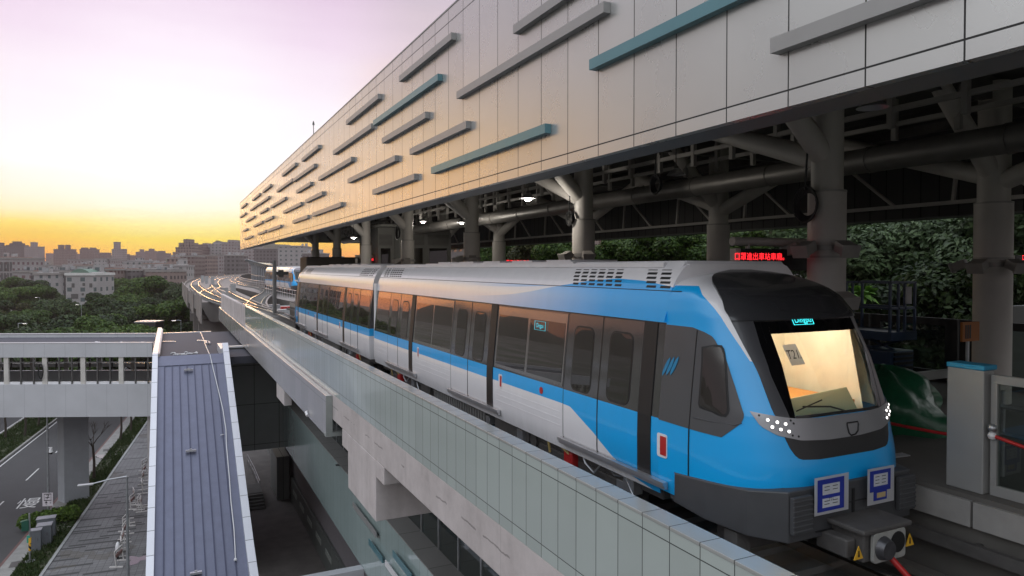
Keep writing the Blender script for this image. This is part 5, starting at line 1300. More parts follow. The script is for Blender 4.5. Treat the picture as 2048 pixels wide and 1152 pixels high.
b = MB(); b.box(xr0-.1, xr1, P(456, 697).y+.002, 50.0, ZC-1.0, ZC); b.build('coping', cope_w, er)
# end beam across the foot of the roof
b = MB(); b.box(xr0-.1, LX-.01, 27.5, 27.95, LB-.9, LB+.06); tag(b.build('foot_beam', cope_w, loc=(5, 27.7, LB)), 'pale clad beam crossing from the escalator roof foot to the facade', 'beam')
# flat dark roof behind the break
b = MB(); pf = at(322, 667, Z=ZC-.45); pr_ = at(451, 659, Z=ZC-.45)
b.box(xl1+.12, 5.4, yb+.05, yfar-1.0, ZC-.9, ZC-.45); b.build('flat_roof', roof_d, er)
b = MB(); b.box(xl1, 3.0, yfar-1.05, yfar-.85, ZC-.9, ZC-.38); b.build('rear_kerb', white_p, er)
b = MB(); b.box(xl1, xl1+.10, yb, yfar-1, ZC-.5, ZC-.02); b.build('inner_lining', mat('pinkish_board', (.55, .48, .47), .6), er)
b = MB(); b.box(xl0+.12, xr1-.05, yb+.2, 62, 0, ZC-.91); b.box(xl0+.1, xl0+.2, yend, yb, 0, 2.0); b.build('lower_wall', lw_m, er)
b = MB()
b.add([(xl0+.12, yend, max(zs(yend)-2.6, .1)), (xl0+.12, yb, ZC-2.9), (xl0+.12, yb, ZC-.9), (xl0+.12, yend, zs(yend)-.9)], [(0, 1, 2, 3)])
b.add([(xr1-.12, 30, zs(30)-2.6), (xr1-.12, yb, ZC-2.9), (xr1-.12, yb, ZC-.9), (xr1-.12, 30, zs(30)-.9)], [(3, 2, 1, 0)])
b.build('side_glazing', glass_dark, er)
# floodlight bars across the seams, the cable and loose pieces
zr = lambda y: zs(y)-.19
def on_roof(u, v):
    d = ray(u, v); t = (ZC-.19-slope*yb-CAMZ)/(d.z-slope*d.y); return Vector((d.x*t, d.y*t, CAMZ+d.z*t))
for k, (u, v) in enumerate(((377, 742), (382, 904), (392, 1149))):
    p = on_roof(u, v); q = on_roof(u+9+3*k*.5, v); w_ = abs(q.x-p.x)
    b = MB(); b.box(p.x-w_, p.x+w_, p.y-.08, p.y+.08, zr(p.y)+.03, zr(p.y)+.11); b.box(p.x-.05, p.x+.05, p.y-.03, p.y+.03, zr(p.y)+.11, zr(p.y)+.17)
    tag(b.build('roof_anchor', alu, loc=p), ['upper', 'middle', 'lowest'][k]+' pale anchor bar fixed across the seams of the blue roof', 'anchor bar', 'anchor bars on the blue roof')
cpts = [(420, 711), (426, 738), (432, 762), (441, 800), (446, 822), (452, 862), (453, 893), (459, 960), (462, 1005), (468, 1060), (470, 1095), (471, 1122)]
b = MB(); b.tube([on_roof(*q)+Vector((0, 0, .05)) for q in cpts], .022, 6)
p = on_roof(471, 1122); b.ball(p+Vector((0, 0, .06)), .07, 8); p = on_roof(446, 872); b.bar(p+Vector((-.12, 0, .06)), p+Vector((.05, .1, .06)), .05, .03)
zf = ZC-.45
fp = lambda u, v: at(u, v, Z=zf+.03)
b.tube([fp(401, 664), fp(408, 682), fp(414, 697), fp(419, 709)], .025, 6)
tag(b.build('roof_cable', white_p, loc=on_roof(446, 822)), 'pale cable running down the right side of the blue roof', 'cable')
for k, (u, v) in enumerate(((413, 687), (419, 687))):
    p = fp(u, v); b = MB(); b.tube([p+Vector((0, -.55, .06)), p+Vector((-.0, .55, .06))], .07, 8); tag(b.build('loose_pipe', alu, loc=p), ['left', 'right'][k]+' of two short pale pipes lying on the dark flat roof', 'pipe', 'loose pipes on the flat roof')
for k, (u, v, l) in enumerate(((336, 684, .5), (405, 682, .35))):
    p = fp(u, v); b = MB(); b.bar(p+Vector((-l, .3, .03)), p+Vector((l, -.2, .03)), .12, .05); tag(b.build('loose_batten', white_p, loc=p), ['pale batten lying on the left of the dark flat roof', 'pale batten beside the cable on the flat roof'][k], 'batten')
b = MB(); rs = random.Random(5)
for k in range(12):
    u = 341+4.5*k+rs.uniform(-1, 1); p = fp(u, 710-rs.uniform(0, 4)-.02*(u-341)*2); r = rs.uniform(.06, .16); b.tube([p, p+Vector((r, .2*rs.uniform(-1, 1), .03)), p+Vector((2*r, .2*rs.uniform(-1, 1), .01))], .035, 5)
tag(b.build('mortar_crumbs', white_p, loc=fp(365, 708)), 'white mortar crumbs scattered along the flat roof edge', 'debris', kind='stuff')
# ---- footbridge
ZR = 19.3-5.62
bp0 = at(300, 686, Z=ZR); bp1 = at(0, 687, Z=ZR)
dirb = Vector((bp1.x-bp0.x, bp1.y-bp0.y, 0)); Lb = dirb.length; d = dirb.normalized(); nrm = Vector((-d.y, d.x, 0))
if nrm.y < 0: nrm = -nrm
O = Vector((bp0.x, bp0.y, 0))+d*(-.15); L = Lb+34
D0 = at(150, 687, Z=ZR)
dep = (D0-Vector((0, 0, CAMZ))).dot(Vector((math.sin(YAW), math.cos(YAW), 0)))
zz = lambda v: CAMZ-(v-535)/1400*dep*(1+.0)
zt, zw1, zw0, zb = ZR, zz(715.5), zz(771), zz(836)
bk = at(150, 668, Z=ZR); W_ = max((bk-D0).dot(nrm), 3.2)
fb = empty('footbridge', O+d*8, 'pale grey covered footbridge with open side windows crossing the road', 'footbridge')
fbm = panel_mat('footbridge_panel', (.50, .50, .53), .5, .15, lines_w=None, var=.05)
m_, t_, bs_ = newmat('footbridge_cladding')
x_, y_, z_ = t_.pos(); s_ = t_.m('ADD', t_.m('MULTIPLY', x_, d.x), t_.m('MULTIPLY', y_, d.y)); fr = t_.m('FRACT', t_.m('DIVIDE', s_, 1.5)); mk_ = t_.lt(fr, .022); nz_ = t_.noise(.6, 4)
k_ = t_.m('MULTIPLY_ADD', nz_, .3, .85); cc_ = t_.n('ShaderNodeCombineColor', {0: t_.m('MULTIPLY', k_, .50), 1: t_.m('MULTIPLY', k_, .50), 2: t_.m('MULTIPLY', k_, .53)})
t_.set(bs_.inputs['Base Color'], t_.mix(t_.m('MULTIPLY', mk_, .35), cc_.outputs[0], (.2, .2, .22, 1))); bs_.inputs['Roughness'].default_value = .5
fbm = m_
def slab(mb, s0, s1, n0, n1, z0, z1, mi=None):
    a = [O+d*s0+nrm*n0, O+d*s1+nrm*n0, O+d*s1+nrm*n1, O+d*s0+nrm*n1]
    mb.prism([Vector((q.x, q.y, z0)) for q in a], (0, 0, z1-z0), mi)
b = MB(); slab(b, 0, L, 0, .22, zw1, zt); slab(b, 0, L, W_-.22, W_, zw1, zt); b.build('roof_parapet', fbm, fb)
b = MB(); slab(b, 0, L, -.02, .26, zt, zt+.05); slab(b, 0, L, W_-.26, W_+.02, zt, zt+.05); b.build('coping', mat('coping_pale', (.62, .60, .62), .4, .2), fb)
b = MB(); slab(b, 0, L, .22, W_-.22, zw1+.1, zt-.28); b.build('roof', roof_d, fb)
b = MB(); slab(b, 0, L, .75, .80, zt-.28, zt-.06); slab(b, 0, L, .95, .98, zt-.28, zt-.12); b.build('roof_rail', white_p, fb)
b = MB(); slab(b, 0, L, 0, .22, zb, zw0); slab(b, 0, L, W_-.22, W_, zb, zw0); slab(b, 0, L, .0, .27, zw0, zw0+.04); b.build('side_wall', fbm, fb)
b = MB(); slab(b, 0, L, .22, W_-.22, zb+.05, zb+.3); b.build('deck', concrete, fb)
b = MB(); slab(b, 0, L, .22, W_-.22, zw0-.95, zw0-.9); b.build('walking_surface', mat('deck_green', (.10, .13, .11), .7), fb)
s = .3; k = 0
while s < L:
    big = k % 3 == 2
    for n0 in (.06, W_-.18):
        b = MB(); slab(b, s, s+(.34 if big else .10), n0, n0+(.14 if big else .08), zw0+.04, zw1-.002); b.build('window_post', colgrey if big else dark, fb)
    s += .93; k += 1
b = MB(); slab(b, 0, L, .08, .13, zw1-.42, zw1-.34); slab(b, 0, L, W_-.13, W_-.08, zw1-.42, zw1-.34); b.build('transom', dark, fb)
b = MB(); slab(b, 0, L, W_-.14, W_-.05, zw0+.3, zw0+.62); b.build('far_lit_sill', white_p, fb)  # white strip paints in the sky light on the far floor edge
b = MB(); slab(b, 0, L, .225, .45, zw0-.08, zw0-.04); slab(b, 0, L, .14, .20, zw0+.04, zw0+.22); b.build('near_lit_sill', white_p, fb)  # sill strips, their white standing for sky-lit spots between the posts
pb = at(142, 1008, Z=0); pc = pb+nrm*1.2
ax = Vector((math.cos(R(-62)), math.sin(R(-62)), 0)); ay = Vector((-ax.y, ax.x, 0))
b = MB(); b.obox((pb.x+.1, pb.y+.9, zb/2), ax*.62, ay*.95, (0, 0, zb/2)); b.build('pier', mat('pier_paint', (.36, .37, .40), .6, var=.08, scale=2), fb, bevel=.03)
pe = O+d*.4+nrm*.8; b = MB(); b.box(pe.x-.35, pe.x+.35, pe.y-.35, pe.y+.35, 0, zb); b.build('end_pier', concrete, fb).name = 'pier'
# builders' offcuts and a black loop on the bridge
b = MB(); rs = random.Random(11)
for k in range(16):
    p = O+d*(1.2+rs.uniform(0, 3.6))+nrm*rs.uniform(.4, 1.5)+Vector((0, 0, zt-.2+rs.uniform(0, .12))); a = rs.uniform(0, 3.1); b.bar(p-Vector((math.cos(a), math.sin(a), .0))*.3, p+Vector((math.cos(a), math.sin(a), .15))*.3, .10, .03)
tag(b.build('timber_offcuts', white_p, loc=O+d*3+Vector((0, 0, zt-.25))), 'pile of pale offcuts left on the footbridge roof end', 'debris', kind='stuff')
p = at(80, 748, Y=(O+d*Lb*.75).y-.1); c = O+d*(Lb*.74)-nrm*.1+Vector((0, 0, (zw0+zw1)/2))
b = MB(); b.tube([c+d*.16*math.cos(2*math.pi*i/16)+Vector((0, 0, .55*math.sin(2*math.pi*i/16))) for i in range(17)], .05, 6, caps=False)
tag(b.build('cable_loop', black, loc=c), 'long black cable loop hanging on a footbridge window post', 'cable')
# ------------------------------------------------------------------ ground, road, pavement
A_, B_ = at(62, 1060, Z=0), at(230, 862, Z=0)
ksl = (B_.x-A_.x)/(B_.y-A_.y)
XK = lambda y: A_.x+ksl*(y-A_.y)
def strip(r0, r1, z, y0=-60, y1=420, n=2):
    b = MB(); b.add([(XK(y0)+r0, y0, z), (XK(y0)+r1, y0, z), (XK(y1)+r1, y1, z), (XK(y1)+r0, y1, z)], [(0, 1, 2, 3)]); return b
def kerb_box(r0, r1, z0, z1, y0=-60, y1=420):
    b = MB(); b.prism([(XK(y0)+r0, y0, z0), (XK(y0)+r1, y0, z0), (XK(y1)+r1, y1, z0), (XK(y1)+r0, y1, z0)], (0, 0, z1-z0)); return b
m, t, bs = newmat('ground_cover'); n = t.noise(.02, 6, .6, vec=t.n('ShaderNodeNewGeometry').outputs['Position'])
t.set(bs.inputs['Base Color'], t.ramp(n, [(.3, (.05, .07, .03, 1)), (.48, (.09, .09, .07, 1)), (.62, (.16, .15, .14, 1)), (.75, (.22, .20, .19, 1))])); bs.inputs['Roughness'].default_value = .9
b = MB(); b.add([(-2650, -600, 0), (2650, -600, 0), (2650, 2700, 0), (-2650, 2700, 0)], [(0, 1, 2, 3)]); tag(b.build('ground', m), kind='structure')
asph = mat('asphalt', (.062, .060, .062), .85, var=.18, scale=.6, bump=.15, bscale=50)
tag(strip(-8.0, 0, .012).build('road', asph), kind='structure'); tag(strip(-21, -12.2, .012).build('road', asph), kind='structure')
mk = mat('road_paint', (.62, .61, .60), .7, var=.2, scale=8)
b = MB(); da, db = at(111, 906, Z=0), at(124, 895, Z=0); r_d = da.x-XK(da.y); y = da.y-60
pitch = 10.0
while y < 400: b.add([(XK(y)+r_d-.06, y, .018), (XK(y)+r_d+.06, y, .018), (XK(y+4)+r_d+.06, y+4, .018), (XK(y+4)+r_d-.06, y+4, .018)], [(0, 1, 2, 3)]); y += pitch
for r in (-7.75, -12.45): b.add([(XK(-60)+r-.06, -60, .018), (XK(-60)+r+.06, -60, .018), (XK(400)+r+.06, 400, .018), (XK(400)+r-.06, 400, .018)], [(0, 1, 2, 3)])
for r in (-16.4,):
    y = 20
    while y < 400: b.add([(XK(y)+r-.06, y, .018), (XK(y)+r+.06, y, .018), (XK(y+4)+r+.06, y+4, .018), (XK(y+4)+r-.06, y+4, .018)], [(0, 1, 2, 3)]); y += pitch
p = at(55, 1008, Z=0); up = Vector((ksl, 1, 0)); b2 = MB(); b2.text('慢', p+Vector((0, 0, .018)), (1, -ksl, 0), up, 1.7, 0)
c0 = p
for i, q in enumerate(b2.v): b2.v[i] = Vector((q.x+ (q.y-p.y)*0, p.y+(q.y-p.y)*1.75, .019))
b.add(b2.v, b2.f)
tag(b.build('road_markings', mk), kind='structure')
kerb_red = mat('kerb_red', (.155, .085, .08), .8, var=.25, scale=2)
pave_c = mat('gutter_concrete', (.27, .26, .25), .85, var=.25, scale=1.5)
tag(kerb_box(0, .18, 0, .15).build('kerb', kerb_red), kind='structure')
tag(kerb_box(.18, 1.15, 0, .146).build('pavement', pave_c), kind='structure')
tag(kerb_box(-8.25, -8.02, 0, .17).build('kerb', pave_c), kind='structure'); tag(kerb_box(-12.2, -11.97, 0, .17).build('kerb', pave_c), kind='structure')
soil = mat('verge_soil', (.050, .055, .028), .95, var=.45, scale=1.2, bump=.4, bscale=14)
tag(kerb_box(-11.97, -8.25, 0, .14).build('median_ground', soil), kind='structure')
tag(kerb_box(1.15, 2.86, 0, .12).build('verge_ground', soil), kind='structure')
tag(kerb_box(2.86, 3.05, 0, .16).build('kerb', mat('kerb_stone', (.34, .34, .34), .8, var=.15)), kind='structure')
# pavers: grey blocks with scattered long dark strips
m, t, bs = newmat('paver_blocks'); x, y, z = t.pos()
u = t.m('ADD', t.m('MULTIPLY', x, 1.0), t.m('MULTIPLY', y, -ksl)); v = t.m('ADD', y, t.m('MULTIPLY', x, ksl))
row = t.m('FLOOR', t.m('DIVIDE', v, .42)); rw = t.n('ShaderNodeTexWhiteNoise', noise_dimensions='1D'); t.set(rw.inputs['W'], row)
uu = t.m('ADD', t.m('DIVIDE', u, 1.9), t.m('MULTIPLY', rw.outputs[0], 7)); colm = t.m('FLOOR', uu)
cv = t.n('ShaderNodeCombineXYZ', {0: row, 1: colm}); wn = t.n('ShaderNodeTexWhiteNoise', noise_dimensions='2D'); t.set(wn.inputs['Vector'], cv)
fr = t.m('FRACT', t.m('DIVIDE', v, .42)); fu = t.m('FRACT', t.m('DIVIDE', u, .42))
strp = t.both(t.gt(wn.outputs[0], .80), t.gt(fr, .35))
joint = t.m('MAXIMUM', t.lt(fr, .07), t.lt(fu, .06))
n = t.noise(.5, 5); k = t.m('MULTIPLY_ADD', t.m('SUBTRACT', n, .5), .7, 1.0); k = t.m('MULTIPLY', k, t.m('MULTIPLY_ADD', wn.outputs[0], .25, .85))
cc = t.n('ShaderNodeCombineColor', {0: t.m('MULTIPLY', k, .185), 1: t.m('MULTIPLY', k, .18), 2: t.m('MULTIPLY', k, .185)})
c = t.mix(strp, cc.outputs[0], (.06, .058, .06, 1)); c = t.mix(joint, c, (.07, .068, .068, 1))
dirt = t.noise(.25, 4); c = t.mix(t.m('MULTIPLY', t.gt(dirt, .62), .45), c, (.09, .075, .055, 1))
t.set(bs.inputs['Base Color'], c); bs.inputs['Roughness'].default_value = .75
b = MB(); y0, y1 = -30, 130; b.add([(XK(y0)+3.05, y0, .10), (9.0, y0, .10), (9.0, y1, .10), (XK(y1)+3.05, y1, .10)], [(0, 1, 2, 3)]); tag(b.build('paved_walk', m), kind='structure')
dkp = mat('dark_paving', (.15, .135, .128), .8, var=.3, scale=1)
b = MB(); b.add([(3.4, -20, .112), (8.9, -20, .112), (8.9, 95, .112), (3.4, 95, .112)], [(0, 1, 2, 3)]); tag(b.build('passage_floor', dkp), kind='structure')
# grass on verge and median
gm = leaf_mat('grass_blades', (.018, .035, .010), (.035, .065, .016), (.075, .085, .03))
def grass(name, r0, r1, y0, y1, n, zb, patch):
    vs = np.zeros((n, 3, 3)); k = 0; rr = np.random.default_rng(4)
    while k < n:
        y = y0+(y1-y0)*rr.random()**1.0; r = r0+(r1-r0)*rr.random()
        if math.sin(y*.9+r*2)+math.sin(y*.37-r*3.1) < patch: 
            if rr.random() < .75: continue
        a = rr.random()*6.28; h = .10+.16*rr.random(); w = .05
        x = XK(y)+r
        vs[k] = ((x-w*math.cos(a), y-w*math.sin(a), zb), (x+w*math.cos(a), y+w*math.sin(a), zb), (x+.08*rr.normal(), y+.08*rr.normal(), zb+h)); k += 1
    me = bpy.data.meshes.new(name); me.from_pydata(vs.reshape(-1, 3).tolist(), [], [(3*i, 3*i+1, 3*i+2) for i in range(n)]); me.materials.append(gm)
    o = bpy.data.objects.new(name, me); COL.objects.link(o); tag(o, kind='stuff'); return o
grass('grass', 1.2, 2.8, 38, 110, 16000, .12, -.2); grass('grass', -11.9, -8.3, 40, 130, 26000, .14, -1.3)
# puddles catch the sky
wat = mat('puddle_water', (.05, .05, .055), .03, var=0, spec=1.0)
for k, (u, v, rx, ry, lb) in enumerate(((210, 913, 1.5, 1.6, 'pale bright puddle on the grass verge beside the bare tree'), (272, 1118, 1.1, 1.1, 'bright puddle on the pavers beside the blue roof'), (240, 891, .5, .3, 'tiny puddle on the verge behind the bare tree'))):
    p = at(u, v, Z=.16); b = MB(); rs = random.Random(k); pts = []
    for i in range(18): a = 2*math.pi*i/18; f = 1+.35*math.sin(3*a+k)+.2*rs.uniform(-1, 1); pts.append((p.x+rx*.5*f*math.cos(a), p.y+ry*.5*f*math.sin(a)*(1.3), .165 if k != 1 else .106))
    b.prism(pts, (0, 0, .006)); tag(b.build('puddle', wat, loc=p), lb, 'puddle')
# ---- street lamps
def street_lamp(u, v, h, arm, label, u_is_base=True, Z=0.15, group='street lamps', lit=True, base=None):
    p = base or at(u, v, Z=Z); t = empty('street_lamp', p, label, 'street lamp', group)
    b = MB(); b.tube([(p.x, p.y, p.z), (p.x, p.y, p.z+h)], [.10, .055], 10); b.build('pole', steel, t, smooth=40)
    a = Vector(arm); e_ = Vector((p.x, p.y, p.z+h))
    b = MB(); b.tube([e_, e_+a*.5+Vector((0, 0, .05)), e_+a], .04, 8); b.build('arm', steel, t, smooth=40)
    dd = Vector((a.x, a.y, 0)).normalized(); c = e_+a+dd*.3
    b = MB(); b.obox(c, dd*.42, Vector((-dd.y, dd.x, 0))*.13, (0, 0, .05)); hd = b.build('lamp_head', alu, t, bevel=.02)
    if lit: b = MB(); b.obox(c-Vector((0, 0, .055)), dd*.34, Vector((-dd.y, dd.x, 0))*.10, (0, 0, .006)); b.build('lens', lamp_w, hd)
    return t, p
t, p = street_lamp(97, 1040, 9.3, (-1.0, .25, .0), 'tall street lamp carrying a white sign and camera before the footbridge')
t2 = empty('street_sign', (p.x, p.y-.12, p.z), 'white sign with boxed 7 and black arrow strapped to the street lamp', 'sign')
c = at(95.5, 999, Y=p.y-.14); sx = 8.8/1400*57
rt, upz = Vector((.95, -.3, 0)).normalized(), Vector((0, 0, 1))
w_, h_ = .36, .50
b = MB(); b.obox(c, rt*w_, rt.cross(upz)*-.015, upz*h_); sg = b.build('sign_plate', mat('sign_white', (.62, .56, .60), .6), t2)
fz = rt.cross(upz)*.02
b = MB()
cc_ = c+upz*.18+fz
for s_ in (-1, 1): b.bar(cc_+rt*(s_*.24)-upz*.24, cc_+rt*(s_*.24)+upz*.24, .05, .01, rt); b.bar(cc_+upz*(s_*.24)-rt*.26, cc_+upz*(s_*.24)+rt*.26, .01, .05)
b.text('7', cc_+rt*.0, rt, upz, .50, .006)
b.bar(cc_-upz*.02-rt*.15, cc_-upz*.02+rt*.13, .01, .05)
a0 = c-upz*.28+fz-rt*.10
b.prism([a0-rt*.11+upz*.02, a0+rt*.11+upz*.02, a0+upz*.17], rt.cross(upz)*.006); b.bar(a0-upz*.12, a0+upz*.03, .08, .01, rt)
b.text('II', c-upz*.25+fz+rt*.2, rt, upz, .2, .004)
b.build('sign_lettering', black, t2)
c = at(102, 903, Y=p.y-.1); t3 = empty('dome_camera', c, 'white dome camera bracketed on the street lamp pole', 'camera')
b = MB(); b.bar((p.x, p.y, c.z+.3), (c.x, c.y, c.z+.3), .05, .05); b.tube([(c.x, c.y, c.z+.32), (c.x, c.y, c.z-.05)], [.10, .16], 12); b.build('housing', white_p, t3, smooth=40); b = MB(); b.ball((c.x, c.y, c.z-.08), .14, 10); b.build('dome', black, t3, smooth=60)
street_lamp(0, 0, 6.3, (-1.9, .1, -.25), 'slim unlit lamp with a drooping arm beside the blue roof', base=Vector((at(256, 1155, Z=.1))), lit=False)
LAMPS = []
fwd = Vector((math.sin(YAW), math.cos(YAW), 0)); rgt = Vector((math.cos(YAW), -math.sin(YAW), 0))
for uh, vh, du, lb in ((42, 647, -7, 'street lamp glowing above the footbridge roof at the far left'), (221, 592, 4, 'lit street lamp among the trees in the middle of the park'), (371, 622, 6, 'lit street lamp in front of the dark trees by the viaduct'), (353, 641, 8, 'shorter lit street lamp nearer the viaduct'),
    (48, 584, 3, 'small lit street lamp deep in the trees at left'), (75, 595, 4, 'lit street lamp left of the dark house'), (137, 603, 4, 'lit street lamp before the white apartment block'), (158, 609, 4, 'lit street lamp right of the white block front'), (13, 571, 3, 'far lit lamp at the left edge below the civic building')):
    d_ = 13720/(vh-535); LAMPS.append((uh, d_)); p = fwd*d_+rgt*((uh+du-CXP)/FPX*d_); a = rgt*(-du*d_/FPX-.25*(1 if du > 0 else -1))
    street_lamp(0, 0, 9.5, a, lb, base=Vector((p.x, p.y, 0)))
# ---- signal, cabinets, hedge
p = at(60, 1124, Z=.12); t = empty('pedestrian_signal', p, 'green pedestrian signal on a post with yellow and black stripes', 'signal')
b = MB(); b.tube([p, p+Vector((0, 0, 3.2))], .055, 10); b.tube([p, p+Vector((0, 0, .08))], .3, 12); b.build('post', steel, t, smooth=40)
b = MB(); b.box(p.x-.42, p.x-.02, p.y-.15, p.y+.15, p.z+2.1, p.z+2.75); b.prism([(p.x-.5, p.y-.16, p.z+2.72), (p.x-.1, p.y-.16, p.z+2.80), (p.x-.1, p.y-.16, p.z+2.76), (p.x-.5, p.y-.16, p.z+2.68)], (0, .32, 0)); b.build('signal_head', mat('signal_green', (.015, .09, .06), .4), t, bevel=.01)
b = MB(); b.box(p.x-.05, p.x+.08, p.y-.1, p.y+.1, p.z+1.25, p.z+1.6); b.build('push_button', yellow_p, t)
b = MB(); b.box(p.x-.15, p.x+.02, p.y-.07, p.y+.02, p.z+1.3, p.z+1.75); b.build('green_plate', mat('plate_green', (.05, .35, .25), .4), t)
m, t_, bs = newmat('hazard_stripes'); q = t_.n('ShaderNodeSeparateXYZ', {0: t_.objc()}); s_ = t_.lt(t_.m('FRACT', t_.m('DIVIDE', t_.m('ADD', q.outputs[2], t_.m('MULTIPLY', q.outputs[0], 1.2)), .36)), .5); t_.set(bs.inputs['Base Color'], t_.mix(s_, (.01, .01, .01, 1), (.75, .42, .03, 1)))
b = MB(); b.tube([p+Vector((0, 0, .75)), p+Vector((0, 0, 1.6))], .075, 12); b.build('striped_sleeve', m, t, smooth=40)
cabm = mat('cabinet_grey', (.15, .16, .18), .5, .1, var=.1)
for k, (u, v, w, dp, h, lb) in enumerate(((71, 1102, .62, .5, 1.35, 'small grey roadside cabinet nearest the striped post'), (88, 1090, .85, .7, 1.3, 'wide grey roadside cabinet in the middle of the three'), (92, 1076, 1.1, .6, 1.35, 'rear grey roadside cabinet against the hedge'))):
    p = at(u, v, Z=.12); t = empty('roadside_cabinet', p, lb, 'cabinet', 'roadside cabinets'); b = MB(); b.box(p.x-w/2, p.x+w/2, p.y, p.y+dp, p.z, p.z+h); b.build('housing', cabm, t, bevel=.02)
    b = MB(); b.box(p.x-w/2-.04, p.x+w/2+.04, p.y-.04, p.y+dp+.04, p.z+h, p.z+h+.06); b.build('lid', mat('cabinet_lid', (.33, .33, .36), .4, .3), t, bevel=.01)
    b = MB(); b.box(p.x+w*.2, p.x+w*.24, p.y-.02, p.y-.001, p.z+h*.5, p.z+h*.65); b.box(p.x-.003, p.x+.003, p.y-.004, p.y-.001, p.z+.1, p.z+h-.08); b.build('handle', dark, t)
# ---- plastic water barriers in red and white along the pavers, cone, rubble
barm_r = mat('barrier_red', (.36, .20, .18), .5, var=.1); barm_w = mat('barrier_white', (.60, .57, .56), .5, var=.15)
spots = [(291, 940), (290, 952), (288, 966), (286, 984), (270, 1002), (267, 1015), (281, 1016), (284, 1020), (257, 1043), (254, 1058), (252, 1074), (248, 1092), (245, 1108), (240, 1128)]
nm = ['topmost', 'second', 'third', 'fourth', 'fifth', 'sixth', 'seventh', 'eighth', 'ninth', 'tenth', 'eleventh', 'twelfth', 'thirteenth', 'lowest']
for k, (u, v) in enumerate(spots):
    p = at(u, v, Z=.1); a = R(70+(k*37) % 30); dx = Vector((math.cos(a), math.sin(a), 0)); dn = Vector((-dx.y, dx.x, 0))
    t = empty('traffic_barrier', p, 'pale red and white barrier frame, %s in the row beside the blue roof' % nm[k], 'barrier', 'barrier frames beside the covered escalator')
    b = MB()
    for s_ in (-1, 1): b.bar(p+dx*(.55*s_)+dn*.0, p+dx*(.55*s_)+Vector((0, 0, 1.0))+dn*.1, .07, .05)
    b.bar(p+dx*-.55+Vector((0, 0, 1.0))+dn*.1, p+dx*.55+Vector((0, 0, 1.0))+dn*.1, .06, .10); b.build('frame', barm_w, t)
    b = MB(); b.bar(p+dx*-.5+Vector((0, 0, .68))+dn*.07, p+dx*.5+Vector((0, 0, .68))+dn*.07, .04, .22); b.build('board', barm_r if k % 3 else barm_w, t)
    for s_ in (-1, 1): MB().bar(p+dx*(.55*s_)-dn*.4+Vector((0, 0, .04)), p+dx*(.55*s_)+dn*.4+Vector((0, 0, .04)), .10, .07).build('foot', barm_w, t)
p = at(172, 965, Z=.14); b = MB(); b.tube([p, p+Vector((0, 0, .05))], .30, 12); b.tube([p+Vector((0, 0, .05)), p+Vector((.05, 0, .95))], [.24, .05], 12); tag(b.build('traffic_cone', orange_p, loc=p, smooth=40), 'orange traffic cone leaning behind the footbridge pier', 'cone')
b = MB(); rs = random.Random(9)
for k in range(60):
    q = at(rs.uniform(112, 138), rs.uniform(1028, 1062), Z=.14); b.ball(q, (rs.uniform(.06, .2), rs.uniform(.06, .2), rs.uniform(.04, .12)), 6)
tag(b.build('rubble', mat('rubble_stone', (.18, .17, .15), .9, var=.3), smooth=None), kind='stuff')
for k, (u, v) in enumerate(((33, 1128), (106, 1018), (214, 900))):
    p = at(u, v, Z=.15); b = MB(); b.box(p.x-.35, p.x+.35, p.y-.5, p.y+.5, .1465, .155)
    tag(b.build('drain_grating', dark, loc=p), ['dark drain grating in the gutter pavement at the bottom left', 'dark drain grating beside the street lamp foot', 'dark drain grating near the bright puddle'][k], 'drain')
p = at(237, 1112, Z=.1); t = empty('parked_scooter', p, 'white scooter parked by the barriers at the lower edge', 'scooter'); b = MB(); b.ball(p+Vector((0, .2, .62)), (.18, .55, .22), 10); b.ball(p+Vector((0, -.5, .75)), (.16, .2, .4), 10); b.build('body', white_p, t, smooth=60)
b = MB()
for y in (-.62, .62): b.tube([p+Vector((-.05, y, .27)), p+Vector((.05, y, .27))], .27, 16)
b.build('wheel', black, t); b = MB(); b.tube([p+Vector((-.3, -.5, 1.08)), p+Vector((0, -.45, 1.12)), p+Vector((.3, -.5, 1.08))], .025, 6); b.build('handlebar', dark, t); b = MB(); b.ball(p+Vector((0, .25, .85)), (.15, .4, .08), 10); b.build('seat', black, t, smooth=60)
# ---- passage under the building: planter wall with recessed lights, handrails, steps
p0, p1 = at(651, 1142, Z=0), at(583, 1008, Z=0)
x_ = 8.70; t = empty('planter_wall', (x_, 35, 0), 'long low grey green wall with recessed light strips in the passage', 'wall')
b = MB(); b.box(x_, 8.88, 30, 59.4, 0, 2.1); b.build('wall', panel_mat('planter_cladding', (.12, .13, .125), .5, .1, lines_y=(2.4, .3), var=.1, wid=.02), t, bevel=.02)
for k in range(7): b = MB(); b.box(x_-.03, x_-.002, 36.5+3.3*k, 38.3+3.3*k, 1.1, 1.45); b.build('light_strip', mat('strip_pale', (.30, .32, .30), .4), t)
def rail_run(pts, label):
    t = empty('stair_rail', pts[0], label, 'railing', 'steel handrails in the passage'); b = MB(); pts = [Vector(q) for q in pts]
    for z in (.6, 1.0): b.tube([q+Vector((0, 0, z)) for q in pts], .03, 6)
    for q, r in zip(pts, pts[1:]):
        n = max(int((r-q).length/1.2), 1)
        for i in range(n+1): s_ = q.lerp(r, i/n); b.tube([s_, s_+Vector((0, 0, 1.0))], .025, 6)
    b.build('rail', steel, t)
rail_run([at(588, 985, Z=.11), at(566, 945, Z=.11), at(540, 900, Z=.11)], 'steel handrail along the passage beside the dark block'); rail_run([at(520, 985, Z=.11), at(508, 955, Z=.11), at(495, 930, Z=.11)], 'steel handrail on the steps beside the roof edge')
b = MB(); p = at(512, 1020, Z=.11)
for k in range(5): b.box(p.x-.9+.0*k, p.x+.7, p.y+.34*k, p.y+.34*(k+1)-.003, .113, .11+.16*(k+1))
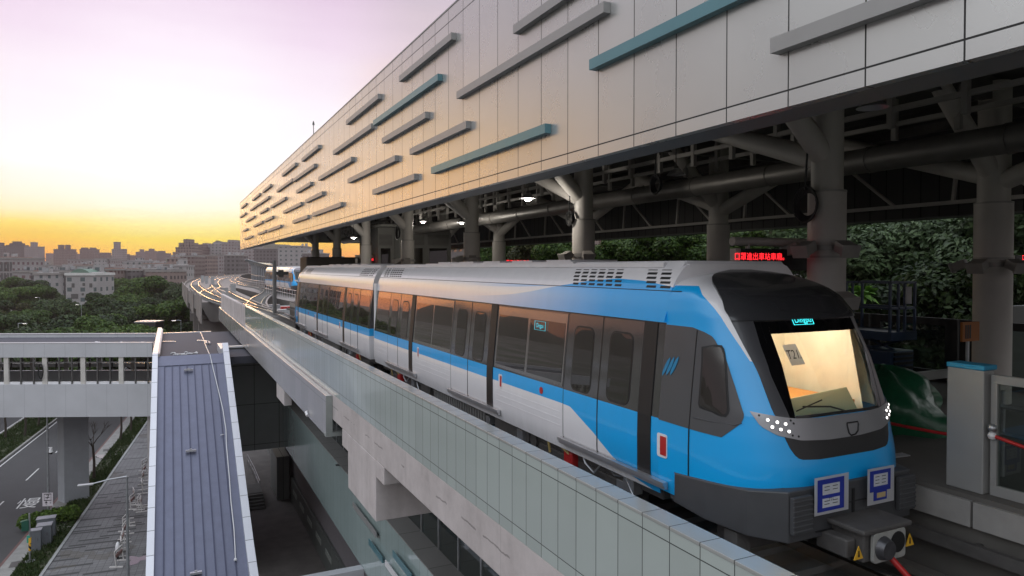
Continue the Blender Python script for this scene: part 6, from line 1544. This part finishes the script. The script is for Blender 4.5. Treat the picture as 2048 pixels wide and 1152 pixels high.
b.box(p.x-.9, p.x+.7, p.y+1.7, p.y+4.5, .113, .95); tag(b.build('steps', conc_dark, loc=p), 'short flight of dark stone steps in the passage', 'steps')
p = at(578, 990, Z=.11); b = MB(); b.box(7.7, 8.69, 60, 64, .113, 3.6); b.box(7.65, 8.69, 59.95, 64.05, 3.6, 3.7); tag(b.build('service_block', lw_m, loc=(8.2, 62, 0), bevel=.02), 'dark green panelled block standing in the passage', 'block')
# ------------------------------------------------------------------ vegetation
lm_a = leaf_mat('leaf_dark', (.011, .024, .008), (.028, .050, .013), (.062, .098, .024))
lm_b = leaf_mat('leaf_mid', (.014, .034, .006), (.045, .088, .012), (.11, .17, .03))
lm_c = leaf_mat('leaf_olive', (.022, .026, .008), (.052, .058, .016), (.115, .102, .03))
lm_d = leaf_mat('leaf_feather', (.028, .046, .020), (.078, .12, .048), (.16, .22, .10))
bark = mat('bark', (.060, .048, .038), .9, var=.3, scale=6)
def leaf_cloud(seed, lobes, n, size, flat=.0, aspect=1.9, shell=.62):
    """kite-shaped leaf clumps over the shells of several lobes; lobes = (centre, radii)"""
    r = np.random.default_rng(seed)
    w = np.array([l[1][0]*l[1][2] for l in lobes]); w = w/w.sum()
    idx = r.choice(len(lobes), n, p=w)
    c = np.array([l[0] for l in lobes])[idx]; rad = np.array([l[1] for l in lobes])[idx]
    d = r.normal(size=(n, 3)); d[:, 2] += .25; d /= np.linalg.norm(d, axis=1)[:, None]
    rr = shell+(1.06-shell)*r.random(n)**.6
    ctr = c+d*rad*rr[:, None]
    nrm = d+r.normal(size=(n, 3))*.55; nrm[:, 2] += .3+flat; nrm /= np.linalg.norm(nrm, axis=1)[:, None]
    a = np.cross(nrm, r.normal(size=(n, 3))); a /= np.linalg.norm(a, axis=1)[:, None]; b = np.cross(nrm, a)
    s = size*(.55+.9*r.random(n))[:, None]
    v = np.stack([ctr-a*s*aspect*.5, ctr-b*s*.42+nrm*s*.08, ctr+a*s*aspect*.5-nrm*s*.12, ctr+b*s*.42+nrm*s*.08], 1).reshape(-1, 3)
    return v
def mesh_quads(name, v, m):
    n = len(v)//4; me = bpy.data.meshes.new(name); me.vertices.add(len(v)); me.vertices.foreach_set('co', v.astype(np.float32).ravel())
    me.loops.add(4*n); me.loops.foreach_set('vertex_index', np.arange(4*n, dtype=np.int32)); me.polygons.add(n)
    me.polygons.foreach_set('loop_start', np.arange(0, 4*n, 4, dtype=np.int32))
    me.update(calc_edges=True); me.validate(); me.materials.append(m); return me
def lobes_for(seed, R0, H0, k, spread=.62, squash=.8):
    rs = random.Random(seed); L = [((0, 0, H0), (R0*.62, R0*.62, R0*.55))]
    for i in range(k):
        a = 2*math.pi*i/k+rs.uniform(-.4, .4); q = R0*spread*rs.uniform(.7, 1.15); rr = R0*rs.uniform(.30, .48)
        L.append(((q*math.cos(a), q*math.sin(a), H0+R0*rs.uniform(-.35, .42)), (rr*1.1, rr*1.1, rr*squash)))
    return L
def trunk_mb(seed, lobes, H0, r0):
    rs = random.Random(seed); b = MB(); zf = H0*.45
    b.tube([(0, 0, 0), (rs.uniform(-.1, .1), rs.uniform(-.1, .1), zf*.5), (rs.uniform(-.15, .15), rs.uniform(-.15, .15), zf)], [r0, r0*.8, r0*.68], 9)
    for (c, rad) in lobes[:7]:
        c = Vector(c); s = Vector((0, 0, zf-.15)); mid = s.lerp(c, .5)+Vector((rs.uniform(-.2, .2), rs.uniform(-.2, .2), .15)); b.tube([s, mid, c], [r0*.5, r0*.33, r0*.12], 6)
    return b
PROTO = []
def proto_tree(seed, R0, H, k, n, size, m, name='tree', flat=0, spread=.62, squash=.8):
    H0 = H-R0*.62; L = lobes_for(seed, R0, H0, k, spread, squash)
    cm = mesh_quads('crown', leaf_cloud(seed, L, n, size, flat), m)
    tb = trunk_mb(seed, L, H0, .05*R0+.06)
    tmesh = tb.build('trunk', bark, smooth=50); tm = tmesh.data; bpy.data.objects.remove(tmesh)
    return cm, tm
def place_tree(pr, x, y, z, s, rz, label, group, name='tree', sz=None):
    t = bpy.data.objects.new(name, None); COL.objects.link(t); t.location = (x, y, z); t.rotation_euler.z = rz; t.scale = (s, s, s*(sz or 1)); t.empty_display_size = .3
    tag(t, label, 'tree', group)
    for nm_, me in (('crown', pr[0]), ('trunk', pr[1])):
        o = bpy.data.objects.new(nm_, me); COL.objects.link(o); o.parent = t
    return t
rs = random.Random(21)
pk = [proto_tree(31, 5.0, 10, 9, 9000, .34, lm_a, spread=.78, squash=.7), proto_tree(32, 5.2, 10.8, 10, 9000, .34, lm_b, spread=.8, squash=.62), proto_tree(33, 4.4, 9.2, 8, 8000, .33, lm_c, spread=.75), proto_tree(34, 6.2, 10, 12, 10000, .36, lm_a, spread=.85, squash=.5), proto_tree(35, 4.6, 11.5, 9, 8500, .34, lm_b, spread=.72, squash=.75)]
lab = ['dark round-crowned tree in the park beyond the footbridge', 'fresh green tree in the park beyond the footbridge', 'olive brown tree in the park beyond the footbridge', 'dark wide spreading tree in the park beyond the footbridge', 'tall green tree in the park beyond the footbridge']
road_free = lambda x, y: not (-13.5 < x-XK(y) < 1.0 and y < 105)
fwd = Vector((math.sin(YAW), math.cos(YAW), 0)); rgt = Vector((math.cos(YAW), -math.sin(YAW), 0))
d = 88.0
while d < 345:
    w0, w1 = -.80*d, -.405*d; x = w0; step = 9.6 if d < 200 else 11
    while x < w1:
        p = fwd*(d+rs.uniform(-3.5, 3.5))+rgt*(x+rs.uniform(-2, 2)); u = CXP+FPX*x/d
        x += step
        if p.x > -.5 and p.y > 70 and u > 430: continue
        if 286 < u < 338 and 80 < d < 168: continue           # the car park opening
        if 128 < u < 196 and d > 215: continue                  # clear view of the white block
        i = rs.choice([0, 0, 1, 1, 2, 3, 3, 4]) if u < 300 else rs.choice([0, 3, 3, 1, 4, 0])
        if 200 < u < 290 and d < 135: i = rs.choice([1, 4, 1])
        s = rs.uniform(.72, 1.28)*(1.0 if d < 200 else 1.1)
        if any(abs(u-ul) < 16 and dl-42 < d < dl+3 for ul, dl in LAMPS): continue
        place_tree(pk[i], p.x, p.y, 0, s, rs.uniform(0, 6.3), lab[i], ['dark park trees', 'green park trees', 'olive park trees', 'spreading park trees', 'tall park trees'][i])
    d *= 1.115
# bare street trees
def bare_tree(u, v, h, label, seed):
    p = at(u, v, Z=.12); t = bpy.data.objects.new('bare_tree', None); COL.objects.link(t); t.location = p; tag(t, label, 'tree', 'bare street trees'); LOC[t.name] = p.copy()
    rs2 = random.Random(seed); b = MB(); top = p+Vector((rs2.uniform(-.1, .1), rs2.uniform(-.1, .1), h*.55)); b.tube([p, p.lerp(top, .5)+Vector((.06, .04, 0)), top], [.13, .11, .09], 8); b.build('trunk', bark, t, smooth=50)
    b = MB()
    def br(s, dr, L, r, dep):
        e = s+dr*L; m_ = s.lerp(e, .5)+Vector((rs2.uniform(-.05, .05), rs2.uniform(-.05, .05), .04)); b.tube([s, m_, e], [r, r*.8, r*.6], 6)
        if dep: 
            for k in range(3): br(e, (dr+Vector((rs2.uniform(-.7, .7), rs2.uniform(-.7, .7), rs2.uniform(-.1, .4)))).normalized(), L*.68, r*.58, dep-1)
    for k in range(4):
        a = 1.57*k+rs2.uniform(-.4, .4); br(top-Vector((0, 0, .1*k)), Vector((math.cos(a)*.6, math.sin(a)*.6, .8)).normalized(), h*.2, .05, 2)
    b.build('branches', bark, t).name = 'bough'
bare_tree(188, 958, 5.6, 'bare dark tree on the verge right of the footbridge pier', 1)
bare_tree(241, 880, 5.0, 'slim bare tree on the verge beyond the puddle', 2); bare_tree(262, 862, 5.0, 'bare tree farthest along the verge under the bridge', 3)
bare_tree(11, 876, 5.0, 'bare tree on the median at the picture edge', 4); bare_tree(50, 872, 5.2, 'bare tree in the middle of the median under the bridge', 5); bare_tree(77, 852, 5.0, 'bare tree farthest along the median under the bridge', 6)
# hedge by the cabinets
p = at(92, 1062, Z=.12); L = [((p.x-1.3+.55*k, p.y+.8+.15*k, .75), (.55, .6, .55)) for k in range(6)]
o = bpy.data.objects.new('hedge', mesh_quads('hedge', leaf_cloud(77, L, 5200, .12, .2), leaf_mat('leaf_hedge', (.02, .045, .006), (.06, .11, .012), (.13, .20, .03)))); COL.objects.link(o); tag(o, 'bright green clipped hedge behind the roadside cabinets', 'hedge')
# hillside on the right behind the station
hs = mat('hillside_soil', (.035, .04, .018), .95, var=.4, scale=.6, bump=.3, bscale=5)
b = MB(); xs = [20.6, 22.5, 24.5, 28, 34, 45, 70, 120, 220]; zs_ = [0, 9.5, 14.4, 15.6, 16.3, 16.6, 17, 17, 0]
ys = [-40+8*i for i in range(28)]
b.grid(len(ys), len(xs), lambda i, j: Vector((xs[j]+.6*math.sin(i*1.3+j), ys[i], 0 if i in (0, 27) else zs_[j]+.3*math.sin(i*2.1+j*3)*(zs_[j] > 5)))); tag(b.build('hillside', hs, smooth=60), kind='structure')
def solo(u, v, X, R0, seed, n, size, m, label, flat=.2, k=10, grp='trees on the bank behind the station', name='tree', base=15.5):
    c = at(u, v, X=X); H = max(c.z+R0*.62-base, R0*1.1); pr = proto_tree(seed, R0, H, k, n, size, m, flat=flat)
    return place_tree(pr, c.x, c.y, base, 1, seed % 6, label, grp, name)
solo(1790, 505, 27.5, 3.4, 51, 28500, 0.140, lm_d, 'large feathery tree right of the thick front column', .35, 13)
solo(1905, 520, 28.5, 3.6, 52, 28500, 0.140, lm_d, 'large feathery tree left of the rightmost column', .35, 13)
solo(1720, 560, 25.5, 2.0, 53, 13300, 0.133, lm_d, 'smaller feathery tree just behind the blue lift', .3)
solo(1850, 590, 25.2, 2.3, 54, 15200, 0.126, lm_a, 'dark leafy bush tree above the glass gates', .2)
solo(1965, 590, 25.5, 2.4, 55, 15200, 0.126, lm_a, 'dark leafy tree behind the rightmost column', .2)
solo(2060, 500, 28, 3.4, 56, 17100, 0.140, lm_d, 'feathery tree at the right picture edge', .3)
solo(1655, 500, 30, 3.0, 57, 15200, 0.140, lm_d, 'feathery tree half hidden by the thick front column', .3)
solo(1560, 478, 34, 2.0, 58, 9500, 0.140, lm_b, 'low green tree above the large red sign', .2)
solo(1500, 488, 33, 1.9, 59, 9500, 0.140, lm_b, 'low green tree left of the large red sign', .2)
solo(1370, 500, 27, 1.9, 60, 13300, 0.119, lm_b, 'bright green bush left of the middle rear column', .2)
solo(1300, 497, 27.5, 2.2, 61, 15200, 0.119, lm_b, 'broad bright green bush above the train roof', .2)
solo(1235, 505, 27, 1.6, 62, 9500, 0.119, lm_b, 'small bright green bush right of the second front column', .2)
solo(1115, 505, 27, 1.9, 63, 11400, 0.126, lm_b, 'green bush left of the second front column', .2)
solo(1060, 503, 28, 2.1, 64, 11400, 0.126, lm_c, 'olive green bush above the small red sign', .2)
solo(1015, 506, 27.5, 1.8, 65, 9500, 0.126, lm_b, 'green bush behind the slim rear column', .2)
solo(975, 510, 29, 1.7, 66, 7600, 0.140, lm_b, 'green bush between the fourth front column and the slim column', .2)
# undergrowth seen through the far gates
L = [((24.3+rs.uniform(-.3, 1.2), 6+.9*k, 15.6+rs.uniform(-.8, .9)), (.9, .9, .8)) for k in range(34)]
o = bpy.data.objects.new('undergrowth', mesh_quads('undergrowth', leaf_cloud(88, L, 16000, .17, .2, 2.6), lm_d)); COL.objects.link(o); tag(o, kind='stuff')
p = at(1725, 596, X=22.6); b = MB(); lf = leaf_mat('leaf_banana', (.05, .12, .01), (.10, .22, .03), (.17, .30, .05))
vs = []; rs3 = random.Random(2)
for k in range(46):
    a = rs3.uniform(0, 6.28); e = rs3.uniform(-.2, 1.0); dr = Vector((math.cos(a)*math.cos(e), math.sin(a)*math.cos(e), math.sin(e))); sd_ = dr.cross(Vector((0, 0, 1))).normalized()*.10; s = p+dr*.15; q = p+dr*.45+Vector((0, 0, .05)); f = p+dr*.72-Vector((0, 0, .12))
    b.add([s, q+sd_, f, q-sd_], [(0, 1, 2, 3)])
b.tube([(p.x, p.y, 14.5), p], .06, 6); tag(b.build('banana_plant', lf, loc=p), 'light green broad-leaved plant beside the blue lift', 'plant')
# palms far behind
def palm(u, v, X, label, seed):
    c = at(u, v, X=X); t = bpy.data.objects.new('palm_tree', None); COL.objects.link(t); t.location = (c.x, c.y, 15.5); LOC[t.name] = Vector((c.x, c.y, 15.5)); tag(t, label, 'palm', 'palms behind the station')
    b = MB(); b.tube([(c.x, c.y, 15.5), (c.x+.1, c.y, c.z)], [.16, .11], 8); b.build('trunk', bark, t); r2 = random.Random(seed); b = MB()
    for k in range(18):
        a = 2*math.pi*k/18+r2.uniform(-.2, .2); el = r2.uniform(-.1, .9); pts = [c+Vector((math.cos(a)*s*1.9*math.cos(el), math.sin(a)*s*1.9*math.cos(el), 1.5*s*math.sin(el)-1.6*s*s)) for s in (0, .25, .5, .75, 1)]
        sdv = Vector((-math.sin(a), math.cos(a), 0))
        for q0, q1, i in zip(pts, pts[1:], range(4)):
            for sgn in (-1, 1):
                for f in (0, .33, .66):
                    q = q0.lerp(q1, f); tip = q+sdv*sgn*.55*(1-.15*i)+(q1-q0).normalized()*.25-Vector((0, 0, .28)); b.add([q, q0.lerp(q1, min(f+.2, 1)), tip], [(0, 1, 2)])
    b.build('frond_crown', lm_d, t).name = 'crown'
for k, (u, v, X) in enumerate(((1245, 484, 40), (1290, 478, 40), (1335, 482, 38), (1385, 476, 36), (1410, 486, 34))): palm(u, v, X, ['leftmost drooping palm behind the bright green bushes', 'second palm from the left behind the bushes', 'middle palm behind the bushes', 'fourth palm behind the bushes', 'palm beside the middle rear column'][k], k)
# far hazy woods beyond the first houses
L = []
for u, d_ in ((105, 560), (118, 570), (130, 590), (145, 560), (160, 620), (178, 600), (195, 640), (210, 620), (225, 600), (60, 430), (75, 440), (90, 460), (250, 700), (20, 500), (35, 520), (240, 660), (45, 470)):
    q = fwd*d_+rgt*((u-CXP)/FPX*d_); L.append(((q.x, q.y, 8.5), (13, 13, 8)))
o = bpy.data.objects.new('distant_woods', mesh_quads('distant_woods', leaf_cloud(99, L, 15000, 1.6), lm_a)); COL.objects.link(o); tag(o, kind='stuff')
# ------------------------------------------------------------------ the city
CM = [city_mat('facade_grey', (.13, .115, .115), (.075, .068, .07)), city_mat('facade_brown', (.18, .14, .13), (.10, .062, .06), 2.8, 3.1, .5, .45), city_mat('facade_pale', (.26, .235, .235), (.15, .095, .10), 3.6, 3.3, .45, .42), city_mat('facade_white', (.30, .28, .28), (.10, .12, .125), 4.2, 3.4, .35, .4), city_mat('facade_rose', (.22, .165, .15), (.08, .07, .07), 3.0, 3.2, .5, .5)]
roofc = mat('roof_concrete', (.25, .23, .22), .9, var=.2, scale=.2)
shed_a, shed_b, shed_c = mat('shed_pale', (.42, .40, .40), .5, var=.1), mat('shed_rust', (.30, .15, .11), .7, var=.1), mat('shed_dark', (.12, .12, .13), .6, var=.1)
def building(u0, u1, vt, d, dp, mi, label, cat='building', grp=None, base=0, yaw=None, tops=(), parapet=True, name='tower_block'):
    c0 = fwd*d+rgt*((u0-CXP)/FPX*d); c1 = fwd*d+rgt*((u1-CXP)/FPX*d); w = (c1-c0).length
    h = CAMZ-(vt-VHZ)/FPX*d-base; ya = -YAW+(yaw if yaw is not None else 0); mid = (c0+c1)/2
    t = bpy.data.objects.new(name, None); COL.objects.link(t); t.location = (mid.x, mid.y, base); t.rotation_euler.z = ya; tag(t, label, cat, grp)
    def part(nm_, mb, m):
        me = mb.build(nm_, m); me.parent = t; return me
    b = MB(); b.box(-w/2, w/2, 0, dp, 0, h); part('wall', b, CM[mi])
    b = MB(); b.box(-w/2-.3, w/2+.3, -.3, dp+.3, h, h+.9); 
    for (a, c, hh) in tops: b.box(-w/2+w*a, -w/2+w*c, dp*.2, dp*.7, h+.9, h+.9+hh)
    part('roof', b, roofc if not tops else CM[mi])
    if d < 600:
        r_ = random.Random(int(u0*7+d)); k_ = 0
        for q in range(r_.choice((2, 3, 4))):
            b = MB(); x = w*r_.uniform(-.42, .42); y = dp*r_.uniform(.15, .7); sz = r_.uniform(.8, 1.6)
            if q % 2: b.box(x-sz, x+sz, y-sz, y+sz, h+.9, h+.9+r_.uniform(1.4, 2.8))
            else: b.tube([(x, y, h+.9), (x, y, h+1.4), (x, y, h+2.9)], [.15, sz*.7, sz*.7], 10)
            part('roof_hut' if q % 2 else 'water_tank', b, CM[3] if q % 2 else steel)
        b = MB(); b.box(-w/2+1, w/2-1, .6, dp*r_.uniform(.5, .9), h+.9, h+1.15); part('roof_sheet', b, (shed_a, shed_b, shed_c)[r_.randrange(3)])
    return t, w, h
sky_ = [(-14, 11, 492, 900, 40, 0, ((.2, .5, 5),), 'grey tower at the left picture edge under the orange sky'), (13, 43, 491, 880, 40, 0, ((.1, .9, 3), (.3, .7, 6)), 'tall grey tower with a stepped framed roof, second from the left edge'), (49, 77, 494, 860, 35, 2, ((.35, .65, 7),), 'pale tower with a dark central stripe and one raised block'),
 (107, 141, 499, 1000, 40, 1, ((.2, .4, 8), (.62, .78, 8)), 'broad tower with two raised blocks on its roof'), (160, 189, 499, 1050, 40, 1, ((.0, .35, 3), (.6, .9, 3)), 'square tower left of the skyline middle'), (190, 197, 507, 1100, 30, 0, (), 'narrow block stuck to the square tower'),
 (200, 215, 506, 1100, 30, 1, (), 'low square block in the skyline middle'), (215, 224, 511, 1150, 30, 0, (), 'low grey block before the slim pale tower'), (224, 246, 499, 900, 30, 2, ((.1, .55, 12),), 'slim pale tower with a tall top block'), (246, 252, 509, 1000, 30, 0, (), 'thin annex right of the slim pale tower'),
 (92, 100, 507, 2200, 50, 0, (), 'tiny far block between the towers'), (141, 157, 508, 2300, 60, 0, ((.2, .5, 6),), 'distant faded block left of the square tower'), (258, 276, 511, 1500, 40, 0, (), 'faded low block in the right skyline'), (272, 292, 504, 1700, 50, 0, ((.3, .6, 8),), 'faded block behind the low roofs'), (290, 306, 502, 1350, 40, 1, ((.4, .9, 5),), 'brown block where the skyline dips'),
 (306, 334, 507, 1400, 50, 0, ((.3, .7, 6),), 'wide faded stepped block before the skyline gap'), (312, 322, 503, 2500, 40, 0, (), 'far thin tower in the skyline gap'), (334, 348, 512, 1300, 40, 0, (), 'low block at the skyline gap'), (346, 358, 505, 900, 30, 4, (), 'rose brown block starting the hillside flats')]
for u0, u1, vt, d_, dp, mi, tops, lb in sky_: building(u0, u1, vt, min(d_*1.3, 2450), dp*.45, mi, lb, 'tower', 'towers on the skyline', tops=tops, yaw=R(rs.uniform(-3, 3)))
hill = [(352, 384, 496, 760, 30, 4, ((.05, .3, 5), (.35, .7, 9), (.75, .95, 5)), 'stepped brown apartment block with three roof turrets'), (382, 404, 497, 800, 30, 1, ((.2, .8, 4),), 'brown apartment block right of the turreted one'), (400, 424, 494, 840, 30, 2, ((.1, .5, 4),), 'pale hillside flats left of the white slab'),
 (418, 446, 491, 820, 26, 3, ((.2, .9, 3),), 'white apartment slab stepping up the hill'), (444, 472, 488, 800, 26, 2, ((.3, .8, 4),), 'pale apartment slab just left of the golden roof end'), (470, 512, 492, 700, 26, 2, (), 'pale apartment slab below the golden roof end'), (508, 560, 498, 640, 26, 0, (), 'grey apartment row under the canopy end'), (556, 606, 494, 560, 26, 3, (), 'white apartment row seen under the canopy'), (604, 640, 508, 520, 20, 0, (), 'grey block seen under the canopy behind the distant train'),
 (346, 362, 514, 560, 20, 4, (), 'rose block before the hillside flats'), (364, 388, 514, 520, 22, 1, (), 'dark brown block above the curving rails'), (392, 416, 512, 600, 20, 4, (), 'reddish block behind the rail curve'), (420, 443, 510, 640, 22, 2, (), 'pale block beside the noise barrier'), (449, 478, 512, 520, 20, 0, (), 'grey block behind the noise barrier'), (335, 352, 518, 480, 18, 4, (), 'small rose block left of the rail curve')]
for u0, u1, vt, d_, dp, mi, tops, lb in hill: building(u0, u1, vt, d_, dp, mi, lb, 'apartment block', 'flats below the hill', tops=tops, yaw=R(rs.uniform(-6, 6)), name='apartment_block')
low = [(133, 222, 520, 700, 30, 2, 'long low pale building with a flat roof in the middle distance', ()), (190, 206, 518, 690, 20, 3, 'small white roof hut on the long low building', ()), (245, 286, 526, 480, 25, 3, 'white three storey building with dark window rows', ((.0, .9, 1),)), (284, 325, 530, 460, 22, 2, 'pale building with balconies right of the white one', ()), (268, 330, 541, 340, 16, 2, 'pale low roof behind the round trees', ()), (222, 262, 542, 330, 18, 0, 'grey workshop right of the white block', ()), (187, 226, 541, 320, 18, 1, 'dark workshop joined to the white block', ()),
 (290, 342, 544, 330, 14, 4, 'low building with an orange roof by the viaduct', ()), (345, 372, 533, 380, 14, 3, 'white corner block where the viaduct begins', ((.3, .7, 3),)), (92, 140, 545, 310, 16, 0, 'dark house left of the white block', ()), (66, 92, 550, 300, 14, 3, 'small white fronted house in the trees', ()), (62, 140, 546, 330, 3, 0, 'long dark shed roof left of the white block', ()), (25, 62, 545, 330, 16, 2, 'pale roof at the left above the trees', ()), (58, 92, 533, 480, 20, 3, 'white roofed house in the left distance', ()), (140, 178, 533, 470, 16, 3, 'small white house before the far woods', ())]
for u0, u1, vt, d_, dp, mi, lb, tops in low: building(u0, u1, vt, d_, dp, mi, lb, 'building', 'low houses beyond the park', tops=tops, yaw=R(rs.uniform(-10, 10)), name='low_house')
# colonnaded building at the left edge
t, w, h = building(-30, 25, 518, 360, 25, 2, 'pale building with tall dark window bays at the left edge', 'building', name='civic_building')
for k in range(9):
    for z0, z1 in ((h-6.3, h-1.6), (h-12, h-7.2)):
        b = MB(); x = -w/2+w*(k+.25)/9; b.box(x, x+w/9*.55, -.25, -.02, z0, z1); o = b.build('window', CM[0] if False else dark); o.parent = t
# white block with a green barrel roof
t, w, h = building(133, 188, 551, 235, 14, 3, 'white four storey block with a green curved roof among the trees', 'building', yaw=R(6), name='white_block')
t.children[0].data.materials[0] = mat('white_render', (.56, .54, .53), .8, var=.12, scale=.3)
for (x, z, ww, hh) in ((-.25, .80, .9, 1.4), (.12, .82, .8, 1.0), (.36, .80, .9, 1.4), (-.2, .58, 2.2, 1.6), (.08, .62, .7, .7), (-.2, .36, 1.0, 1.4), (.12, .38, .9, .9), (-.25, .16, 1.2, 1.5), (.3, .45, 1.0, 1.2)):
    b = MB(); b.box(w*x-ww/2, w*x+ww/2, -.08, .05, h*z-hh/2, h*z+hh/2); o = b.build('window', dark); o.parent = t
b = MB(); n = 12; b.prism([(-w/2*.72+w*.72*i/n, -.2, h+.9+2.4*math.sin(math.pi*(.12+.76*i/n))-1.0) for i in range(n+1)]+[(w/2*.72*.2+w*.26, -.2, h+.9), (-w/2*.72, -.2, h+.9)], (0, 12, 0)); o = b.build('barrel_roof', mat('roof_green', (.13, .20, .16), .6)); o.parent = t
# buildings to the right behind the bank
def blk(u0, u1, vt, X, mi, label, dx=14):
    p, q = at(u0, vt, X=X), at(u1, vt, X=X); b = MB(); z = p.z; y0, y1 = min(p.y, q.y), max(p.y, q.y)
    t = empty('apartment_block', (X, (y0+y1)/2, 15.5), label, 'apartment block', 'flats behind the station')
    b.box(X, X+dx, y0, y1, 15.5, z); b.build('wall', CM[mi], t); b = MB(); b.box(X-.3, X+dx, y0-.3, y1+.3, z, z+.6); b.build('roof', roofc, t)
    yy = y0+1
    k = 0
    while yy < y1-1.5 and k < 24:
        for zz_ in (z-2.6, z-5.8):
            if zz_ > 16: b = MB(); b.box(X-.12, X-.02, yy, yy+1.3, zz_, zz_+1.3); b.build('window', dark, t)
        yy += 3.4; k += 1
blk(1250, 1040, 425, 62, 4, 'pinkish block of flats seen between the columns'); blk(1000, 900, 470, 58, 0, 'grey blue block of flats beside the plant room'); blk(1640, 1490, 430, 70, 2, 'pale block glowing above the low green trees'); blk(2120, 2000, 420, 45, 3, 'pale block at the top right behind the last column')
# hills on the horizon, and the ridge left of the picture that the train windows mirror
m, t_, bs = newmat('hill_cover'); t_.set(bs.inputs['Base Color'], t_.ramp(t_.noise(.01, 6), [(.3, (.03, .04, .02, 1)), (.7, (.07, .07, .045, 1))])); bs.inputs['Roughness'].default_value = .95
def ridge(pts, d0, name):
    """pts: (azimuth from the camera axis in image pixels, crest v)"""
    b = MB(); n = 60; f = sorted(pts); u0, u1 = f[0][0], f[-1][0]
    def fn(i, j):
        u = u0+(u1-u0)*i/(n-1); a = math.atan2(u-CXP, FPX)+YAW; vt = lerp(f, u); hh = (VHZ-vt)/FPX*d0*math.cos(a-YAW)**-1*math.cos(a-YAW)+CAMZ
        hh = max(hh+d0*.0022*(math.sin(i*1.7)+.6*math.sin(i*3.9+1)), 0)
        k = j/7; dd = d0*(.86+.28*k); return Vector((math.sin(a)*dd, math.cos(a)*dd, hh*max(math.sin(math.pi*min(k*1.0, 1)), 0)))
    b.grid(n, 8, fn); tag(b.build(name, m, smooth=60), kind='structure')
ridge([(330, 520), (380, 505), (425, 489), (470, 484), (540, 484), (600, 498), (640, 512), (760, 516), (900, 515), (1100, 512)], 1500, 'hill')
ridge([(-60, 528), (60, 522), (180, 524), (300, 521), (360, 526)], 2500, 'hill')
b = MB(); n = 70
def fnl(i, j):
    a = R(-78)+R(64)*i/(n-1); hh = 40+15*math.sin(i*.33)+12*math.sin(i*.9+2)+7*math.sin(i*2.3); k = j/6; dd = 1500*(.85+.3*k); e = min(1, i/6, (n-1-i)/10); return Vector((math.sin(a)*dd, math.cos(a)*dd, max(hh*e, 0)*math.sin(math.pi*k)))
b.grid(n, 7, fnl); tag(b.build('hill', m, smooth=60), kind='structure')
# parked cars glimpsed in the opening
carcol = [mat('car_white', (.6, .6, .6), .25, coat=.5, var=0), mat('car_silver', (.35, .35, .36), .25, .5, var=0), mat('car_dark', (.05, .05, .06), .25, coat=.5, var=0)]
def parked(u, v, rz, ci, label):
    p = at(u, v, Z=.02); t = bpy.data.objects.new('parked_car', None); COL.objects.link(t); t.location = p; t.rotation_euler.z = rz; tag(t, label, 'car', 'cars in the park car park')
    def part(nm_, mb, m, **k): o = mb.build(nm_, m, **k); o.parent = t
    b = MB(); b.box(-2.1, 2.1, -.85, .85, .30, .88); b.prism([(-1.5, -.75, .88), (1.3, -.75, .88), (.7, -.75, 1.42), (-1.0, -.75, 1.42)], (0, 1.5, 0)); part('body', b, carcol[ci], bevel=.06)
    b = MB(); b.prism([(-1.38, -.765, .92), (1.18, -.765, .92), (.66, -.765, 1.36), (-.95, -.765, 1.36)], (0, 1.53, 0)); part('window', b, black)
    for x in (-1.3, 1.3):
        for y in (-.8, .8): b = MB(); b.tube([(x, y-.1, .32), (x, y+.1, .32)], .32, 14); part('wheel', b, black)
for k, (u, v, c) in enumerate(((303, 628, 0), (315, 622, 1), (326, 617, 0), (309, 640, 2), (322, 634, 0), (338, 611, 1))): parked(u, v, 1.2+.1*k, c, ['white car parked nearest the dark hut among the trees', 'silver car parked behind the white one', 'white car parked farther in the opening', 'dark car parked at the left of the opening', 'white car parked in the middle of the opening', 'silver car parked beneath the far trees'][k])
p = at(297, 664, Z=0); t = empty('ticket_hut', (p.x, p.y+6, 0), 'dark flat roofed hut with a pale roof edge behind the footbridge', 'hut'); pp = fwd*118+rgt*((298-CXP)/FPX*118)
b = MB(); b.obox((pp.x, pp.y, 5.05), rgt*1.7, fwd*1.4, (0, 0, 5.05)); b.build('wall', mat('hut_dark', (.035, .03, .032), .5), t); b = MB(); b.obox((pp.x, pp.y, 10.2), rgt*1.8, fwd*1.5, (0, 0, .10)); b.build('roof', alu, t)
